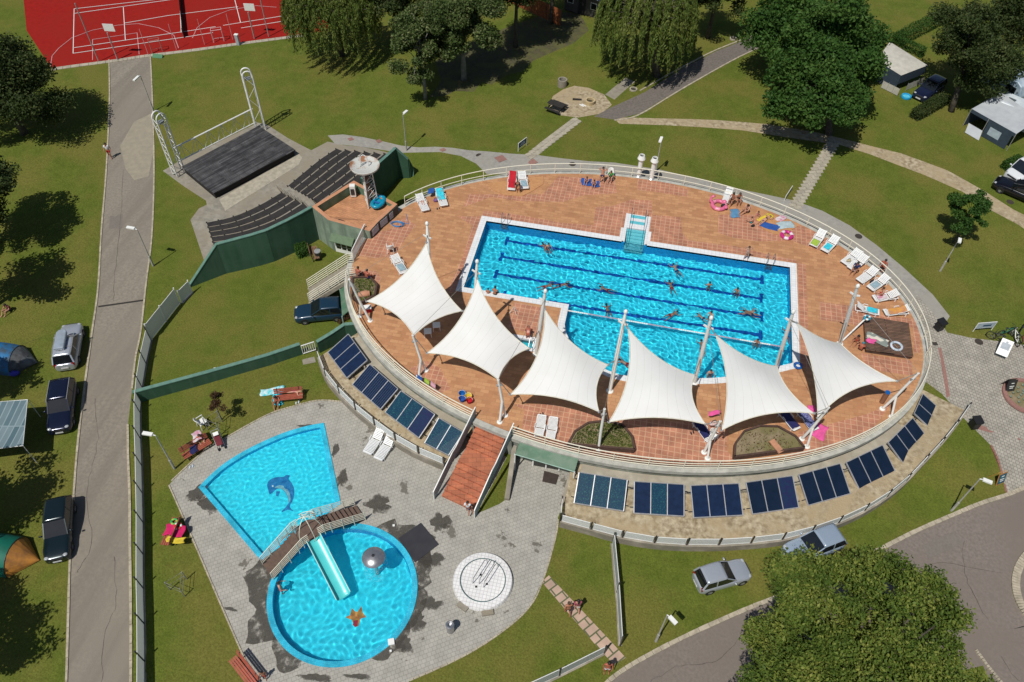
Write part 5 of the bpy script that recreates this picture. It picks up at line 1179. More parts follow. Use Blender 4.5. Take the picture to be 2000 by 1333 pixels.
for s in (-1, 1):
    b = MB(); A0 = a0 + nn * s * .78; A1 = Vector((e.x, e.y, -2.2)) + nn * s * .78
    for h in (.15, .36, .57, .78, .99): b.tube([A0 - u * .5 + Vector((0, 0, h)), A0 + Vector((0, 0, h)), A1 + Vector((0, 0, h))], .027, 6)
    b.build('bar', cream_p, ls, world=True); b = MB()
    for k in range(5): g = A0.lerp(A1, k / 4); b.tube([g - Vector((0, 0, .1)), g + Vector((0, 0, 1.0))], .032, 6)
    b.build('post', cream_p, ls, world=True)
# fence wings at the notice wall
t = thing('deck_screen', 'grey screened railing wing rising beside the notice boards on the deck', 'railing', at(700, 490, 0)); b = MB(); p, q = at(690, 508, 0), at(715, 458, 0)
b.add([p, q, q + Vector((0, 0, 1.1)), p + Vector((0, 0, 1.0))], [(0, 1, 2, 3)]); b.build('screen', mesh_m, t, world=True); b = MB(); b.tube([p, p + Vector((0, 0, 1)), q + Vector((0, 0, 1.1)), q], .04, 6); b.build('frame', white_p, t, world=True)
# ================================================================ sports court
def court_line(name, pts, w=.07, m=None): 
    P = [gp(*q) for q in pts]; b = MB()
    for p, q in zip(P, P[1:]): b.bar(Vector((p.x, p.y, hz(p.x, p.y) + .03)), Vector((q.x, q.y, hz(q.x, q.y) + .03)), w, .01)
    tag(b.build(name, m or white_p), kind='structure')
court_line('court_line', [(143,105),(145,18),(640,-38)]); court_line('court_line', [(143,105),(370,72),(640,28)]); court_line('court_line', [(145,94),(370,61),(640,18)])
court_line('court_line', [(146,27),(300,5),(420,-12)]); court_line('court_line', [(241,15),(245,79)]); court_line('court_line', [(243,46),(330,31),(465,14)]); court_line('court_line', [(456,-10),(470,45)]); court_line('court_line', [(350,-20),(354,64)])
pinkl = mat('pink_court_line', (.62, .36, .36), .7); arc1 = [(99,130),(102,110),(115,95),(140,75),(180,60),(230,50),(270,47),(310,55),(340,70),(349,95)]
court_line('court_arc', arc1, .06, pinkl); court_line('court_arc', [(376,75),(385,55),(410,35),(450,20),(500,12),(540,15)], .06, pinkl); court_line('court_key', [(181,118),(181,78),(268,65),(272,107)], .06, pinkl)
def pole(name, label, cat, base, h, r=.05, m=None, lean=None):
    g = gp(*base); t = thing(name, label, cat, g); b = MB(); b.tube([g, g + Vector(lean or (0, 0, 0)) + Vector((0, 0, h))], r, 8); b.build('pole', m or rust_w, t, world=True); return t, g
for i, (x, y) in enumerate(((193,121),(525,72))):
    pole('fence_pole', 'tall grey net pole at the %s court edge' % ('left end of the near' if i == 0 else 'tree side of the'), 'pole', (x, y), 6.5, .06, mat('grey_pole', (.30, .29, .28), .6))
nt_ = thing('court_fence', 'thin wire fence posts along the near edge of the red court', 'fence', gp(300, 105)); b = MB()
for x, y in ((230,118),(290,108),(345,98),(400,88),(455,78),(497,75)):
    g = gp(x, y); b = MB(); b.tube([g, g + Vector((0, 0, 3.0))], .03, 5); b.build('post', pinkl, nt_, world=True)
def hoop(base, label):
    t, g = pole('basketball_hoop', label, 'basketball hoop', base, 3.1, .07, MATS['grey_pole']); b = MB()
    b.box(g + Vector((0, .5, 3.4)), (1.15, .05, .8), R(8)); b.build('backboard', white_p, t, world=True); b = MB(); b.tube([g + Vector((.22 * math.cos(a), .85 + .22 * math.sin(a), 3.1)) for a in [i * .52 for i in range(12)]], .015, 5, True); b.build('ring', mat('orange_steel', (.5, .1, .02), .5), t, world=True)
hoop((230,117), 'basketball hoop with pale board beside the lane entrance of the red court'); hoop((497,76), 'basketball hoop with pale board nearest the willow side of the red court')
def goal(a_, c_, label, m):
    A_, C_ = gp(*a_), gp(*c_); t = thing('small_goal', label, 'goal', (A_ + C_) / 2); b = MB(); up = Vector((0, 0, 1.4)); bk = Vector((-(C_ - A_).y, (C_ - A_).x, 0)).normalized() * .9
    b.tube([A_, A_ + up, C_ + up, C_], .05, 6); b.build('front_frame', m, t, world=True); b = MB(); b.tube([A_ + up, A_ + bk * .6 + up, A_ + bk, A_], .03, 5); b.tube([C_ + up, C_ + bk * .6 + up, C_ + bk, C_], .03, 5); b.tube([A_ + bk, C_ + bk], .03, 5); b.tube([A_ + bk * .6 + up, C_ + bk * .6 + up], .03, 5); b.build('net_frame', m, t, world=True)
goal((298,105), (318,101), 'small rusty goal frame nearest the lane on the red court', mat('rust_pink', (.35, .16, .14), .7)); goal((418,84), (438,81), 'small pale goal frame farther right on the red court', pinkl)
t, g = pole('tennis_post', 'dark tennis net post in the middle of the red court', 'post', (360,74), 1.1, .06, dark_p); b = MB(); e = gp(350, -20); b.add([g, e, e + Vector((0, 0, .95)), g + Vector((0, 0, .95))], [(0, 1, 2, 3)]); b.build('net', mat('dark_net', (.02, .02, .02), .8), t, world=True)
p = gp(466, 88); t = thing('control_box', 'slim pale grey cabinet standing at the near court edge', 'cabinet', p); b = MB(); b.box(p + Vector((0, 0, .6)), (.35, .3, 1.2)); b.build('body', mat('cabinet_grey', (.38, .42, .46), .5), t, world=True); b = MB(); b.box(p + Vector((0, 0, 1.22)), (.42, .36, .05)); b.build('lid', white_p, t, world=True)
p = gp(307, 112); tag(MB().box(p + Vector((.1, 0, .12)), (1.1, .12, .45), R(4), rx=R(-50)).build('green_board', mat('green_board', (.02, .16, .06), .6)), 'green board lying at the corner of the red court', 'board')
# ================================================================ trees
def quads_mesh(name, P, A, B_, m, parent, off):
    """one small diamond-shaped leaf per point: centre P, half axes A and B"""
    n = len(P); V = np.empty((n, 4, 3)); V[:, 0] = P - A; V[:, 1] = P + B_ - A * .15; V[:, 2] = P + A; V[:, 3] = P - B_ - A * .15
    V = V.reshape(-1, 3) - np.array(off); me = bpy.data.meshes.new(name); me.vertices.add(4 * n); me.vertices.foreach_set('co', V.ravel())
    me.loops.add(4 * n); me.loops.foreach_set('vertex_index', np.arange(4 * n, dtype=np.int32)); me.polygons.add(n); me.polygons.foreach_set('loop_start', np.arange(0, 4 * n, 4, dtype=np.int32)); me.polygons.foreach_set('loop_total', np.full(n, 4, dtype=np.int32))
    me.update(calc_edges=True); me.materials.append(m); o = bpy.data.objects.new(name, me); col.objects.link(o)
    if parent is not None: o.parent = parent
    return o
def rnd_unit(rs, n): v = rs.normal(size=(n, 3)); return v / np.linalg.norm(v, axis=1, keepdims=True)
leafM = leaf_mat('leaf_maple', (.022, .062, .012), (.050, .115, .020), (.10, .17, .036))
leafD = leaf_mat('leaf_dark', (.022, .038, .011), (.046, .070, .018), (.11, .13, .045))
leafW = leaf_mat('leaf_willow', (.055, .085, .016), (.12, .165, .032), (.24, .26, .075), .5)
leafY = leaf_mat('leaf_robinia', (.040, .082, .014), (.125, .180, .030), (.30, .31, .07), .6)
leafP = leaf_mat('leaf_poplar', (.030, .055, .016), (.080, .120, .030), (.26, .28, .13), .5)
leafR = leaf_mat('leaf_russet', (.06, .03, .015), (.11, .06, .03), (.14, .11, .04), .5)
bark = mat('bark', (.10, .085, .065), .95, (.05, .042, .032), 3, 8, bump=.8, bscale=8); bark_p = mat('pale_bark', (.26, .25, .22), .9, (.13, .125, .11), 2.5, 8, bump=.6, bscale=8)
def tree(name, label, C, r, rz, m, seed, nleaf, base=None, bk=None, leaf=.15, clumps=46, group=None, cat='tree', trunk_r=.22, hole=.35, lumps=3, flat=.75, rcs=(.15, .27)):
    """C = crown centre in the world; trunk and limbs reach the leaf clumps"""
    rs = np.random.RandomState(seed); C = Vector(C); g = Vector((base.x, base.y, 0)) if base is not None else Vector((C.x, C.y, 0)); g.z = hz(g.x, g.y)
    t = thing(name, label, cat, g, 0, group)
    mains = [np.array([0, 0, 0.])] + [np.array([math.cos(a) * r * .46, math.sin(a) * r * .46, rs.uniform(-.5, .25) * rz]) for a in [2 * math.pi * i / lumps + rs.uniform(-.4, .4) for i in range(lumps)]]
    cs = []
    while len(cs) < clumps:
        k = rs.randint(len(mains)); d = rnd_unit(rs, 1)[0]; q = mains[k] + d * np.array([r * .56, r * .56, rz * .62]) * rs.uniform(.6, 1.0)
        if q[2] < -rz * .75: continue
        cs.append(q)
    cs = np.array(cs); rc = r * rs.uniform(*rcs, len(cs))
    idx = rs.choice(len(cs), nleaf, p=rc ** 2 / (rc ** 2).sum()); d = rnd_unit(rs, nleaf); rad = rs.uniform(.25, 1.25, nleaf) ** .75
    P = cs[idx] + d * (rc[idx] * rad)[:, None] * np.array([1.15, 1.15, flat]) + rs.normal(size=(nleaf, 3)) * r * .012
    N_ = d * .3 + rnd_unit(rs, nleaf) + np.array([0, 0, .3]); N_ /= np.linalg.norm(N_, axis=1, keepdims=True)
    A = np.cross(N_, rnd_unit(rs, nleaf)); A /= np.linalg.norm(A, axis=1, keepdims=True) + 1e-9; B_ = np.cross(N_, A); s = leaf * rs.uniform(.6, 1.3, nleaf)
    quads_mesh('crown', P + np.array(C), A * s[:, None], B_ * (s * .55)[:, None], m, t, g)
    b = MB(); fork = g.lerp(C, .48); b.tube([g - Vector((0, 0, .2)), g.lerp(fork, .5) + Vector((rs.uniform(-.1, .1), .05, 0)), fork, C], [trunk_r * 1.3, trunk_r, trunk_r * .8, trunk_r * .3], 9)
    for q in cs[::3]:
        e = C + Vector(q) * .93; s_ = fork.lerp(C, rs.uniform(0, .7)); mid = s_.lerp(e, .5) + Vector((0, 0, .12 * r)); b.tube([s_, mid, e], [trunk_r * .38, trunk_r * .22, .02], 5)
    b.build('trunk', bk or bark, t, world=True, smooth=True); return t
def willow(name, label, C, r, rz, m, seed, nstr, base, group=None, leaf=.17, zmin=1.2):
    rs = np.random.RandomState(seed); C = Vector(C); g = Vector((base.x, base.y, hz(base.x, base.y))); t = thing(name, label, 'tree', g, 0, group); PP, AA, BB = [], [], []; b = MB()
    b.tube([g - Vector((0, 0, .2)), g.lerp(C, .5), C], [.45, .36, .2], 9)
    for i in range(nstr):
        a = rs.uniform(0, 2 * math.pi); rr = r * math.sqrt(rs.uniform(.02, 1)) ; top = rz * math.sqrt(max(0, 1 - (rr / r) ** 2 * .85)) * rs.uniform(.7, 1.05); q = np.array([math.cos(a) * rr, math.sin(a) * rr, top]); gq = np.round(q * 1.1) / 1.1; q = q * .45 + gq * .55 + np.array([0, 0, .25 * math.sin(gq[0] * 3 + gq[1] * 5)])
        L_ = rs.uniform(1.4, 3.4) * (1.15 if rr > .6 * r else .8); L_ = min(L_, C.z + q[2] - (g.z + zmin)); n = max(6, int(L_ / .085)); out = np.array([math.cos(a), math.sin(a), 0]) * rs.uniform(.1, .6)
        u = np.linspace(0, 1, n)[:, None]; sway = rs.normal(size=3) * .12; pts = q + out * u * (1 - u * .4) * 1.3 + np.array([0, 0, -1]) * L_ * u ** 1.2 + sway * np.sin(u * 4) + rs.normal(size=(n, 3)) * .07
        ax = rs.normal(size=(n, 3)) * .45 + np.array([0, 0, -1]) + out * .5; ax /= np.linalg.norm(ax, axis=1, keepdims=True); bb = np.cross(ax, rnd_unit(rs, n)); bb /= np.linalg.norm(bb, axis=1, keepdims=True) + 1e-9; s = leaf * rs.uniform(.7, 1.4, (n, 1))
        PP.append(pts); AA.append(ax * s); BB.append(bb * s * .3)
        if i % 22 == 0: e = C + Vector(q); b.tube([g.lerp(C, .7), C.lerp(e, .5) + Vector((0, 0, .3)), e], [.14, .07, .02], 5)
    quads_mesh('crown', np.concatenate(PP) + np.array(C), np.concatenate(AA), np.concatenate(BB), m, t, g); b.build('trunk', bark, t, world=True, smooth=True); return t
def cpt(px, py, h): 
    z = -1.5
    for _ in range(6): p = at(px, py, z + h); z = hz(p.x, p.y)
    return at(px, py, z + h)
OFF = 'trees over the camp pitches at the left edge'
tree('broadleaf_tree', 'large dark tree at the upper left corner beside the red court', cpt(-12, 140, 6.6), 5.2, 5.6, leafD, 1, 44000, base=gp(48, 262), clumps=70, leaf=.14, trunk_r=.3)
tree('broadleaf_tree', 'dark tree on the left edge standing above the second shade patch', cpt(-80, 362, 6.2), 3.8, 3.4, leafD, 2, 18000, group=OFF)
for i, (x, y, r_) in enumerate(((-98, 490, 3.5), (-190, 955, 3.5), (-235, 1225, 3.5), (-190, 700, 2.6))):
    tree('broadleaf_tree', ['dark tree at the left edge above the blue tent', 'tree left of the green and orange tent casting the shade behind the dark sedan', 'tree at the lower left corner shown by its round shade', 'tree left of the blue tent shown by its shade'][i], cpt(x, y, 6.2), r_, 3.0, leafD, 10 + i, 9000, group=OFF)
willow('willow_tree', 'olive weeping willow beside the right end of the red court', cpt(645, 22, 5.4), 4.7, 2.6, leafW, 3, 1250, gp(668, 108), leaf=.15)
tree('poplar_tree', 'tree with a pale bare trunk standing alone on the upper lawn', cpt(818, 72, 6.2), 3.7, 3.9, leafP, 4, 26000, rcs=(.12, .22), base=gp(831, 194), bk=bark_p, leaf=.13, trunk_r=.17)
tree('poplar_tree', 'dark tree with a grey trunk in the deep shade of the upper lawn', cpt(902, 30, 6.7), 5.0, 4.6, leafP, 5, 40000, rcs=(.12, .22), base=gp(906, 156), bk=bark_p, leaf=.13, trunk_r=.26)
tree('broadleaf_tree', 'dense dark tree at the top edge left of the brown shed', cpt(765, -15, 6.0), 3.4, 3.2, leafD, 6, 15000, leaf=.13)
tree('broadleaf_tree', 'tall dark tree at the top edge shading the brown shed', cpt(1010, -50, 8), 4.4, 3.6, leafD, 7, 24000, leaf=.14)
tree('broadleaf_tree', 'dark tree at the top edge between shed and big willow', cpt(1085, -95, 8), 4.4, 3.6, leafD, 8, 16000, leaf=.14)
willow('willow_tree', 'large bright weeping willow beside the dark path', cpt(1262, 42, 5.6), 5.0, 3.2, leafW, 9, 1500, gp(1285, 150), leaf=.17, zmin=.7)
tree('broadleaf_tree', 'dark tree behind the big willow at the top edge', cpt(1405, -30, 6), 3.6, 3.2, leafD, 14, 14000, leaf=.14)
tree('maple_tree', 'broad deep green tree above the gravel track, the nearer of the pair', cpt(1615, 138, 6.2), 5.6, 4.2, leafM, 15, 50000, rcs=(.11, .21), base=gp(1620, 262), clumps=120, leaf=.17, trunk_r=.3, lumps=5)
tree('maple_tree', 'deep green tree at the top edge behind the broad green tree', cpt(1602, 28, 7.4), 6.2, 4.0, leafM, 16, 46000, rcs=(.11, .21), base=gp(1600, 110), clumps=120, leaf=.17, trunk_r=.3, lumps=5)
tree('broadleaf_tree', 'olive dark tree standing between the two caravans and tents', cpt(1905, 82, 6.5), 4.3, 4.2, leafD, 17, 34000, base=gp(1858, 218), clumps=60, leaf=.13, trunk_r=.26)
tree('broadleaf_tree', 'dark tree in the upper right corner above the caravan', cpt(1995, 25, 7.0), 4.0, 3.6, leafD, 18, 20000, leaf=.13)
tree('young_tree', 'small dark green tree alone on the right lawn beside the gravel track', cpt(1903, 404, 3.9), 1.75, 2.0, leafM, 19, 9000, clumps=26, leaf=.10, trunk_r=.07)
tree('robinia_tree', 'huge light green tree in the foreground over the lower right road', cpt(1692, 1318, 7.6), 6.3, 4.2, leafY, 20, 175000, clumps=270, leaf=.095, trunk_r=.38, lumps=10, flat=.8, rcs=(.06, .135))
rt = tree('russet_sapling', 'small russet sapling tied to a stake frame on the lawn', cpt(417, 783, 2.3), .85, .95, leafR, 21, 1700, clumps=14, leaf=.06, trunk_r=.035)
def stake_frame(px, py, label, h=1.4):
    g = gp(px, py); t = thing('stake_frame', label, 'stake frame', g); P = [g + Vector((math.cos(a), math.sin(a), 0)) * .62 for a in (R(80), R(200), R(320))]
    for p in P: b = MB(); b.tube([p, p + Vector((0, 0, h))], .03, 6); b.build('post', MATS['grey_pole'], t, world=True)
    b = MB()
    for z in (h * .5, h * .96): b.tube([p + Vector((0, 0, z)) for p in P], .025, 5, True)
    b.build('crossbar', MATS['grey_pole'], t, world=True)
stake_frame(424, 838, 'wooden stake frame round the russet sapling'); stake_frame(353, 1150, 'empty pale stake frame on the lawn left of the paving', 1.1)
# hedges and bushes: leafy boxes over twigs
def hedge(name, label, a_, c_, w, h, m, seed, n=5000, cat='hedge', leaf=.07):
    A_, C_ = gp(*a_), gp(*c_); rs = np.random.RandomState(seed); t = thing(name, label, cat, (A_ + C_) / 2); d = np.array(C_ - A_); L_ = np.linalg.norm(d); u = d / L_; v = np.array([-u[1], u[0], 0])
    q = rs.uniform(-1, 1, (n, 3)); k = rs.randint(0, 3, n); s = np.sign(q[np.arange(n), k]) * rs.uniform(.8, 1.05, n); q[np.arange(n), k] = s; q[:, 2] = np.abs(q[:, 2])
    e = 1 - .25 * np.maximum(0, np.abs(q[:, 0]) - .6); P = np.array((A_ + C_) / 2) + u * (q[:, 0] * L_ / 2)[:, None] + v * (q[:, 1] * w / 2 * e)[:, None] + np.array([0, 0, 1]) * (q[:, 2] * h)[:, None] + rs.normal(size=(n, 3)) * .05
    N_ = rnd_unit(rs, n) + np.array([0, 0, .5]); A = np.cross(N_, rnd_unit(rs, n)); A /= np.linalg.norm(A, axis=1, keepdims=True); B_ = np.cross(N_ / np.linalg.norm(N_, axis=1, keepdims=True), A)
    quads_mesh('foliage', P, A * leaf, B_ * leaf * .6, m, t, (A_ + C_) / 2); b = MB(); 
    for i in range(max(3, int(L_ / .6))): p = A_.lerp(C_, (i + .5) / max(3, int(L_ / .6))); b.tube([p, p + Vector((0, 0, h * .85))], [.04, .015], 5)
    b.build('stems', bark, t, world=True); return t
hedge('clipped_hedge', 'clipped hedge between the lawns behind the beige tent', (1752, 86), (1845, 38), 1.3, 1.2, leafM, 31, 7000)
hedge('clipped_hedge', 'low clipped hedge behind the roof of the beige tent', (1740, 84), (1800, 112), .7, 1.0, leafM, 32, 3500)
hedge('clipped_hedge', 'short rounded hedge beside the round paddling pool', (1784, 233), (1842, 200), 1.1, .9, leafD, 33, 5000)
hedge('garden_bush', 'low dark bush in front of the white van at the right edge', (1960, 332), (1990, 318), .9, .7, leafM, 34, 2600, 'bush')
hedge('garden_bush', 'round bush at the foot of the tall green wall', (581, 499), (602, 492), 1.0, .8, leafM, 35, 2600, 'bush')
hedge('garden_bush', 'low flowering plants at the end of the short wavy wall', (660, 630), (680, 618), .6, .3, leafR, 36, 1200, 'plants', .05)
# planters cut into the deck: brown boards round rough soil and grasses
def planter(pts, label, seed, ng=900, gm=None):
    P = [at(x, y, 0) for x, y in pts]; c = sum(P, Vector()) / len(P); t = thing('deck_planter', label, 'planter', c); b = MB(); n = len(P)
    for i in range(n):
        a_, c_ = P[i], P[(i + 1) % n]; b.bar(a_ + Vector((0, 0, .2)), c_ + Vector((0, 0, .2)), .14, .42)
    b.build('surround', mat('planter_boards', (.085, .045, .032), .8, (.055, .03, .022), 4, bump=.3), t, world=True); b = MB(); b.prism([Vector(p[:2]) for p in P], .02, .30); b.build('soil', mat('dry_soil', (.27, .21, .13), .95, (.17, .14, .07), 1.6, 9, bump=.8, c3=(.17, .15, .06), scale3=.8), t, world=True)
    rs = np.random.RandomState(seed); X = []
    lo = Vector((min(p.x for p in P), min(p.y for p in P))); hi = Vector((max(p.x for p in P), max(p.y for p in P))); pl = [Vector(p[:2]) for p in P]
    x, y = rs.uniform(lo.x, hi.x, ng * 2), rs.uniform(lo.y, hi.y, ng * 2); k = inpoly(inset(pl, .15), x, y); x, y = x[k], y[k]; n = len(x); g_ = np.stack([x, y, np.full(n, .36)], -1); ax = rs.normal(size=(n, 3)) * .5 + np.array([0, 0, 1]); ax /= np.linalg.norm(ax, axis=1, keepdims=True); bb = np.cross(ax, rnd_unit(rs, n)); s = rs.uniform(.05, .2, (n, 1))
    o = quads_mesh('grass_tufts', g_, ax * s, bb * .03, gm or leafW, t, abs_loc(t)); o['kind'] = 'stuff'; return t
planter([(1109,873),(1122,849),(1148,832),(1182,828),(1215,836),(1233,858),(1238,884)], 'grassy brown edged planter in the deck below the third and fourth sails', 1, 1500)
planter([(1432,898),(1434,872),(1452,848),(1482,838),(1517,839),(1551,858),(1568,880)], 'dry brown edged planter with a clay slab below the fifth sail', 2, 260, leafR)
planter([(690,549),(722,547),(737,562),(733,583),(706,598),(690,585)], 'small planter with a toppled clay pot at the left rim', 3, 700, leafY)
p = at(1516, 873, .35); tag(MB().box(p + Vector((0, 0, .05)), (1.0, .42, .1), R(-48), ry=R(6)).build('clay_slab', mat('clay', (.50, .24, .14), .8)), 'pinkish clay slab lying in the dry planter', 'slab')
p = at(711, 575, .42); b = MB(); b.T = Matrix.Translation(p) @ Matrix.Rotation(R(25), 4, 'Z') @ Matrix.Rotation(R(90), 4, 'Y'); b.lathe([(.0, -.42), (.2, -.42), (.26, -.1), (.28, .2), (.2, .38), (.25, .42), (.17, .4), (.2, .1), (0, -.3)], n=18); tag(smooth_by_angle(b.build('clay_pot', MATS['clay'])), 'toppled clay pot lying in the small left planter', 'pot')
# wooden platform
P = [at(1687,617,.38), at(1775,631,.38), at(1784,697,.38), at(1691,683,.38)]; t = thing('wooden_platform', 'low brown wooden sunbathing platform at the right rim', 'platform', sum(P, Vector()) / 4 - Vector((0, 0, .38)))
wp_m = wood_planks('platform_planks', (.17, .095, .06), (.12, .065, .04), .14, R(-3), n=.35); b = MB(); b.prism([Vector(p[:2]) for p in P], .3, .38); b.build('deck_planks', wp_m, t, world=True)
b = MB(); b.prism(inset([Vector(p[:2]) for p in P], .06), 0, .3); b.build('skirt', MATS['planter_boards'], t, world=True)
# ================================================================ lamps, chimneys, signs
def lamp(base, label, h=4.0, arm=(-.75, .05), big=True):
    g = gp(*base); t = thing('street_lamp', label, 'street lamp', g, 0, 'slim grey street lamps'); b = MB(); b.tube([g, g + Vector((0, 0, 1.1)), g + Vector((0, 0, 1.15)), g + Vector((0, 0, h))], [.085, .085, .05, .038], 8); b.build('pole', mat('lamp_grey', (.42, .41, .37), .5), t, world=True)
    a_ = Vector((arm[0], arm[1], 0)); b = MB(); u = a_.normalized(); b.bar(g + Vector((0, 0, h)), g + a_ * .35 + Vector((0, 0, h + .06)), .05, .05); q = g + a_ + Vector((0, 0, h + .08)); b.bar(g + a_ * .25 + Vector((0, 0, h + .08)), q + u * .12, .24, .11); b.build('lamp_head', white_p, t, world=True); return t
U = lambda px, py, g, h: (at(px, py, g.z + h) - g)
def lamp_px(base, head, label, h=4.0):
    g = gp(*base); d = U(head[0], head[1], g, h); d.z = 0; d = d.normalized() * min(.95, max(.55, d.length)); lamp(base, label, h, (d.x, d.y))
lamp_px((299.5, 520), (251, 446), 'street lamp on the lane edge beside the bench theatre'); lamp_px((341, 916), (283, 848), 'street lamp on the lawn at the corner of the grey paving'); lamp_px((300, 218), (259, 162), 'street lamp behind the left lattice tower')
lamp_px((1858, 998), (1929, 942), 'street lamp on the strip of lawn at the lower right road'); lamp_px((1281, 1253), (1313, 1212), 'street lamp on the lawn beside the lower middle road'); lamp_px((794, 295), (788, 224), 'street lamp at the path behind the dark wall fin'); lamp_px((1836, 530), (1873, 474), 'street lamp beside the small tree on the right lawn', 3.6)
lamp_px((1280, 336), (1289, 278), 'street lamp right behind the two white vent pipes', 3.8)
for x, y, lb in ((1247, 345, 'left'), (1272, 350, 'right')):
    g = at(x, y, -.1); t = thing('vent_pipe', '%s one of the two fat white vent pipes at the upper railing' % lb, 'vent pipe', g); b = MB(); b.tube([g - Vector((0, 0, .5)), g + Vector((0, 0, 1.75))], .2, 16); smooth_by_angle(b.build('pipe', white_p, t, world=True)); b = MB(); b.lathe([(.2, 1.7), (.36, 1.95), (.24, 2.3), (.2, 2.3), (.2, 2.1)], g, 16); smooth_by_angle(b.build('cowl', white_p, t, world=True)); b = MB(); b.lathe([(0, 2.15), (.2, 2.15)], g, 16); b.build('flue', dark_p, t, world=True)
    b = MB(); b.lathe([(.34, -.02), (.3, .08), (.21, .16)], g, 16); b.build('flashing', alu, t, world=True)
def sign(a_, c_, label, z0, z1, face, lines, leg=None, frame=white_p):
    A_, C_ = gp(*a_), gp(*c_); t = thing('info_sign', label, 'sign', (A_ + C_) / 2); up = Vector((0, 0, 1)); b = MB()
    for p in (A_, C_): b.tube([p, p + up * z1], .03, 6)
    b.build('post', leg or frame, t, world=True); d = (C_ - A_); nn = Vector((d.y, -d.x, 0)).normalized() * .02; b = MB(); b.add([A_ + up * z0 + nn, C_ + up * z0 + nn, C_ + up * z1 + nn, A_ + up * z1 + nn, A_ + up * z0 - nn, C_ + up * z0 - nn, C_ + up * z1 - nn, A_ + up * z1 - nn], [(0, 1, 2, 3), (7, 6, 5, 4), (3, 2, 6, 7), (0, 4, 5, 1), (1, 5, 6, 2), (0, 3, 7, 4)]); b.build('board', face, t, world=True)
    b = MB(); b.tube([A_ + up * z0, C_ + up * z0, C_ + up * z1, A_ + up * z1], .025, 5, True); b.build('frame', frame, t, world=True)
    for v0, v1, u0, u1, m in lines:
        b = MB(); P = lambda u, v: A_ + d * u + up * (z0 + (z1 - z0) * v) + nn * 1.3; b.add([P(u0, v0), P(u1, v0), P(u1, v1), P(u0, v1)], [(0, 1, 2, 3)]); b.build('print', m, t, world=True)
    return t
blue_b = mat('sign_blue', (.04, .09, .16), .5); pale_b = mat('sign_pale', (.42, .50, .56), .5)
sign((1012,297), (1028,285), 'low framed blue notice board beside the slab steps', .35, .95, blue_b, [(.3, .45, .2, .8, pale_b), (.55, .68, .3, .75, pale_b)])
sign((1900,648), (1936,645), 'wide pale notice board at the edge of the beige plaza', .35, .95, pale_b, [(.3, .6, .35, .8, blue_b)])
sign((1532,392), (1545,372), 'narrow leaning sign seen edge on beside the stepping slabs', .1, .5, conc_l, [])
g = gp(1953,692); t = thing('info_table', 'slanted white information panel in front of the bicycles', 'sign', g); b = MB(); b.T = Matrix.Translation(g + Vector((0, 0, .75))) @ Matrix.Rotation(R(10 - 30), 4, 'Z') @ Matrix.Rotation(R(35), 4, 'X'); b.box((0, 0, 0), (.8, 1.25, .04)); b.build('panel', white_p, t, world=True); b = MB(); b.T = Matrix.Translation(g + Vector((0, 0, .75))) @ Matrix.Rotation(R(-20), 4, 'Z') @ Matrix.Rotation(R(35), 4, 'X'); b.box((0, .1, .025), (.6, .5, .01)); b.box((.0, .42, .026), (.16, .14, .01)); b.build('print', mat('print_grey', (.38, .42, .46), .6), t, world=True); b = MB(); b.tube([g, g + Vector((0, 0, .7))], .04, 6); b.build('leg', dark_p, t, world=True)
def a_board(px, py, rz, label, face, frame, ext=None, w=.7, h=1.0):
    g = gp(px, py); t = thing('a_board', label, 'pavement sign', g, rz); b = MB(); b.box((0, -.2, h / 2), (w, .03, h), rx=R(-17)); b.build('front_board', frame, t); b = MB(); b.box((0, .2, h / 2), (w, .03, h), rx=R(17)); b.build('rear_board', frame, t); b = MB(); b.box((0, -.225, h / 2 + .02), (w * .86, .02, h * .84), rx=R(-17)); b.build('poster', face, t)
    b = MB()
    for z, ww in ((.75, .3), (.5, .5), (.35, .4)): b.box((0, -.245 + (z - .5) * .29, z * h), (w * ww, .012, .06), rx=R(-17))
    b.build('print', white_p, t); return t
a_board(1945, 938, R(33), 'orange framed pavement sign with a teal swimming poster on the corner lawn', mat('teal_poster', (.03, .16, .20), .5, (.01, .05, .09), 4), mat('orange_wood', (.50, .22, .05), .5)); a_board(1966, 758, R(20), 'dark folding pavement sign beside the round flower bed', mat('chalkboard', (.03, .03, .03), .7), dark_p)
g = gp(2003, 775); t = thing('flower_bed', 'round brick edged bed of pale agaves at the right edge', 'flower bed', g); b = MB(); b.lathe([(1.6, 0), (1.58, .14), (1.3, .15), (1.28, .05)], g, 40); b.build('brick_edging', redp, t, world=True); b = MB(); b.lathe([(0, .06), (1.3, .04)], g, 30); b.build('soil', MATS['dry_soil'], t, world=True); b = MB()
for i in range(26):
    a, q = i * 2.4, .2 + .038 * i; c_ = g + Vector((math.cos(a) * q, math.sin(a) * q, .06))
    for k in range(9): w = k * .7; b.add([c_ + Vector((math.cos(w + 1.2) * .02, math.sin(w + 1.2) * .02, 0)), c_ + Vector((math.cos(w) * .17, math.sin(w) * .17, .16)), c_ + Vector((math.cos(w - 1.2) * .02, math.sin(w - 1.2) * .02, .04))], [(0, 1, 2)])
b.build('agave_leaves', mat('agave', (.20, .28, .22), .6), t, world=True)
def bin_(px, py, label, rz, z=None):
    g = gp(px, py); t = thing('litter_bin', label, 'bin', g, rz); b = MB(); b.box((0, 0, .4), (.5, .5, .8)); o = b.build('body', mat('bin_black', (.012, .012, .013), .5), t); b = MB(); b.box((0, 0, .84), (.6, .62, .1), rx=R(8)); b.box((0, -.28, .75), (.5, .08, .06)); b.build('lid', MATS['bin_black'], t); b = MB()
    for x in (-.22, .22): b.lathe([(.0, -.02), (.07, -.02), (.07, .02), (0, .02)], (x, .26, .07), 10)
    b.build('wheel', dark_p, t)
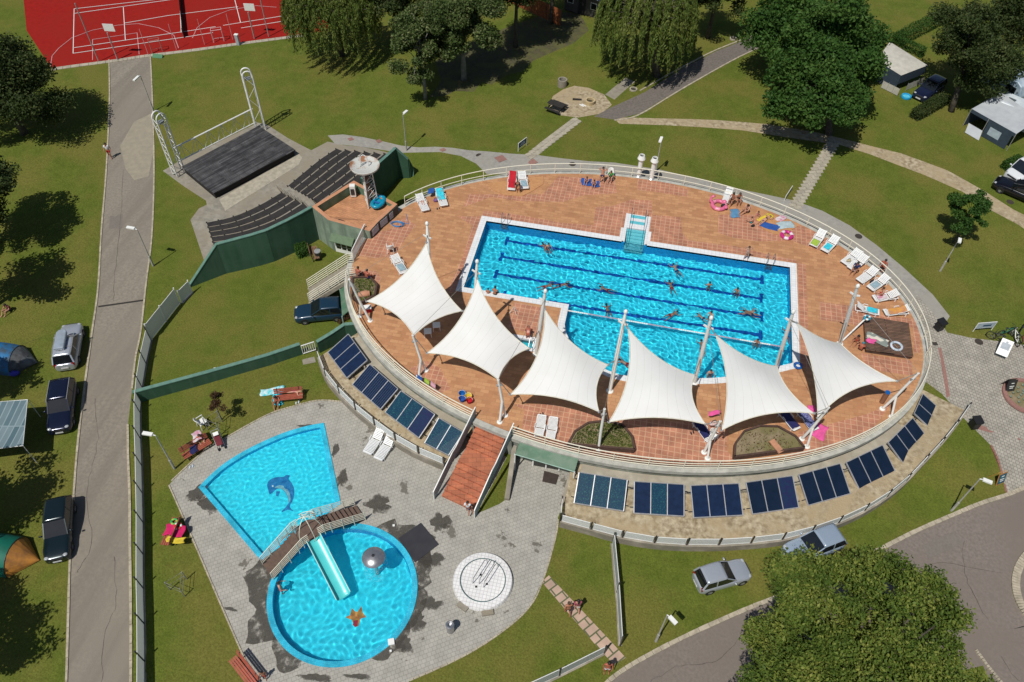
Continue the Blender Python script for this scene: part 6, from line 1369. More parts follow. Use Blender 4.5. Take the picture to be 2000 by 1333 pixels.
bin_(1832, 643, 'black litter bin on the path behind the right rim', R(35)); bin_(1900, 834, 'black wheeled bin beside the end of the curved mesh fence', R(20))
def ringo(px, py, r, h, m, label, name='concrete_ring', fill=None):
    g = gp(px, py); t = thing(name, label, 'planter ring', g); b = MB(); b.lathe([(r, -.05), (r, h), (r * .72, h), (r * .7, h * .3), (0, h * .3)], g, 24); smooth_by_angle(b.build('ring', m, t, world=True)); b = MB(); b.lathe([(0, h * .4), (r * .69, h * .38)], g, 18); b.build('filling', fill or mat('soil_dark', (.05, .045, .03), .95), t, world=True)
ringo(1098, 168, .48, .75, conc_m, 'tall grey concrete well ring above the sand patch'); ringo(1152, 202, .5, .38, mat('tan_ring', (.52, .40, .22), .8), 'tan round fire ring on the sand patch'); ringo(1237, 176, .4, .14, conc_l, 'low pale ring in the grass left of the dark path'); ringo(1432, 77, .4, .14, conc_l, 'low pale ring in the grass at the upper end of the dark path')
for x, y, lb in ((1118, 321, 'on the grey path above the terrace'), (1677, 462, 'beside the path right of the loungers'), (1912, 668, 'on the beige plaza'), (936, 304, 'on the path behind the bench theatre'), (1973, 395, 'on the gravel track at the right edge')):
    g = gp(x, y); b = MB(); b.lathe([(0, .015), (.3, .015), (.31, 0)], g, 20); tag(b.build('manhole_cover', mat('cast_iron', (.07, .055, .045), .7, metal=.3)), 'round dark manhole cover ' + lb, 'manhole cover')
g = gp(1826, 672); tag(MB().box(g + Vector((0, 0, .02)), (.35, .3, .03), .3).build('drain_grate', MATS['cast_iron']), 'square dark drain grate at the left edge of the plaza', 'drain')
# picnic table with benches (black wood)
g = gp(1086, 216); t = thing('picnic_table', 'black wooden picnic table beside the sand patch', 'picnic table', g, R(-32) + R(10)); b = MB(); b.box((0, 0, .74), (1.7, .75, .06)); b.build('tabletop', wood_d, t); 
for y in (-.75, .75): b = MB(); b.box((0, y, .44), (1.7, .28, .05)); b.build('bench', wood_d, t)
for x in (-.65, .65): b = MB(); b.bar((x, -.8, .38), (x, .8, .38), .06, .1); b.bar((x, -.6, 0), (x, -.25, .72), .06, .1); b.bar((x, .6, 0), (x, .25, .72), .06, .1); b.build('leg', wood_d, t)
g = gp(1127, 196); tag(MB().box(g + Vector((0, 0, .08)), (.9, .16, .14), R(5)).build('dark_log', wood_d), 'short dark log lying beside the fire ring', 'log'); g = gp(1136, 207); tag(MB().box(g + Vector((0, 0, .04)), (.55, .12, .05), R(-30)).box(g + Vector((.2, .1, .04)), (.55, .12, .05), R(-30)).build('white_planks', white_p), 'two short white planks lying on the sand patch', 'planks')
# buildings at the top edge
orange_w = mat('orange_timber', (.30, .09, .025), .8, (.18, .05, .015), 3, 8)
t = thing('timber_fence', 'rusty orange timber fence at the top edge under the trees', 'fence', gp(1050, 28)); b = MB(); A_, C_ = gp(985, 0), gp(1095, 52)
d = C_ - A_
for k in range(24): p, q = A_ + d * (k / 24), A_ + d * ((k + .93) / 24); b.bar(p + Vector((0, 0, .95)), q + Vector((0, 0, .95)), .04, 1.9)
b.build('boards', orange_w, t, world=True); b = MB()
for k in range(5): p = A_ + d * (k / 4); b.tube([p, p + Vector((0, 0, 2.0))], .06, 6)
b.build('post', bark, t, world=True)
def hut(name, label, px, rz, w, l, h, wm, rm, rh=.8):
    g = gp(*px); t = thing(name, label, 'building', g, rz); b = MB(); b.box((0, 0, h / 2), (w, l, h)); b.build('wall', wm, t); b = MB(); e = .35
    b.add([(-w / 2 - e, -l / 2 - e, h - .05), (w / 2 + e, -l / 2 - e, h - .05), (w / 2 + e, 0, h + rh), (-w / 2 - e, 0, h + rh), (w / 2 + e, l / 2 + e, h - .05), (-w / 2 - e, l / 2 + e, h - .05)], [(0, 1, 2, 3), (3, 2, 4, 5), (0, 3, 5), (1, 4, 2), (0, 5, 4, 1)]); b.build('roof', rm, t)
    b = MB(); b.box((0, -l / 2 - .02, 1), (.9, .06, 2)); b.build('door', dark_p, t)
    for x in (-w / 3, w / 3): f = MB(); f.box((x, -l / 2 - .02, 1.4), (.8, .06, .8)); f = f.build('window', white_p, t); q = MB(); q.box((x, -l / 2 - .06, 1.4), (.66, .02, .66)); q.build('pane', MATS['dark_glass'], f)
hut('shed', 'dark shed under the trees at the top edge beside the timber fence', (1148, 18), R(-20), 4.5, 3.2, 2.4, mat('shed_wall', (.10, .09, .08), .9), mat('grey_roof', (.20, .21, .22), .7, (.14, .15, .16), 2))
hut('cottage', 'brick walled cottage with a blue grey roof at the top edge', (1478, -34), R(-28), 7, 4.5, 2.8, mat('brick_wall', (.22, .08, .06), .85), mat('slate_roof', (.16, .20, .25), .6, (.12, .15, .19), 2))
# wet patches on the paving round the pools (spilled water)
wet = mat('wet_paving', (.095, .085, .068), .45, (.07, .062, .05), 2, 6)
wet2 = wet.copy(); wet2.name = 'wet_edge'
def _wet(wet, arc=0):
    nt = wet.node_tree; b = nt.nodes['Principled BSDF']; tc = _n(nt, 'ShaderNodeTexCoord'); s_ = _n(nt, 'ShaderNodeVectorMath', operation='SUBTRACT'); s_.inputs[1].default_value = (.5, .5, .5); s_.inputs[1].default_value[2] = 0
    nt.links.new(tc.outputs['Generated'], s_.inputs[0]); m0 = _n(nt, 'ShaderNodeVectorMath', operation='MULTIPLY'); m0.inputs[1].default_value = (1, 1, 0); nt.links.new(s_.outputs[0], m0.inputs[0])
    ln = _n(nt, 'ShaderNodeVectorMath', operation='LENGTH'); nt.links.new(m0.outputs[0], ln.inputs[0]); nz = _n(nt, 'ShaderNodeTexNoise'); nz.inputs['Scale'].default_value = 1.4; nz.inputs['Detail'].default_value = 7; nz.inputs['Roughness'].default_value = .65; nt.links.new(tc.outputs['Object'], nz.inputs[0])
    a_ = _n(nt, 'ShaderNodeMath', operation='MULTIPLY_ADD'); a_.inputs[1].default_value = 1.1; nt.links.new(nz.outputs[0], a_.inputs[0]); a_.inputs[2].default_value = .33
    if not arc: nt.links.new(ln.outputs['Value'], a_.inputs[2])
    mr = _n(nt, 'ShaderNodeMapRange'); mr.inputs[1].default_value = .88; mr.inputs[2].default_value = 1.04; mr.inputs[3].default_value = .45; mr.inputs[4].default_value = 0; nt.links.new(a_.outputs[0], mr.inputs[0]); nt.links.new(mr.outputs[0], b.inputs['Alpha'])
_wet(wet); _wet(wet2, 1)
def blob(cx, cy, rx, ry, rot, seed, n=46, k=None):
    rs = random.Random(seed); c = at(cx, cy, -2.4); P = []; ph = [rs.uniform(0, 6.28) for _ in range(6)]
    for i in range(n): a = 2 * math.pi * i / n; q = 1 + .22 * math.sin(2 * a + ph[0]) + .16 * math.sin(3 * a + ph[1]) + .13 * math.sin(5 * a + ph[2]) + .10 * math.sin(9 * a + ph[3]) + rs.uniform(-.06, .06); x, y = rx * q * math.cos(a), ry * q * math.sin(a); P.append(Vector((c.x + x * math.cos(rot) - y * math.sin(rot), c.y + x * math.sin(rot) + y * math.cos(rot))))
    Z = [hz(p.x, p.y) + .012 for p in P]; o = MB().prism(P, [z - .01 for z in Z], Z).build('wet_patch', wet); tag(o, kind='structure')
def wet_arc(a0, a1, r0, r1, seed):
    rs = random.Random(seed); n = int(abs(a1 - a0) / 3); O, I = [], []; ph = rs.uniform(0, 6)
    for i in range(n + 1):
        a = R(a0 + (a1 - a0) * i / n); e = min(1, i / 3, (n - i) / 3); ro = r0 + (r1 - r0) * e * (.8 + .28 * math.sin(i * .42 + ph) + .1 * math.sin(i * 1.3) + rs.uniform(-.05, .05)); I.append(Vector((ROUND_C.x + r0 * math.cos(a), ROUND_C.y + r0 * math.sin(a)))); O.append(Vector((ROUND_C.x + ro * math.cos(a), ROUND_C.y + ro * math.sin(a))))
    P = O + I[::-1]; Z = [hz(p.x, p.y) + .014 for p in P]; o = MB().prism(P, [z - .01 for z in Z], Z).build('wet_patch', wet2); tag(o, kind='structure')
for i, (x, y, rx, ry, ro) in enumerate([(386,965,1.0,.55,.6),(405,985,1.1,.5,-.5),(600,832,.9,.12,.2),(668,935,.35,.9,.2),(655,880,.2,.8,.2),(740,985,1.0,.7,.3),(830,1085,.55,.9,.5),(860,1020,.7,.8,.1),(845,1095,.8,.6,.5),(842,1180,.7,.5,.3),(815,1215,.6,.7,.1),(450,1190,.5,.12,0),(790,1260,.5,.6,.2),(620,1325,.9,.3,.1),(700,1322,.8,.2,.1)]): blob(x, y, rx * .9, ry * .9, ro, i)
wet_arc(135, 232, ROUND_R + .01, ROUND_R + 1.5, 3); wet_arc(228, 262, ROUND_R + .01, ROUND_R + 1.1, 5); wet_arc(-50, -12, ROUND_R + .01, ROUND_R + .8, 7); wet_arc(12, 82, ROUND_R + .01, ROUND_R + 1.7, 9); wet_arc(-20, 18, ROUND_R + .01, ROUND_R + .9, 11)
# ================================================================ vehicles
glass_c = mat('car_glass', (.006, .008, .010), .04, (.01, .012, .014), 2, spec=1.0); tyre_m = mat('tyre', (.012, .012, .012), .8); rim_m = mat('wheel_rim', (.38, .38, .39), .3, metal=.6); lamp_r = mat('tail_lamp', (.30, .005, .005), .2); lamp_w = mat('head_lamp', (.40, .42, .44), .1); plate_m = mat('number_plate', (.72, .72, .70), .5)
def car_paint(name, c, rough=.22, metal=.35):
    m = mat(name, c, rough, tuple(x * .97 for x in c), 4, metal=metal); b = m.node_tree.nodes['Principled BSDF']; b.inputs['Coat Weight'].default_value = .6; b.inputs['Coat Roughness'].default_value = .05; return m
def car(label, roof_px, head_px, L, W, H, pm, style='hatch', name='parked_car', cat='car', z=None, sunroof=False):
    """roof_px: photo point of the roof centre; head_px: a second point towards the bonnet"""
    zz = -2
    for _ in range(5): p = at(*roof_px, zz + H); zz = hz(p.x, p.y)
    q = at(*head_px, zz + H); rz = math.atan2(q.y - p.y, q.x - p.x); t = thing(name, label, cat, (p.x, p.y, zz), rz)
    S = {'hatch': dict(hood=.30, ws=.13, rf=-.02, rr=-.40, rb=-.47, hz_=.58, tz=.64, trunk=-.47), 'wagon': dict(hood=.31, ws=.15, rf=.02, rr=-.40, rb=-.47, hz_=.58, tz=.62, trunk=-.47), 'sedan': dict(hood=.30, ws=.13, rf=.0, rr=-.24, rb=-.36, hz_=.60, tz=.66, trunk=-.36), 'van': dict(hood=.38, ws=.32, rf=.24, rr=-.45, rb=-.485, hz_=.52, tz=.5, trunk=-.48)}[style]
    belt = H * .63; xs = [-.5, -.485, -.44, -.36, -.2, 0, .14, S['hood'] - .03, .36, .44, .48, .5]
    def top(x):
        if x > S['ws']: f = (x - S['ws']) / (.5 - S['ws']); return belt * (1 - .10 * f - .18 * f ** 5)
        if x < S['trunk']: return belt * (.97 if x > -.49 else .9)
        return belt
    def hw(x): e = max(0, abs(x) - .40) / .10; return W / 2 * (1 - .26 * e ** 2)
    prof = [(0, 1), (.55, 1.0), (.82, .97), (.95, .86), (1.0, .62), (.99, .36), (.93, .20)]
    n = len(prof); vs, fs = [], []
    for x in xs:
        w, tz = hw(x), top(x)
        ring_ = [(x * L, -w * u, tz * v) for u, v in prof[::-1]] + [(x * L, w * u, tz * v) for u, v in prof[1:]]; vs += ring_
    m = 2 * n - 1
    for i in range(len(xs) - 1):
        for j in range(m - 1): a = i * m + j; fs.append((a, a + 1, a + m + 1, a + m))
        fs.append((i * m + m - 1, i * m, (i + 1) * m, (i + 1) * m + m - 1))
    fs += [tuple(range(m - 1, -1, -1)), tuple((len(xs) - 1) * m + j for j in range(m))]
    b = MB(); b.add(vs, fs); body = b.build('body', pm, t, smooth=True); ss = body.modifiers.new('s', 'SUBSURF'); ss.levels = 1; ss.render_levels = 2
    # greenhouse (glass) and roof panel
    def gh(x, z, w): return [(x * L, -w, z), (x * L, w, z)]
    wb, wr = W * .455, W * .385; z0 = belt - .02; zr = H
    rows = [(S['ws'] + .04, z0, wb * .93), (S['rf'], zr - .03, wr), ((S['rf'] + S['rr']) / 2, zr, wr * 1.02), (S['rr'], zr - .05, wr * .97), (S['rb'], z0, wb * .95)]
    vs = []; 
    for x, z, w in rows: vs += [(x * L, -w, z), (x * L, w, z)]
    basez = z0; xa, xm, xb = rows[0][0] * L, rows[2][0] * L, rows[4][0] * L
    vs += [(rows[1][0] * L, -wb, basez), (rows[1][0] * L, wb, basez), (xm, -wb, basez), (xm, wb, basez), (rows[3][0] * L, -wb, basez), (rows[3][0] * L, wb, basez)]
    fs = [(0, 1, 3, 2), (2, 3, 5, 4), (4, 5, 7, 6), (6, 7, 9, 8), (0, 2, 10), (2, 4, 12, 10), (4, 6, 14, 12), (6, 8, 14), (1, 11, 3), (3, 11, 13, 5), (5, 13, 15, 7), (7, 15, 9)]
    b = MB(); b.add(vs, fs); b.build('windows', glass_c, t)
    b = MB(); R_ = [(x * L, z, w * 1.01) for x, z, w in rows[1:4]]
    b.grid(8, 8, lambda u, v: (lambda xx, zz_, ww: Vector((xx, ww * (2 * v - 1), zz_ + .035 - .04 * (2 * v - 1) ** 4)))(*[R_[0][k] * (1 - u) * (1 - 2 * u) + 4 * R_[1][k] * u * (1 - u) + R_[2][k] * u * (2 * u - 1) for k in range(3)]))
    o = b.build('roof', pm, t, smooth=True); sm = o.modifiers.new('s', 'SOLIDIFY'); sm.thickness = .05; sm.offset = -1
    for s in (-1, 1):
        for q_ in (((rows[0][0] * L, s * wb * .93, z0), (rows[1][0] * L, s * wr, zr - .03), .06, .05), ((rows[4][0] * L, s * wb * .95, z0), (rows[3][0] * L, s * wr * .97, zr - .05), .10, .06), ((xm, s * wb, basez), (xm, s * wr * 1.02, zr - .01), .07, .04)): MB().bar(*q_).build('pillar', pm, t)
    for x in (.31, -.31):
        for s in (-1, 1):
            b = MB(); b.T = Matrix.Translation((x * L, s * (W / 2 - .10), .31)) @ Matrix.Rotation(R(90), 4, 'X'); b.lathe([(.16, -.10), (.31, -.10), (.32, -.05), (.32, .05), (.31, .10), (.16, .10)], n=18); w = b.build('tyre', tyre_m, t, smooth=False)
            b = MB(); b.T = Matrix.Translation((x * L, s * (W / 2 - .10), .31)) @ Matrix.Rotation(R(90) * -s, 4, 'X'); b.lathe([(0, .085), (.05, .09), (.17, .075), (.19, .1)], n=14); b.build('rim', rim_m, w)
    fx, rx_ = .488, -.493
    for s in (-1, 1):
        b = MB(); b.ball((fx * L - .13, s * W * .33, belt * .76), (.13, .15, .06), 10, 6); b.build('headlight', lamp_w, t, smooth=True)
        b = MB(); b.box((rx_ * L + .10, s * W * .36, belt * .80), (.12, .22, .26 if style != 'sedan' else .14)); b.build('tail_lamp', lamp_r, t)
        b = MB(); b.ball((S['ws'] * L - .02, s * (W / 2 + .07), belt + .04), (.07, .12, .07), 8, 6); b.build('mirror', pm, t, smooth=True)
    b = MB(); b.box((.5 * L - .06, 0, belt * .40), (.10, W * .6, .14)); b.box((-.5 * L + .06, 0, belt * .40), (.10, W * .6, .16)); b.build('bumper', pm, t)
    b = MB(); b.box((.5 * L + .035, 0, belt * .42), (.02, .5, .12)); b.build('number_plate', plate_m, t); b = MB(); b.box((-.5 * L - .035, 0, belt * .60), (.02, .5, .12)); b.build('number_plate', plate_m, t)
    b = MB(); b.box((.5 * L - .015, 0, belt * .66), (.06, W * .5, .12)); b.build('grille', dark_p, t)
    if sunroof: b = MB(); b.box((rows[1][0] * L - .35, 0, zr + .03), (.42, .75, .02)); b.build('sunroof', glass_c, t)
    return t, (L, W, H, wr, rows)
silver = car_paint('silver_paint', (.42, .45, .50)); navy = car_paint('navy_paint', (.008, .012, .035), .15); dkgreen = car_paint('dark_green_paint', (.008, .018, .022), .2); hatchblue = car_paint('petrol_paint', (.010, .035, .065), .3, .2); silver2 = car_paint('ice_blue_paint', (.36, .44, .54)); black_c = car_paint('black_paint', (.006, .006, .010), .15); white_v = car_paint('white_paint_car', (.62, .64, .66), .35, 0)
t, (L, W, H, wr, rows) = car('silver car carrying a grey roof box, tail towards the viewer, beside the lane', (125, 661), (130, 633), 4.3, 1.66, 1.42, silver, 'wagon')
b = MB(); b.prism([Vector(p) for p in ((-.95, -.38), (.7, -.38), (.95, -.2), (.95, .2), (.7, .38), (-.95, .38))], 1.56, 1.82); o = b.build('roof_box', mat('roof_box_grey', (.30, .35, .41), .35), t); bv = o.modifiers.new('b', 'BEVEL'); bv.width = .09; bv.segments = 3; o.location = (-.35, .10, 0)
b = MB()
for s in (-1, 1): b.tube([(.45, s * .66, 1.48), (-1.5, s * .66, 1.46)], .022, 6)
for x in (.1, -.95): b.tube([(x, -.68, 1.53), (x, .68, 1.53)], .022, 6)
b.build('roof_rack', alu, t)
t, (L, W, H, wr, rows) = car('glossy navy car with chrome roof rails, front towards the viewer', (111, 778), (104, 825), 4.4, 1.68, 1.45, navy, 'wagon'); b = MB()
for s in (-1, 1): b.tube([(.3, s * .67, 1.53), (-1.7, s * .66, 1.5)], .022, 6)
b.build('roof_rail', alu, t)
car('dark greenish black car facing the viewer beside the green tent', (104, 1020), (100, 1067), 4.4, 1.62, 1.38, dkgreen, 'hatch')
car('old dark blue hatchback with a sunroof below the cream side stair', (622, 594), (590, 597), 3.95, 1.64, 1.38, hatchblue, 'hatch', sunroof=True)
t, _ = car('small silver hatchback parked on the lawn below the solar bank', (1416, 1113), (1444, 1105), 3.5, 1.5, 1.38, silver, 'hatch'); b = MB(); b.box((-1.35, -.4, 1.12), (.2, .4, .16)); b.build('red_cushion', mat('red_cloth', (.45, .02, .02), .8), t)
car('pale ice blue hatchback half under the foreground tree', (1598, 1054), (1569, 1065), 3.95, 1.6, 1.38, silver2, 'hatch'); car('black car cut by the right edge beside the gravel track', (2003, 357), (1975, 345), 4.4, 1.75, 1.42, black_c, 'hatch'); car('white van corner at the right edge above the black car', (2020, 312), (1980, 330), 4.4, 1.8, 1.9, white_v, 'van', name='parked_van', cat='van'); car('dark blue car in the shade between beige tent and olive tree', (1822, 160), (1800, 175), 4.0, 1.65, 1.4, car_paint('dusk_blue_paint', (.012, .018, .05)), 'hatch')
# caravans, tents, awnings
def caravan(label, roof_px, dir_px, L, W, H, m):
    zz = -.3
    for _ in range(4): p = at(*roof_px, zz + H); zz = hz(p.x, p.y)
    q = at(*dir_px, zz + H); t = thing('caravan', label, 'caravan', (p.x, p.y, zz), math.atan2(q.y - p.y, q.x - p.x)); b = MB(); S_ = [(-L / 2, .5), (-L / 2 - .0, 1.3), (-L / 2 + .35, H - .25), (-L / 2 + .9, H), (L / 2 - .9, H), (L / 2 - .3, H - .4), (L / 2, 1.3), (L / 2 - .05, .5)]
    n = len(S_); b.add([(x, -W / 2, z) for x, z in S_] + [(x, W / 2, z) for x, z in S_], [tuple(range(n)), tuple(range(2 * n - 1, n - 1, -1))] + [(i, n + i, n + (i + 1) % n, (i + 1) % n) for i in range(n)]); o = b.build('body', m, t); bv = o.modifiers.new('b', 'BEVEL'); bv.width = .12; bv.segments = 3
    for x, y, w, d in ((-.2 * L, 0, .5, .5), (.22 * L, .1, .7, .5)): b = MB(); b.box((x, y, H + .02), (w, d, .08)); b.build('roof_hatch', mat('hatch_glass', (.10, .12, .12), .3), t)
    for s in (-1, 1):
        for x in (-.25 * L, .15 * L): b = MB(); b.box((x, s * (W / 2 + .005), 1.6), (1.1, .04, .6)); b.build('window', glass_c, t)
        b = MB(); b.T = Matrix.Translation((0, s * (W / 2 - .1), .32)) @ Matrix.Rotation(R(90), 4, 'X'); b.lathe([(0, -.1), (.3, -.1), (.32, 0), (.3, .1), (0, .1)], n=16); b.build('wheel', tyre_m, t)
    b = MB(); b.box((L / 2 - .1, 0, 1.75), (.12, W * .7, .5), ry=R(-20)); b.build('front_window', glass_c, t)
    b = MB(); b.bar((L / 2, -.5, .45), (L / 2 + 1.1, 0, .45), .07, .07); b.bar((L / 2, .5, .45), (L / 2 + 1.1, 0, .45), .07, .07); b.build('drawbar', dark_p, t); return t
cv_m = mat('caravan_white', (.62, .66, .68), .4, (.48, .53, .56), 1.5); caravan('white rounded caravan in tree shade at the right edge', (1978, 140), (1945, 120), 5.0, 2.2, 2.5, mat('caravan_blue', (.42, .50, .56), .4, (.22, .30, .38), 1.2))
caravan('white caravan behind the large grey awning at the right edge', (2000, 205), (1965, 190), 5.2, 2.2, 2.4, cv_m)
def cloth(name, corners, sagz, m, parent, n=8, thick=.02):
    b = MB(); C = [Vector(c) for c in corners]; b.grid(n, n, lambda u, v: C[0].lerp(C[1], u).lerp(C[3].lerp(C[2], u), v) - Vector((0, 0, sagz * 16 * u * (1 - u) * v * (1 - v)))); o = b.build(name, m, parent, world=True, smooth=True); return o
grey_c = mat('awning_grey', (.42, .44, .45), .7, (.36, .38, .40), 1.5); dkb = mat('awning_navy', (.035, .055, .08), .7)
G = hz(*gp(1940, 260)[:2]); t = thing('caravan_awning', 'large light grey awning tent with dark blue walls in front of the caravan', 'awning', gp(1935, 262)); q = [at(1898, 213, G + 1.9), at(1955, 181, G + 2.5), at(2030, 232, G + 2.5), at(1985, 262, G + 1.9)]
cloth('roof_cloth', q, .1, grey_c, t); g_ = [Vector((p.x, p.y, G)) for p in q]
b = MB(); b.add([q[0], q[1], g_[1], g_[0]], [(0, 1, 2, 3)]); b.add([q[3] + Vector((0, 0, 0)), q[0], q[0] - Vector((0, 0, .35)), q[3] - Vector((0, 0, .35))], [(0, 1, 2, 3)]); b.build('side_wall', dkb, t, world=True)
b = MB(); L2 = lambda u, z: Vector((q[0].lerp(q[3], u).x, q[0].lerp(q[3], u).y, G + z)); b.add([L2(.42, .05), L2(.95, .05), L2(.95, 1.55), L2(.42, 1.55)], [(0, 1, 2, 3)]); b.build('front_wall', dkb, t, world=True); b = MB(); b.add([L2(.5, .5) + Vector((.0, -.03, 0)), L2(.75, .5) + Vector((0, -.03, 0)), L2(.75, 1.3) + Vector((0, -.03, 0)), L2(.5, 1.3) + Vector((0, -.03, 0))], [(0, 1, 2, 3)]); b.build('window_film', pale_b, t, world=True)
for u in (0, .4, 1): MB().tube([L2(u, 0), L2(u, 1.9)], .03, 6).build('pole', alu, t, world=True)
P = [L2(.08, .05), L2(.4, .05)]; b = MB(); dd = Vector((-.3, -1.0, 0)); b.add([P[0] + dd * .9, P[1] + dd * .9, P[1] + Vector((0, 0, .5)), P[0] + Vector((0, 0, .5))], [(0, 1, 2, 3)]); b.build('folded_flap', grey_c, t, world=True)
# beige tent behind the maple
G = hz(*gp(1770, 150)[:2]); t = thing('frame_tent', 'beige and navy frame tent half hidden by the deep green tree', 'tent', gp(1765, 160)); q = [at(1712, 118, G + 1.9), at(1738, 82, G + 2.3), at(1812, 128, G + 1.9), at(1760, 148, G + 1.9)]
beige = mat('beige_canvas', (.50, .48, .42), .8, (.42, .40, .35), 2); cloth('roof_cloth', q, -.25, beige, t); b = MB(); 
for i in (2, 3, 0): p, r_ = q[i], q[(i + 1) % 4]; b.add([p, r_, Vector((r_.x, r_.y, G + (.9 if i == 2 else 0))), Vector((p.x, p.y, G + (.9 if i == 2 else 0)))], [(0, 1, 2, 3)])
b.build('wall_cloth', dkb, t, world=True)
def windbreak(a_, c_, label): A_, C_ = gp(*a_), gp(*c_); t = thing('windbreak', label, 'windbreak', (A_ + C_) / 2); cloth('cloth', [A_ + Vector((0, 0, .05)), C_ + Vector((0, 0, .05)), C_ + Vector((0, 0, .8)), A_ + Vector((0, 0, .8))], 0, beige, t, 3); b = MB(); [b.tube([A_.lerp(C_, k / 3), A_.lerp(C_, k / 3) + Vector((0, 0, .9))], .02, 5) for k in range(4)]; b.build('stake', alu, t, world=True)
windbreak((1720, 172), (1752, 188), 'low beige windbreak left of the round paddling pool'); windbreak((1768, 178), (1800, 165), 'low beige windbreak above the round paddling pool')
g = gp(1769, 191); t = thing('paddling_pool', 'small round bright blue paddling pool on the grass', 'paddling pool', g); b = MB(); b.lathe([(.47, 0), (.52, .12), (.47, .24), (.38, .22), (.36, .08)], g, 24); smooth_by_angle(b.build('ring', mat('pool_toy_blue', (.02, .35, .65), .4), t, world=True), 60); b = MB(); b.lathe([(0, .12), (.4, .13)], g, 20); b.build('water', mat('toy_water', (.12, .55, .75), .05), t, world=True)
def dome_tent(label, c_px, L, W, H, rz, outer, inner, mirror=False):
    g = gp(*c_px); t = thing('camping_tent', label, 'tent', g, rz); b = MB(); b.grid(16, 14, lambda u, v: Vector(((u - .5) * L, -W / 2 * math.cos(math.pi * v), H * math.sin(math.pi * v) * (1 - .25 * (2 * u - 1) ** 2)))); b.build('flysheet', outer, t, smooth=True)
    b = MB(); n = 10; P = [(L / 2, -W / 2 * math.cos(math.pi * k / n), H * .75 * math.sin(math.pi * k / n)) for k in range(n + 1)]; tip = (L / 2 + W * .55, 0, .12); b.add(P + [tip, (L / 2 + .2, -W * .55, 0), (L / 2 + .2, W * .55, 0)], [(i, i + 1, n + 1) for i in range(n)]); b.build('porch', inner, t)
    b = MB()
    for u in (-.5, 0, .5): b.tube([(u * L, -W / 2 * math.cos(math.pi * k / 12) * 1.01, H * math.sin(math.pi * k / 12) * (1 - .25 * (2 * u) ** 2) * 1.01) for k in range(13)], .02, 5)
    b.build('pole', dark_p, t); b = MB()
    for s in (-1, 1):
        for u in (-.5, .5): b.tube([(u * L, s * W * .4, H * .5), (u * L * 1.3, s * W * .95, 0)], .008, 4)
    b.build('guy_line', dark_p, t); return t
dome_tent('bright blue and grey tunnel tent at the left edge beside the silver car', (-8, 705), 3.6, 2.6, 1.6, R(8), mat('tent_blue', (.01, .15, .36), .7, (.04, .07, .10), 2), mat('tent_grey', (.13, .14, .14), .7, (.05, .05, .055), 2))
dome_tent('green tent with an orange porch at the left edge beside the dark saloon', (-12, 1085), 3.2, 2.6, 1.7, R(5), mat('tent_green', (.0, .14, .09), .6, (.0, .11, .07), 2), mat('tent_orange', (.48, .20, .03), .6, (.25, .11, .03), 2))
stripe = brick_mat('striped_canvas', (.16, .22, .24), (.06, .115, .14), (.22, .29, .31), 40, .42, 0, .04, rot=R(80), rough=.8, c_noise=.05, bump=.02)
G = -2.6; t = thing('striped_awning', 'blue grey striped sun awning on thin poles at the left edge', 'awning', at(-100, 860, G)); q = [at(-70, 790, G + 2.1), at(54, 781, G + 2.1), at(45, 871, G + 2.1), at(-75, 885, G + 2.1)]; cloth('canopy_cloth', q, .12, stripe, t)
b = MB(); b.tube(q, .03, 6, True); [b.tube([p, Vector((p.x, p.y, G))], .025, 6) for p in q]; b.build('frame', white_p, t, world=True); [MB().tube([q[i], Vector((q[i].x + dx, q[i].y + dy, G))], .008, 4).build('guy_line', dark_p, t, world=True) for i, dx, dy in ((1, 1.2, .3), (2, .8, -1.0))]
# bicycles
def bike(px, py, rz, label, m):
    g = gp(px, py); t = thing('bicycle', label, 'bicycle', g, rz)
    for x in (-.52, .52): b = MB(); b.tube([(x + .33 * math.cos(a), 0, .34 + .33 * math.sin(a)) for a in [i * .393 for i in range(16)]], .034, 5, True); w = b.build('tyre', tyre_m, t); b = MB(); [b.tube([(x, 0, .34), (x + .32 * math.cos(a), 0, .34 + .32 * math.sin(a))], .004, 3) for a in [i * .785 for i in range(8)]]; b.build('spokes', alu, w)
    b = MB(); b.tube([(-.52, 0, .34), (-.12, 0, .32), (.38, 0, .72), (-.22, 0, .78), (-.12, 0, .32)], .03, 6); b.tube([(-.52, 0, .34), (-.22, 0, .78)], .022, 6); b.tube([(.52, 0, .34), (.36, 0, .95)], .02, 6); b.build('frame', m, t); b = MB(); b.tube([(.30, -.28, .98), (.38, -.1, .97), (.38, .1, .97), (.30, .28, .98)], .016, 6); b.build('handlebar', dark_p, t); b = MB(); b.ball((-.24, 0, .86), (.14, .08, .04), 8, 6); b.build('saddle', dark_p, t)
for i, (x, y, rz, lb, m) in enumerate([(1945, 668, 150, 'bicycle lying nearest the white information panel', dark_p), (1962, 655, 25, 'bicycle with a green frame in the parked row', mat('bike_green', (.03, .15, .10), .4)), (1978, 664, 100, 'white bicycle in the parked row', white_p), (1990, 650, 60, 'black bicycle farthest right in the parked row', dark_p), (1995, 678, 120, 'bicycle with a dark red frame at the right edge', mat('bike_red', (.18, .02, .02), .4))]): bike(x, y, R(rz), lb, m)
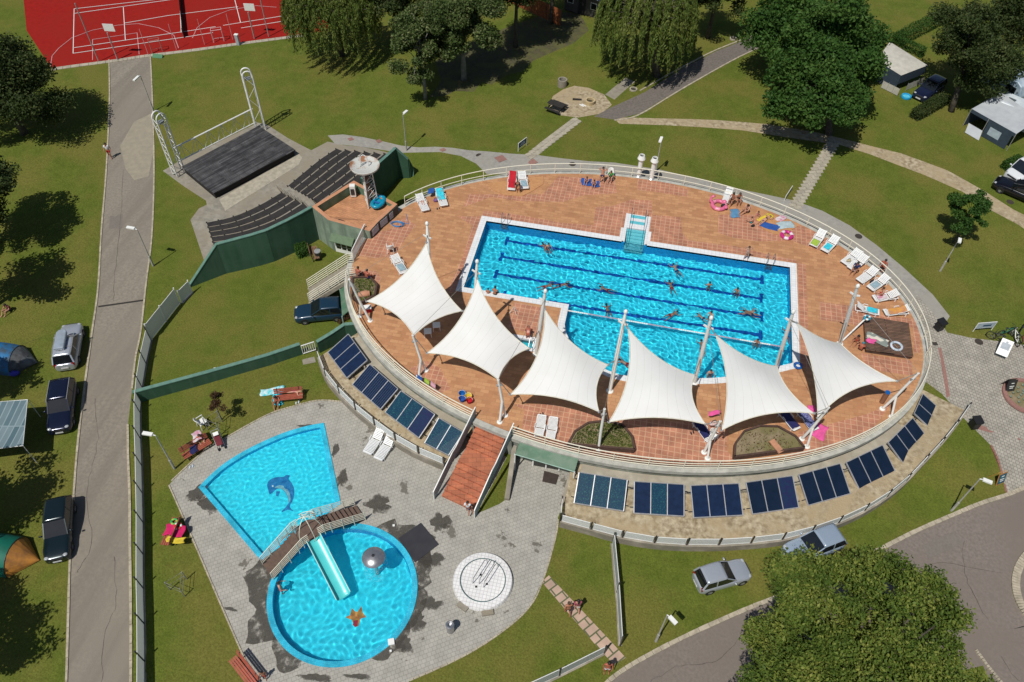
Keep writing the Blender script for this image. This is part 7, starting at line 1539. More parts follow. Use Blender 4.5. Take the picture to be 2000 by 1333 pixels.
# ================================================================ garden furniture
def slat_bench(c_px, rz, L, label, red, z=None, back=True):
    g = gp(*c_px) if z is None else at(*c_px, z); t = thing('slat_bench', label, 'bench', g, rz); b = MB()
    for k in range(4): b.box((0, -.02 + k * -.13, .44), (L, .10, .04))
    b.build('seat', red, t)
    if back: b = MB(); [b.box((0, .13 + k * .045, .58 + k * .15), (L, .04, .11), rx=R(-15)) for k in range(3)]; b.build('backrest', red, t)
    for x in (-L * .38, L * .38): b = MB(); b.box((x, -.4, .21), (.07, .07, .42)); b.box((x, .08, .21), (.07, .07, .42)); b.box((x, -.18, .40), (.06, .56, .05)); b.bar((x, .1, .4), (x, .24, .98), .05, .05); b.build('leg', dark_p, t)
    return t
red_w = mat('red_slats', (.34, .085, .045), .6, (.26, .06, .035), 3); red_w2 = mat('worn_red_slats', (.42, .10, .06), .6, (.30, .08, .05), 3)
slat_bench((566, 778), R(10) + R(10), 2.0, 'red slatted bench on the lawn with sunbathers below the low green wall', red_w); slat_bench((385, 880), R(53), 2.0, 'red slatted bench beside the white plastic chair and the pushchair', red_w); slat_bench((343, 1045), R(105) + R(170), 1.9, 'red slatted bench covered with bright towels left of the fan pool', red_w); slat_bench((484, 1312), R(-45) + R(12), 2.1, 'empty red slatted bench at the bottom edge beside the paving', red_w2)
wood_b = mat('brown_pallet', (.22, .12, .07), .8, (.16, .09, .05), 4); slat_bench((612, 502), R(120), 1.6, 'brown wooden bench against the pale green building', wood_b); g = gp(623, 505); t = thing('barrel_grill', 'dark barrel grill with a grey lid beside the brown bench', 'grill', g); b = MB(); b.lathe([(.0, 0), (.26, .02), (.28, .8), (.0, .82)], g, 18); b.build('drum', dark_p, t, world=True); b = MB(); b.lathe([(.29, .82), (.27, .87), (0, .9)], g, 18); b.build('lid', alu, t, world=True)
def chair(px, py, rz, label, z=None, m=None, s=1.0):
    g = gp(px, py) if z is None else at(px, py, z); t = thing('plastic_chair', label, 'chair', g, rz); t.scale = (s, s, s); m = m or white_p; b = MB(); b.grid(6, 6, lambda u, v: Vector(((u - .5) * .46, (v - .5) * .44, .42 - .03 * math.sin(math.pi * u) * math.sin(math.pi * v)))); o = b.build('seat', m, t, smooth=True); o.modifiers.new('s', 'SOLIDIFY').thickness = .025
    b = MB(); b.grid(8, 6, lambda u, v: Vector(((u - .5) * (.50 - .06 * v), .22 + .12 * v - .10 * (2 * u - 1) ** 2, .42 + .46 * v * (1 - .12 * (2 * u - 1) ** 4)))); o = b.build('backrest', m, t, smooth=True); o.modifiers.new('s', 'SOLIDIFY').thickness = .025
    for x in (-.21, .21):
        b = MB(); b.tube([(x, -.22, 0), (x * 1.1, -.20, .62), (x * 1.15, .18, .64)], .025, 6); b.build('armrest', m, t)
        for y in (-.20, .22): b = MB(); b.tube([(x * 1.12, y * 1.15, 0), (x, y, .42)], .022, 6); b.build('leg', m, t)
    return t
chair(398, 832, R(150), 'white plastic garden chair on the lawn beside the red bench', s=1.25); chair(763, 492, R(200), 'white plastic chair with its back to the rim near the far left sail', 0, s=1.1); chair(1392, 858, R(60), 'white plastic chair among the covered loungers', 0); chair(1192, 348, R(10), 'white plastic chair used by the person in green at the upper railing', 0)
def stool(px, py, label): g = at(px, py, 0); t = thing('plastic_table', label, 'table', g, .3); b = MB(); b.box((0, 0, .45), (.55, .55, .03)); b.build('tabletop', white_p, t); [MB().tube([(x * 1.2, y * 1.2, 0), (x, y, .44)], .022, 6).build('leg', white_p, t) for x in (-.22, .22) for y in (-.22, .22)]
stool(836, 655, 'low white plastic table under the edge of the far left sail'); stool(853, 643, 'white plastic table behind another one under the far left sail')
# sun loungers
lm_ = mat('lounger_white', (.78, .79, .78), .45, (.70, .71, .70), 3)
def make_lounger(back=32):
    t = thing('sun_lounger', 'x', 'sun lounger', (0, 0, -50)); b = MB()
    for s in (-1, 1): b.tube([(s * .31, -.95, .30), (s * .33, -.6, .26), (s * .33, 0, .32), (s * .33, .5, .30), (s * .31, .95, .28)], .035, 6)
    b.bar((-.31, -.95, .3), (.31, -.95, .3), .06, .05); b.bar((-.31, .93, .28), (.31, .93, .28), .06, .05); b.build('frame', lm_, t); b = MB()
    for k in range(11): b.box((0, -.88 + k * .105, .325), (.6, .075, .02))
    b.build('seat', lm_, t); b = MB(); ca, sa = math.cos(R(back)), math.sin(R(back))
    for k in range(7): d = .06 + k * .105; b.box((0, .27 + d * ca, .33 + d * sa), (.6, .08, .02), rx=R(back))
    for s in (-1, 1): b.bar((s * .3, .27, .33), (s * .3, .27 + .78 * ca, .33 + .78 * sa), .05, .04)
    b.build('backrest', lm_, t)
    for s in (-1, 1):
        b = MB(); b.tube([(s * .36, -.05, .33), (s * .38, 0, .50), (s * .38, .3, .52), (s * .35, .42, .34)], .028, 6); b.build('armrest', lm_, t)
        for y in (-.72, .72): b = MB(); b.tube([(s * .33, y, .3), (s * .35, y, 0)], .04, 6); b.build('leg', lm_, t)
    return t
proto_l = make_lounger(); flat_l = make_lounger(4)
LG = 'white plastic sun loungers'
used_l = set()
def lounger(head, foot, label, proto=None, z=0.0, towel=None, tsize=None, tpos=0.0, tlabel=None, zf=None):
    proto = proto or proto_l
    A_, B_ = (at(*head, z + .35), at(*foot, z + .3)) if zf is None else (gp(*head, .3), gp(*foot, .3)); c_ = (A_ + B_) / 2; c_.z = z if zf is None else hz(c_.x, c_.y); d = A_ - B_; rz = math.atan2(d.y, d.x) - math.pi / 2; s = max(.9, min(1.0, d.length / 1.9))
    if id(proto) in used_l: o = copy_tree(proto, None, c_, rz, label, LG)
    else: used_l.add(id(proto)); o = proto; o.location = c_; o.rotation_euler = (0, 0, rz); o['label'] = label; o['group'] = LG
    o.scale = (s, s, s)
    if towel: drape(c_, rz, tpos, tsize or (.55, .9), towel, tlabel or 'towel', back=32 if proto is proto_l else 4)
    return c_, rz
def drape(c_, rz, ypos, size, m, label, back=32, z0=.375, name='towel', cat='towel'):
    """cloth following seat and backrest"""
    w, l = size; b = MB(); ca, sa = math.cos(R(back)), math.sin(R(back))
    def f(u, v):
        y = ypos + (v - .5) * l; z = z0 + (0 if y < .27 else (y - .27) * sa / ca) + .012 + .012 * math.sin(u * 9 + v * 7); x = (u - .5) * w; drop = max(0, abs(x) - .30); return Vector((x - math.copysign(drop * .6, x), y + .02 * math.sin(u * 5), z - drop * .8))
    b.grid(10, 14, f); o = b.build(name, m, loc=c_, smooth=True); o.rotation_euler = (0, 0, rz); tag(o, label, cat); o.modifiers.new('s', 'SOLIDIFY').thickness = .012; return o
C_ = lambda n, c, c2=None, sc_=6: mat(n, c, .9, c2 or tuple(x * .8 for x in c), sc_)
t_red, t_turq, t_green, t_orange, t_navy, t_blue, t_pink, t_white, t_yel, t_grey = C_('cloth_red', (.48, .008, .02)), C_('cloth_turquoise', (.02, .42, .55), (.05, .60, .70)), C_('cloth_lime', (.35, .50, .06)), C_('cloth_orange', (.62, .30, .05), (.45, .20, .12), 3), C_('cloth_navy', (.012, .015, .09)), C_('cloth_blue', (.02, .09, .35)), C_('cloth_pink', (.75, .10, .32)), C_('cloth_white', (.62, .60, .60), (.50, .20, .28), 4), C_('cloth_yellow', (.70, .52, .04)), C_('cloth_grey', (.28, .40, .45))
LO = [((818,384),(832,411),'sun lounger nearest the notice boards, with a child on it',None,None),((857,373),(868,402),'sun lounger under a turquoise patterned towel near the upper left railing',t_turq,'turquoise towel over the lounger by the upper left railing'),((1002,340),(998,374),'sun lounger wholly covered by a bright red towel',t_red,'bright red towel covering a lounger on the small ochre platform'),((1018,339),(1026,370),'white sun lounger right of the red towelled one',t_grey,'small pale blue towel at the foot of a lounger beside the red one'),((1424,374),(1418,392),'white sun lounger at the upper right railing beside the pink float',None,None),
 ((1608,452),(1586,483),'first lounger of the right row, lime towel at its foot',t_green,'lime green towel on the first lounger of the right row'),((1636,463),(1606,494),'second lounger of the right row, pale turquoise towel',t_turq,'turquoise towel on the second lounger of the right row'),((1681,491),(1644,517),'third lounger of the right row, with a beige bag on it',None,None),((1694,501),(1656,528),'fourth lounger of the right row, person in blue on it',None,None),((1713,526),(1674,552),'fifth lounger of the right row, empty',None,None),((1736,541),(1694,567),'sixth lounger of the right row, grey towel',t_grey,'pale grey towel on the sixth lounger of the right row'),((1752,576),(1707,583),'seventh lounger of the right row with a bending bather',t_white,'white and pink towel on the seventh lounger'),((1671,599),(1717,610),'lounger above the wooden platform with turquoise towel at its end',t_turq,'turquoise towel on the lounger above the wooden platform'),((1773,606),(1728,610),'lounger with an orange towel at the right rim',t_orange,'orange towel with a round purple print at the right rim'),
 ((768,500),(792,536),'sun lounger with a blue patterned towel beside the far left sail',t_grey,'blue grey patterned towel beside the far left sail')]
for h_, f_, lb, tw_, tl in LO:
    pos, sz = (0.0, (.6, 1.3)) if tw_ is t_orange or tw_ is t_red else ((-.55, (.58, .75)) if tw_ in (t_green,) else (-.35, (.5, .75)))
    if tw_ is t_red: pos, sz = .1, (.62, 1.75)
    if tw_ is t_turq and h_[0] == 857: pos, sz = .3, (.62, 1.1)
    lounger(h_, f_, lb, towel=tw_, tsize=sz, tpos=pos, tlabel=tl)
lounger((1053, 846), (1058, 815), 'flat white lounger left of its twin above the entrance canopy', flat_l); lounger((1076, 850), (1081, 819), 'flat white lounger right of its twin above the entrance canopy', flat_l)
lounger((746, 843), (716, 886), 'white lounger nearer the fan pool on the grey paving', zf=1); lounger((767, 854), (737, 898), 'white lounger nearer the mesh fence on the grey paving', zf=1)
lounger((1362, 826), (1385, 856), 'lounger with navy towels beside the tied fourth sail', towel=t_navy, tsize=(.75, 1.4), tpos=.1, tlabel='dark navy towel heaped on the lounger by the fourth sail'); lounger((1534, 811), (1548, 828), 'lounger with a navy cover under the edge of the fifth sail', towel=t_navy, tsize=(.7, 1.5), tlabel='navy towel on the lounger under the fifth sail'); lounger((1568, 808), (1587, 832), 'lounger heaped with patterned towels beside the pink towel', towel=C_('cloth_bluewhite', (.20, .22, .42), (.03, .03, .12), 12), tsize=(.8, 1.5), tlabel='blue and white patterned towels on the lounger beside the pink towel')
# towels and floats on the ground
def ground_towel(px, w, l, rz, m, label, z=0.0, name='towel', cat='towel'):
    p = at(*px, z) if z is not None else gp(*px); rs = random.Random(int(px[0] * 7 + px[1])); ph = rs.uniform(0, 6); b = MB(); b.grid(12, 12, lambda u, v: Vector(((u - .5) * w + .05 * math.sin(v * 6 + ph), (v - .5) * l + .05 * math.sin(u * 5 + ph), .03 + -0 + .02 * math.sin(u * 8 + ph) * math.sin(v * 7) + .045))); o = b.build(name, m, loc=p, smooth=True); o.rotation_euler = (0, 0, rz); o.modifiers.new('s', 'SOLIDIFY').thickness = .012; tag(o, label, cat)
ground_towel((1145, 357), .9, .95, R(8), t_blue, 'blue towel under the seated child at the upper railing'); ground_towel((1163, 361), .7, .8, R(14), t_blue, 'blue towel right of its neighbour at the upper railing'); ground_towel((1435, 418), .75, 1.1, R(10), mat('mat_blue', (.10, .25, .42), .8), 'pale blue mat on the deck right of the pink float'); ground_towel((1503, 443), 1.5, .75, R(-16), t_blue, 'blue towel with books below the sunbather in yellow'); ground_towel((1534, 441), 1.4, .85, R(20), mat('mat_pale', (.42, .52, .54), .7), 'pale grey air mat beside the blue towel'); ground_towel((1525, 428), .6, .9, R(-30), t_white, 'white towel with red trim at the upper right railing'); ground_towel((1495, 427), .6, 1.5, R(-40), t_yel, 'yellow towel under the lying sunbather')
ground_towel((1599, 843), .95, 1.3, R(-20), t_pink, 'bright pink towel on the deck beside the braced post'); ground_towel((1713, 664), 1.6, .75, R(-20), mat('striped_towel', (.62, .58, .48), .9, (.22, .25, .22), 2.6, 0, lo=.49, hi=.51), 'striped towel on the wooden platform', .39); ground_towel((1701, 667), .6, .5, R(-20), t_pink, 'pink cloth on the striped towel', .42); ground_towel((1587, 800), .5, .6, .5, t_pink, 'pink cloth hanging at the lounger under the fifth sail', .3); ground_towel((1395, 808), .8, .35, .3, t_pink, 'pink scarf near the corner of the fourth sail', .5)
ground_towel((532, 765), 1.7, .6, R(25), C_('airbed', (.05, .55, .60), (.62, .70, .72), 5), 'turquoise airbed on the lawn left of the red bench', None, 'airbed', 'airbed'); ground_towel((543, 778), .65, 1.35, R(22), t_turq, 'turquoise towel on the lawn under the seated woman', None); ground_towel((332, 1035), .55, .8, R(10), C_('cloth_crimson', (.60, .01, .12)), 'crimson towel on the backrest of the towelled bench', -1.9); ground_towel((351, 1040), .6, .8, R(10), C_('cloth_crimson', (.60, .01, .12)), 'crimson towel on the seat of the towelled bench', -1.9)
ground_towel((343, 1056), 1.15, .4, R(10), t_yel, 'yellow and blue towel across the towelled bench', -1.85); ground_towel((385, 853), .6, .8, R(40), t_white, 'white and pink towel on the bench beside the chair', -1.6); ground_towel((378, 877), .5, .8, R(45), t_navy, 'navy bag and cloth on the bench beside the chair', -1.95)
ground_towel((842, 374), .55, .65, R(20), t_blue, 'blue towel hanging over the upper left railing', .5)
def ring_float(px, r, m, m2, label, z=0.0, tr=.14):
    p = at(*px, z) if z is not None else gp(*px); t = thing('swim_ring', label, 'swim ring', p); b = MB(); b.tube([(r * math.cos(a), r * math.sin(a), tr) for a in [i * math.pi / 10 for i in range(20)]], tr, 8, True); b.build('ring', m, t, smooth=True); b = MB()
    for k in (0, 2, 4): MB().tube([(r * math.cos(a), r * math.sin(a), tr) for a in [k * math.pi / 3 + i * .15 for i in range(6)]], tr * 1.03, 8).build('colour_patch', m2, t, smooth=True)
    return t
pinkp = mat('float_pink', (.75, .16, .30), .35); ring_float((1536, 462), .42, mat('float_magenta', (.60, .02, .22), .35), mat('float_white', (.75, .65, .70), .35), 'magenta and white swim ring on the deck beside the towels'); t = ring_float((1403, 404), .55, pinkp, mat('float_rose', (.80, .30, .38), .35), 'large pink animal shaped float beside the lounger at the upper right', tr=.17)
b = MB(); b.tube([(-.5, .1, .2), (-.75, .25, .35), (-.7, .3, .7), (-.5, .3, .85)], [.15, .13, .1, .12], 8); b.ball((.45, .4, .3), (.2, .2, .15)); b.ball((.6, -.3, .3), (.15, .2, .15)); b.build('neck', pinkp, t, smooth=True); ring_float((1558, 716), .24, mat('float_blue', (.01, .12, .40), .4), t_blue, 'blue swim ring lying on the lower right corner of the pool edge', .03, .09); ring_float((1750, 678), .38, mat('float_pale', (.60, .66, .74), .4), pale_b, 'pale blue swim ring on the wooden platform', .39, .09); ring_float((1693, 622), .2, mat('float_cyan', (.03, .30, .42), .4), white_p, 'blue and white swim ring hanging on the arm above the wooden platform', .9, .08)
ring_float((348, 1029), .2, mat('float_red', (.65, .05, .04), .4), white_p, 'red swim ring on the towelled bench', -1.9, .07); ring_float((341, 1020), .17, mat('float_green', (.02, .40, .10), .4), t_green, 'green swim ring at the end of the towelled bench', -1.9, .07)
# shower arm at the platform, hose, buckets, brown bollard
a_, c_ = at(1643, 668, .1), at(1689, 624, .9); t = thing('shower_arm', 'white slanting arm leading from the right mast to the wooden platform', 'arm', a_); MB().tube([a_, c_], .06, 8).build('arm', white_p, t, world=True); MB().box(c_, (.25, .1, .2), .5).build('bracket', MATS['float_cyan'], t, world=True)
p = at(776, 440, 0); tag(MB().tube([p + Vector((math.cos(a) * (.42 + .02 * i / 6), math.sin(a) * .3, .03 + .003 * i)) for i, a in enumerate([k * .35 for k in range(60)])] + [p + Vector((.9, .3, .03)), p + Vector((.3, 1.5, .03))], .022, 5).build('garden_hose', mat('hose_blue', (.03, .22, .50), .4)), 'coiled blue hose on the deck below the notice boards', 'hose')
for x, y, m, lb in ((903, 773, MATS['float_blue'], 'blue round bucket beside the left railing end'), (915, 778, t_yel, 'yellow and red round bucket beside the left railing end'), (917, 786, t_red, 'red bucket below the yellow one'), (903, 783, t_blue, 'pale blue bucket below the blue one')):
    p = at(x, y, 0); t = thing('bucket', lb, 'bucket', p); b = MB(); b.lathe([(0, 0), (.17, .01), (.23, .32), (.25, .33), (.22, .3), (.15, .04), (0, .04)], n=18); smooth_by_angle(b.build('body', m, t)); b = MB(); b.tube([(.24 * math.cos(a), .12 * math.sin(a), .33 + .1 * math.sin(a)) for a in [i * .31 for i in range(11)]], .008, 5); b.build('handle', white_p, t)
for x, y, m, lb in ((820, 742, t_blue, 'blue cloth hanging on the left railing'), (834, 748, t_green, 'green cloth hanging on the left railing'), (846, 755, C_('cloth_rose', (.65, .35, .42)), 'rose cloth hanging on the left railing')):
    p = at(x, y, .5); b = MB(); b.grid(6, 8, lambda u, v: p + Vector(((u - .5) * .42, -(u - .5) * .22 + .05 * math.sin(v * 6), .45 - .55 * v + .03 * math.sin(u * 9)))); o = b.build('hanging_towel', m, smooth=True); tag(o, lb, 'towel'); o.modifiers.new('s', 'SOLIDIFY').thickness = .012
p = at(1722, 786, 0); t = thing('wood_bollard', 'thick brown wooden bollard with a blue cap at the tip of the right sail shadow', 'bollard', p); MB().tube([(0, 0, 0), (0, 0, 1.1)], .17, 14).build('post', mat('brown_post', (.26, .12, .06), .8, (.2, .09, .05), 5), t); MB().tube([(0, 0, 1.1), (0, 0, 1.16)], .18, 14).build('cap', MATS['float_blue'], t)
p = at(718, 608, 0); t = thing('cool_box', 'red and white cool box behind the left braced post', 'cool box', p, .4); MB().box((0, 0, .2), (.6, .4, .4)).build('body', t_red, t); MB().box((0, 0, .43), (.62, .42, .07)).build('lid', white_p, t)
# pushchair
g = gp(430, 868); t = thing('pushchair', 'dark red pushchair with grey wheels on the paving edge', 'pushchair', g, R(40)); b = MB(); b.grid(6, 6, lambda u, v: Vector(((u - .5) * .42, .35 - v * .75, .85 - .45 * math.sin(v * 1.6)))); o = b.build('seat', C_('cloth_wine', (.16, .02, .03)), t, smooth=True); o.modifiers.new('s', 'SOLIDIFY').thickness = .04
b = MB()
for s in (-.25, .25): b.tube([(s, .55, 1.0), (s, .1, .5), (s, -.45, .15)], .018, 6); b.tube([(s, .35, .1), (s, .1, .5)], .018, 6)
b.tube([(-.25, .55, 1.0), (.25, .55, 1.0)], .022, 6); b.build('frame', alu, t)
for x, y in ((-.27, .35), (.27, .35), (-.22, -.45), (.22, -.45)): b = MB(); b.T = Matrix.Translation((x, y, .14)) @ Matrix.Rotation(R(90), 4, 'Y'); b.lathe([(.04, -.02), (.14, -.025), (.14, .025), (.04, .02)], n=14); b.build('wheel', tyre_m, t)
b = MB(); b.box((0, .25, .95), (.35, .25, .06), rx=.4); b.build('white_cloth', white_p, t)
g = at(1042, 352, 0)
# ochre raised platforms at the upper rim
for pts, lb in (([(952,357),(1061,343),(1061,358),(1040,372),(1020,382),(985,380),(962,370)], 'low ochre tiled platform with two loungers at the upper rim'), ([(1478,405),(1560,440),(1535,455),(1515,457),(1490,446),(1478,430)], 'low ochre tiled platform with bathers at the upper right rim')):
    P = [Vector(at(x, y, .12)[:2]) for x, y in pts]; t = thing('tiled_platform', lb, 'platform', (P[0].x, P[0].y, 0)); MB().prism(P, .005, .045).build('slab', mat('ochre_slab', (.50, .26, .11), .8, (.44, .21, .09), 4), t, world=True)

# bags and shoes lying about
def bag(px, py, m, label, z=0.0, s=1.0, rz=.5):
    p = at(px, py, z) if z is not None else gp(px, py); t = thing('bag', label, 'bag', p, rz); t.scale = (s, s, s); b = MB(); b.ball((0, 0, .15), (.26, .15, .17), 12, 8); b.build('body', m, t, smooth=True); MB().tube([(-.16, 0, .26), (-.1, 0, .42), (.1, 0, .42), (.16, 0, .26)], .018, 5).build('handle', dark_p, t)
bag(1703, 553, cbk := C_('bag_black', (.015, .015, .02)), 'black bag between the fifth and sixth lounger of the right row'); bag(1657, 511, C_('bag_beige', (.50, .42, .25)), 'beige bag on the third lounger of the right row', .36, .8); bag(852, 394, C_('bag_violet', (.20, .10, .25)), 'violet bag beside the turquoise towelled lounger'); bag(1461, 408, t_white, 'white bag behind the bathers on the upper right platform', .04, .8); bag(1470, 443, cbk, 'small dark bag below the child in teal shorts', 0, .7); bag(1728, 688, cbk, 'dark bag below the edge of the wooden platform'); bag(31, 733, C_('bag_royal', (.05, .05, .40)), 'royal blue bag on the grass below the blue tent', None, 1.4)
bag(765, 505, t_white, 'small white bag beside the plastic chair at the left rim', 0, .7); bag(1412, 404, cbk, 'black bag inside the pink animal float', .1, .9); bag(1392, 830, C_('bag_multi', (.60, .25, .20), (.65, .62, .60), 9), 'patterned beach bag at the corner of the fourth sail', .3, 1.2)
def shoes(px, py, m, label, z=0.0, rz=.3):
    p = at(px, py, z) if z is not None else gp(px, py); t = thing('flip_flops', label, 'shoes', p, rz)
    for x in (-.09, .09): o = MB().ball((x, .04 * x * 10, .03), (.055, .15, .025), 8, 5).build('shoe', m, t, smooth=True)
shoes(1352, 846, cbk, 'black shoes beside the lounger with navy towels'); shoes(856, 408, cbk, 'dark sandals at the foot of the turquoise towelled lounger'); shoes(581, 787, C_('shoe_pale', (.55, .62, .66)), 'pale sandals on the lawn below the sunbather on the red bench', None); shoes(374, 912, C_('shoe_pale2', (.50, .58, .64)), 'pale shoes on the corner of the grey paving', None); shoes(1058, 810, cbk, 'dark shoes between the heads of the two flat loungers')
p = at(1003, 612, 0); t = thing('folding_stand', 'small white folding stand on the red tiled patio beside the pool', 'stand', p); MB().tube([(-.3, -.1, 0), (0, 0, .7), (.25, -.15, 0)], .025, 5).build('front_frame', white_p, t); MB().tube([(-.1, .3, 0), (0, .02, .7), (.3, .2, 0)], .025, 5).build('rear_frame', white_p, t)
# ================================================================ people
# skeleton (metres, adult 1.72 m, facing +y, origin on the ground under the pelvis)
def pose(kind):
    J = {}
    def S(**k): J.update({a: Vector(v) for a, v in k.items()})
    if kind in ('stand', 'walk', 'wade'):
        S(pel=(0,0,.93), sp=(0,.01,1.12), ch=(0,0,1.32), nk=(0,.01,1.47), hd=(0,.03,1.60), tp=(0,.02,1.67), shL=(-.19,0,1.40), shR=(.19,0,1.40), hpL=(-.10,0,.88), hpR=(.10,0,.88))
        if kind == 'walk': S(elL=(-.25,-.12,1.12), wrL=(-.25,-.02,.90), elR=(.25,.10,1.14), wrR=(.24,.30,1.0), knL=(-.11,.16,.50), anL=(-.11,.12,.09), knR=(.11,-.02,.48), anR=(.11,-.26,.13))
        elif kind == 'wade': S(elL=(-.32,.05,1.14), wrL=(-.34,.28,1.02), elR=(.30,.06,1.14), wrR=(.30,.28,1.04), knL=(-.12,.06,.48), anL=(-.12,-.02,.09), knR=(.12,.04,.48), anR=(.12,-.03,.09))
        else: S(elL=(-.26,-.03,1.13), wrL=(-.22,.12,.93), elR=(.26,-.03,1.13), wrR=(.25,.08,.90), knL=(-.11,.02,.49), anL=(-.12,-.02,.09), knR=(.11,.02,.49), anR=(.13,-.02,.09))
    elif kind == 'armsup':
        S(pel=(0,0,.93), sp=(0,.01,1.12), ch=(0,0,1.32), nk=(0,.01,1.47), hd=(0,.04,1.59), tp=(0,.02,1.67), shL=(-.19,0,1.40), shR=(.19,0,1.40), hpL=(-.10,0,.88), hpR=(.10,0,.88), elL=(-.38,.02,1.42), wrL=(-.24,.06,1.60), elR=(.38,.02,1.42), wrR=(.24,.06,1.60), knL=(-.13,.03,.49), anL=(-.18,0,.09), knR=(.13,.03,.49), anR=(.18,0,.09))
    elif kind == 'sit':
        S(pel=(0,0,.50), sp=(0,.02,.68), ch=(0,.05,.88), nk=(0,.08,1.03), hd=(0,.13,1.15), tp=(0,.13,1.22), shL=(-.19,.05,.96), shR=(.19,.05,.96), hpL=(-.10,.02,.49), hpR=(.10,.02,.49), elL=(-.25,.12,.72), wrL=(-.16,.33,.60), elR=(.25,.12,.72), wrR=(.16,.33,.60), knL=(-.13,.44,.50), anL=(-.14,.46,.09), knR=(.14,.44,.50), anR=(.15,.50,.09))
    elif kind == 'ground':
        S(pel=(0,0,.11), sp=(0,-.02,.30), ch=(0,.0,.50), nk=(0,.06,.65), hd=(0,.12,.76), tp=(0,.12,.83), shL=(-.19,.02,.58), shR=(.19,.02,.58), hpL=(-.10,.03,.11), hpR=(.10,.03,.11), elL=(-.27,.18,.42), wrL=(-.18,.40,.42), elR=(.26,.18,.42), wrR=(.18,.40,.40), knL=(-.16,.40,.42), anL=(-.12,.62,.08), knR=(.16,.40,.38), anR=(.13,.70,.08))
    elif kind == 'recline':
        S(pel=(0,-.15,.43), sp=(0,.06,.46), ch=(0,.26,.56), nk=(0,.42,.66), hd=(0,.56,.72), tp=(0,.63,.76), shL=(-.19,.34,.60), shR=(.19,.34,.60), hpL=(-.10,-.18,.42), hpR=(.10,-.18,.42), elL=(-.27,.10,.50), wrL=(-.16,-.08,.52), elR=(.27,.10,.50), wrR=(.18,-.10,.46), knL=(-.12,-.60,.50), anL=(-.11,-.98,.42), knR=(.12,-.60,.46), anR=(.12,-1.0,.42))
    elif kind == 'lie':
        S(pel=(0,0,.13), sp=(0,.18,.12), ch=(0,.38,.13), nk=(0,.53,.13), hd=(0,.66,.14), tp=(0,.74,.14), shL=(-.19,.46,.12), shR=(.19,.46,.12), hpL=(-.10,-.05,.12), hpR=(.10,-.05,.12), elL=(-.36,.52,.08), wrL=(-.28,.72,.08), elR=(.36,.50,.08), wrR=(.30,.72,.08), knL=(-.12,-.47,.11), anL=(-.12,-.88,.08), knR=(.13,-.47,.11), anR=(.15,-.88,.08))
    elif kind == 'swim':
        S(pel=(0,-.30,-.14), sp=(0,-.10,-.09), ch=(0,.10,-.06), nk=(0,.25,-.01), hd=(0,.36,.08), tp=(0,.40,.15), shL=(-.19,.15,-.05), shR=(.19,.15,-.05), hpL=(-.10,-.36,-.16), hpR=(.10,-.36,-.16), elL=(-.40,.30,-.08), wrL=(-.34,.55,-.08), elR=(.40,.28,-.08), wrR=(.42,.52,-.09), knL=(-.20,-.68,-.30), anL=(-.16,-1.0,-.22), knR=(.18,-.75,-.22), anR=(.24,-1.12,-.26))
    elif kind == 'bend':
        S(pel=(0,0,.90), sp=(0,.10,1.02), ch=(0,.28,1.10), nk=(0,.43,1.12), hd=(0,.55,1.08), tp=(0,.61,1.08), shL=(-.19,.34,1.08), shR=(.19,.34,1.08), hpL=(-.10,-.02,.87), hpR=(.10,-.02,.87), elL=(-.23,.38,.82), wrL=(-.16,.50,.62), elR=(.23,.38,.82), wrR=(.16,.50,.62), knL=(-.11,.05,.47), anL=(-.12,-.04,.09), knR=(.11,.05,.47), anR=(.12,-.02,.09))
    for s in 'LR':
        a_ = J['an' + s]; k = J['kn' + s]; sh = a_ - k; f = Vector((0, 1, 0)) if abs(sh.z) > .25 else Vector((0, 0, 1)) if kind in ('recline',) else Vector((0, .2, .0)) ; f = f.normalized() if f.length else Vector((0, 1, 0))
        if kind in ('lie', 'swim'): f = Vector((0, -.9, -.3)).normalized()
        J['to' + s] = a_ + f * .17 + Vector((0, 0, -.05 if abs(sh.z) > .25 else 0))
        J['he' + s] = a_ - f * .04 + Vector((0, 0, -.04 if abs(sh.z) > .25 else 0))
        w = J['wr' + s]; e = J['el' + s]; d = (w - e).normalized(); J['pa' + s] = w + d * .085
    return J
RAD = dict(pel=(.155,.115), sp=(.128,.10), ch=(.155,.115), nk=(.058,.058), hd=(.088,.098), tp=(.065,.07), sh=(.062,.06), el=(.043,.043), wr=(.028,.026), pa=(.042,.018), hp=(.098,.098), kn=(.060,.060), an=(.038,.038), to=(.038,.026), he=(.036,.036))
EDG = [('pel','sp'),('sp','ch'),('ch','nk'),('nk','hd'),('hd','tp')] + [(a + s if len(a) == 2 and a not in ('ch',) else a, b + s) for s in 'LR' for a, b in (('sh','el'),('el','wr'),('wr','pa'),('hp','kn'),('kn','an'),('an','to'))] + [('ch','shL'),('ch','shR'),('pel','hpL'),('pel','hpR')]
def skin(J, edges, rad, root, sub=1):
    names = sorted({n for e in edges for n in e}); idx = {n: i for i, n in enumerate(names)}
    me = bpy.data.meshes.new('tmp'); me.from_pydata([J[n] for n in names], [(idx[a], idx[b]) for a, b in edges], []); o = bpy.data.objects.new('tmp', me); col.objects.link(o)
    o.modifiers.new('s', 'SKIN').use_smooth_shade = True
    if sub: sb = o.modifiers.new('b', 'SUBSURF'); sb.levels = sub; sb.render_levels = sub
    sv = me.skin_vertices[0].data
    for n, i in idx.items(): r_ = rad.get(n) or rad.get(n[:2]) or rad.get(n[:-1]); sv[i].radius = r_; sv[i].use_root = (n == root)
    dg = bpy.context.evaluated_depsgraph_get(); out = bpy.data.meshes.new_from_object(o.evaluated_get(dg)); bpy.data.objects.remove(o); return out
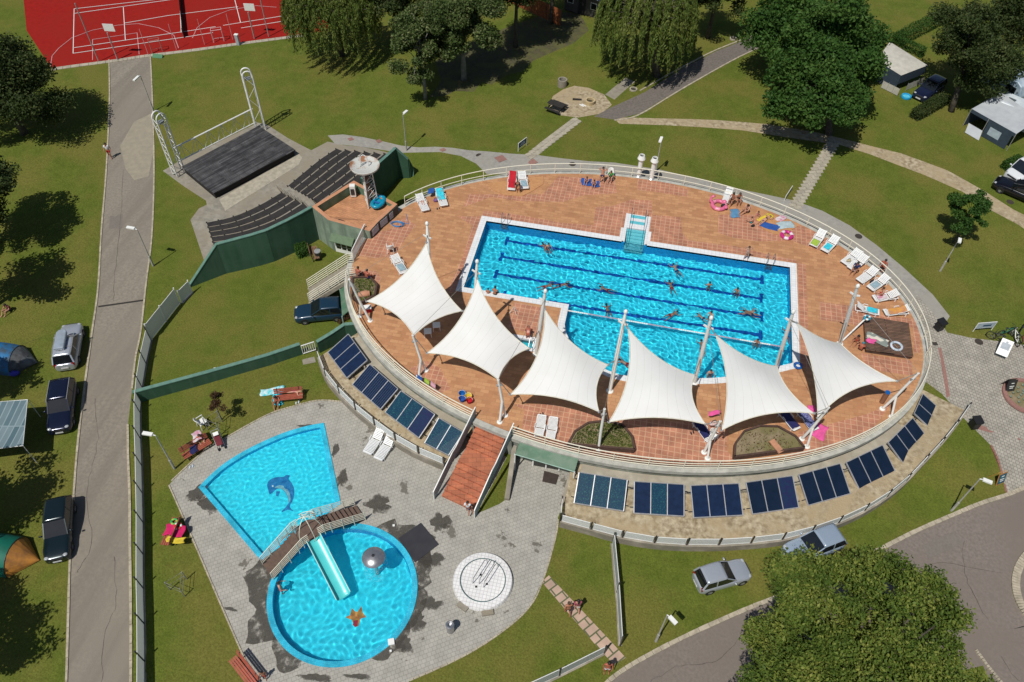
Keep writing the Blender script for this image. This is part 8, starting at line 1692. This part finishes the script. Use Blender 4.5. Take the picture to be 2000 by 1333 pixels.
def mesh_join(me, mb, name):
    v = [tuple(p.co) for p in me.vertices]; f = [tuple(p.vertices) for p in me.polygons]; n = len(v); v += mb.v; f += [tuple(i + n for i in q) for q in mb.f]
    o = bpy.data.meshes.new(name); o.from_pydata(v, [], f); o.polygons.foreach_set('use_smooth', [True] * len(f)); o.update(); return o
_PC = {}
def pose_meshes(kind):
    if kind in _PC: return _PC[kind]
    J = pose(kind); body = skin(J, EDG, RAD, 'pel'); x = MB()
    up = (J['tp'] - J['nk']).normalized(); fw = Vector((0, 1, 0)) if kind not in ('lie',) else Vector((0, 0, 1)); fw = (fw - up * fw.dot(up)).normalized(); rt = fw.cross(up); h = J['hd']
    x.tube([h + fw * .085 + up * .02, h + fw * .122 - up * .018, h + fw * .09 - up * .03], [.010, .014, .012], 6)                    # nose
    for s in (-1, 1): x.ball(h + fw * .088 + rt * s * .034 + up * .022, .013, 6, 5); x.ball(h + rt * s * .092 + up * .0, (.014, .022, .03), 6, 5)   # eyes, ears
    x.tube([h + fw * .092 - up * .052 - rt * .025, h + fw * .098 - up * .054, h + fw * .092 - up * .052 + rt * .025], .007, 5)     # mouth
    for s in 'LR':                                                             # five fingers per hand
        w, pa = J['wr' + s], J['pa' + s]; d = (pa - w).normalized(); side = d.cross(Vector((0, 0, 1))); side = side.normalized() if side.length > .1 else Vector((1, 0, 0)); dn = d.cross(side).normalized(); dn = dn if dn.z < 0 else -dn
        for k, L_ in enumerate((.066, .076, .07, .055)):
            q = pa + d * .01 + side * (.027 - .018 * k); x.tube([q, q + d * L_ * .55 + dn * .006, q + d * L_ * .9 + dn * .028], [.009, .0085, .006], 5)
        q = w + d * .04 + side * .03; x.tube([q, q + side * .03 + d * .02, q + side * .035 + d * .05 + dn * .01], [.010, .009, .007], 5)
    body = mesh_join(body, x, 'person_' + kind)
    big = {k: (v[0] + .016, v[1] + .016) for k, v in RAD.items()}
    e2 = {'ka': None}
    for s in 'LR': J['ml' + s] = J['hp' + s].lerp(J['kn' + s], .62); J['ms' + s] = J['sh' + s].lerp(J['el' + s], .7)
    J['wa'] = J['pel'].lerp(J['sp'], .45); big['wa'] = (.15, .118); big['ml'] = (.086, .086); big['ms'] = (.062, .062)
    sh = skin(J, [('pel','wa'),('pel','hpL'),('pel','hpR'),('hpL','mlL'),('hpR','mlR')], big, 'pel'); J2 = dict(J); J2['nb'] = J['ch'].lerp(J['nk'], .6); big['nb'] = (.07, .07)
    shirt = skin(J2, [('pel','sp'),('sp','ch'),('ch','nb'),('ch','shL'),('ch','shR'),('shL','msL'),('shR','msR')], big, 'pel')
    J3 = dict(J); J3['br'] = J['ch'].lerp(J['sp'], .35); big['br'] = (.158, .122); suit = skin(J3, [('pel','sp'),('sp','br')], big, 'pel')
    hb = MB(); hb.ball(h + up * .035 - fw * .016, (.104, .108, .105), 12, 9); hm = mesh_join(bpy.data.meshes.new('e'), hb, 'hair')
    hb2 = MB(); hb2.ball(h + up * .03 - fw * .02, (.108, .112, .108), 12, 9); hb2.tube([h - fw * .07 + up * .04, h - fw * .12 - up * .10, h - fw * .10 - up * .25], [.075, .07, .035], 8); hl = mesh_join(bpy.data.meshes.new('e'), hb2, 'long_hair')
    for m_ in (sh, shirt, suit): m_.polygons.foreach_set('use_smooth', [True] * len(m_.polygons))
    for m_ in (body, hm, hl, sh, shirt, suit): m_.materials.clear(); m_.materials.append(None)
    _PC[kind] = dict(body=body, shorts=sh, shirt=shirt, swimsuit=suit, hair=hm, long_hair=hl); return _PC[kind]
skin1 = mat('skin_tanned', (.40, .17, .095), .55, (.34, .14, .08), 4); skin2 = mat('skin_light', (.52, .27, .18), .55, (.46, .23, .15), 4); skin3 = mat('skin_sunburnt', (.42, .12, .07), .55, (.36, .10, .06), 4)
hairD = mat('hair_dark', (.015, .010, .008), .6); hairB = mat('hair_brown', (.07, .035, .018), .6); hairF = mat('hair_fair', (.28, .18, .08), .6)
cb, cw, cr, cn, cg, cp_, ct = C_('swim_black', (.012, .012, .014)), C_('shirt_white', (.70, .70, .72)), C_('swim_red', (.40, .02, .02)), C_('swim_navy', (.015, .03, .12)), C_('shirt_green', (.04, .30, .06)), C_('swim_pink', (.65, .08, .25)), C_('swim_teal', (.02, .30, .32))
def person(label, loc, kind, face=0, sk=skin1, hair=hairD, long=False, s=1.0, wear=(('shorts', cb),), roll=0, cat='person', group=None, wet_=False, z=None):
    P = pose_meshes(kind); o = bpy.data.objects.new('person', P['body']); col.objects.link(o); o.location = loc; o.rotation_euler = (0, 0, face); o.scale = (s, s, s); o.material_slots[0].link = 'OBJECT'; o.material_slots[0].material = sk
    tag(o, label, cat, group)
    def kid(n, me, m): c = bpy.data.objects.new(n, me); col.objects.link(c); c.parent = o; c.material_slots[0].link = 'OBJECT'; c.material_slots[0].material = m; c.cycles.is_caustics_receiver = wet_
    kid('hair', P['long_hair' if long else 'hair'], hair)
    for n, m in wear: kid(n, P[n], m)
    if wet_: o.cycles.is_caustics_receiver = True
    return o
Z0 = lambda x, y, z=0.0: at(x, y, z)
CHN, FEM = .72, .95
face_to = lambda a_, b_: math.atan2(-(b_[0] - a_[0]), b_[1] - a_[1])
# on the grounds
person('person in a white shirt and red shorts walking on the verge of the lane', gp(217, 309), 'walk', R(200), wear=(('shirt', cw), ('shorts', cr)), hair=hairD)
person('person in a maroon shirt sitting in the shade at the left edge', gp(20, 607), 'ground', R(170), skin2, wear=(('shirt', C_('shirt_maroon', (.12, .02, .025))), ('shorts', cb)))
person('woman sitting on the lawn against the turquoise towel', gp(541, 786), 'ground', R(200), skin1, long=True, wear=(('swimsuit', cb),)); person('sunbather in a pink bikini lying along the red lawn bench', at(571, 766, -2.02), 'lie', R(-80), skin2, hairF, True, .95, (('swimsuit', cp_),))
person('person in an orange top sitting on the bench beside the pushchair', at(396, 866, -2.45), 'sit', R(225), skin2, hairB, True, .95, (('shirt', C_('top_orange', (.70, .16, .04))),)); person('small child with pale hair next to the bottom edge bench', gp(518, 1325), 'walk', R(200), skin1, hairD, False, .66, (('shorts', cr),))
person('pinkish bather wading at the left side of the round pool', Z0(553, 1160, -3.15), 'wade', R(-60), skin2, hairD, False, .95, (('shorts', cp_),), wet_=True)
person('man in dark shorts walking left on the pink slab path', gp(1108, 1200), 'walk', R(20), skin1, hairB, wear=(('shorts', cb),)); person('person in a patterned top walking right on the pink slab path', gp(1126, 1194), 'walk', R(15), skin2, hairD, True, .95, (('shirt', C_('top_pink', (.45, .10, .14), (.06, .02, .03), 12)), ('shorts', cw)))
person('bare backed man at the gateway beside the lower road', gp(1184, 1314), 'stand', R(190), skin3, hairD, wear=(('shorts', cw),)); person('boy in a white shirt climbing the bottom of the brick stair', at(914, 1003, -2.2), 'walk', R(0), skin1, hairD, False, .88, (('shirt', cw), ('shorts', cn)))
person('small child beside the boy in white at the stair screen', at(922, 1002, -2.2), 'walk', R(0), skin1, hairD, False, .62, (('shirt', cb),))
# deck
person('sunburnt man sitting on the left planter edge nearest the rim', at(701, 546, -.05), 'sit', R(-15), skin3, hairD, wear=(('shorts', cb),)); person('sunburnt man sitting on the planter edge right of his neighbour', at(718, 551, -.05), 'sit', R(-20), skin3, hairD, wear=(('shorts', cn),))
person('child reclining on the lounger nearest the notice boards', at(824, 396, 0), 'recline', R(28), skin2, hairB, True, .72, (('swimsuit', cb),)); person('child lying on the turquoise towelled lounger', at(862, 388, 0), 'recline', R(8), skin2, hairF, True, .75, (('swimsuit', ct),)); person('dark clad person bending between the red and the white lounger', at(1012, 373, 0), 'bend', R(180), skin1, hairB, True, .95, (('shirt', cb), ('shorts', cb)))
person('child sitting on the blue towel farthest left at the upper railing', at(1146, 356, .02), 'ground', R(170), skin2, hairB, True, .74, (('swimsuit', cn),)); person('child sitting on the second blue towel at the upper railing', at(1160, 362, .02), 'ground', R(180), skin2, hairD, False, .74, (('shorts', cb),)); person('man with a blue towel standing at the upper railing', at(1175, 357, 0), 'armsup', R(180), skin2, hairD, wear=(('shorts', cn),)); person('person in green sitting in the white chair at the upper railing', at(1192, 353, 0), 'sit', R(175), skin2, hairB, True, .9, (('shirt', cg), ('shorts', cb)))
person('man sitting beside the pink animal float', at(1429, 398, 0), 'sit', R(150), skin1, hairD, wear=(('shorts', cb),)); person('woman in black beside the man near the pink float', at(1440, 397, 0), 'sit', R(190), skin1, hairB, True, .95, (('swimsuit', cb),)); person('bather sitting on the deck leaning back on the upper right platform', at(1459, 414, .04), 'ground', R(130), skin2, hairD, True, .95, (('swimsuit', cb),)); person('small girl in pink on the upper right platform', at(1479, 422, .04), 'ground', R(180), skin2, hairB, True, .66, (('swimsuit', cp_),)); person('child in teal shorts sitting below the upper right platform', at(1468, 436, 0), 'ground', R(80), skin2, hairB, False, .75, (('shorts', ct),)); person('sunbather in black lying on the yellow towel', at(1494, 431, .03), 'lie', R(-40), skin2, hairB, True, .95, (('swimsuit', cb),))
person('light skinned child standing on the upper coping of the large pool', at(1456, 507, .02), 'armsup', R(180), skin2, hairB, True, .85, (('swimsuit', C_('swim_nude', (.55, .35, .28))),)); person('person in blue getting up from the fourth lounger of the right row', at(1668, 533, 0), 'sit', R(150), skin1, hairD, wear=(('shirt', cn), ('shorts', cb))); person('sunburnt man standing outside the railing behind the loungers', gp(1716, 537), 'stand', R(150), skin3, hairD, wear=(('shorts', cb),)); person('bather curled forward on the seventh lounger', at(1719, 583, 0), 'sit', R(90), skin2, hairB, wear=(('shorts', cr),), s=.95)
person('tanned bather lying in the sail shadow left of the wooden platform', at(1672, 668, .02), 'ground', R(150), skin1, hairD, True, .95, (('swimsuit', cr),)); person('bather with a blue cap sitting below the left edge of the wooden platform', at(1679, 684, .02), 'ground', R(-30), skin3, mat('cap_blue', (.02, .25, .35), .6), False, .9, (('shorts', cb),))
person('small bather sitting on the pool coping half hidden by the second sail', at(953, 581, -.42), 'sit', R(0), skin1, hairD, False, .72, (('shorts', cn),)); person('bare backed man sitting on the lower left pool coping', at(966, 583, -.42), 'sit', R(-8), skin1, hairD, False, .95, (('shorts', cb),)); person('woman in a pale bikini bending at the small basin', at(1031, 667, -.3), 'bend', R(10), skin3, hairB, True, .95, (('swimsuit', C_('swim_peach', (.70, .35, .28))),))
# swimmers: water surface at -.13
SWG = 'swimmers in the large pool'
SW = [(1063,479,'swim',40,skin1,'left one of two bathers playing near the upper left of the pool'),(1071,477,'wade',200,skin2,'right one of two bathers playing near the upper left of the pool'),(1072,556,'swim',-60,skin1,'swimmer on the lower lane line nearest the left coping'),(1103,554,'swim',-70,skin1,'swimmer just right of the leftmost lane swimmer'),(1180,557,'under',80,skin1,'submerged swimmer left of the pool centre'),(1319,521,'swim',30,skin2,'swimmer on the upper lane line right of the entry steps'),(1310,554,'swim',20,skin1,'swimmer in the middle of the large pool'),(1385,553,'wade',10,skin1,'tanned bather standing between the upper lane lines at the right'),(1439,564,'wade',160,skin1,'bather in black standing nearest the right coping'),(1186,600,'swim',20,skin1,'dark haired swimmer above the tip of the fourth mast'),(1318,606,'under',-50,skin1,'submerged swimmer above the lane rope'),(1368,616,'swim',60,skin2,'small child swimming beside the adult in red'),(1388,610,'wade',150,skin2,'bather in red standing above the fifth mast tip'),(1461,609,'swim',80,skin1,'left one of the pair at the right lower lane'),(1468,607,'swim',-80,skin2,'right one of the pair at the right lower lane'),(1478,664,'wade',170,skin1,'bather standing on the lane rope near its right end'),(1371,671,'swim',10,skin1,'swimmer left of the fifth mast in the shallow end'),(1387,724,'wade',190,skin2,'bather in a black suit standing in the shallow end right of the fifth mast'),(1217,700,'under',70,skin2,'diving bather beside the fourth sail'),(1537,647,'swim',0,skin3,'swimmer at the right end beside the sixth mast')]
for i, (x, y, k, f_, sk_, lb) in enumerate(SW):
    sc_ = .7 if 'child' in lb else .84
    if k == 'wade': person(lb, at(x, y + 6, -.13) + Vector((0, 0, -1.17 * sc_)), 'wade', R(f_), sk_, hairD, i % 2 == 0, sc_, (('swimsuit' if i % 2 else 'shorts', cr if 'red' in lb else cb),), wet_=True, group=SWG)
    else: person(lb, at(x, y, -.13) + Vector((0, 0, -.12 if k == 'swim' else -.55)), 'swim', R(f_), sk_, hairD, i % 3 == 0, sc_, (('shorts', cn if i % 2 else cr),), wet_=True, group=SWG)
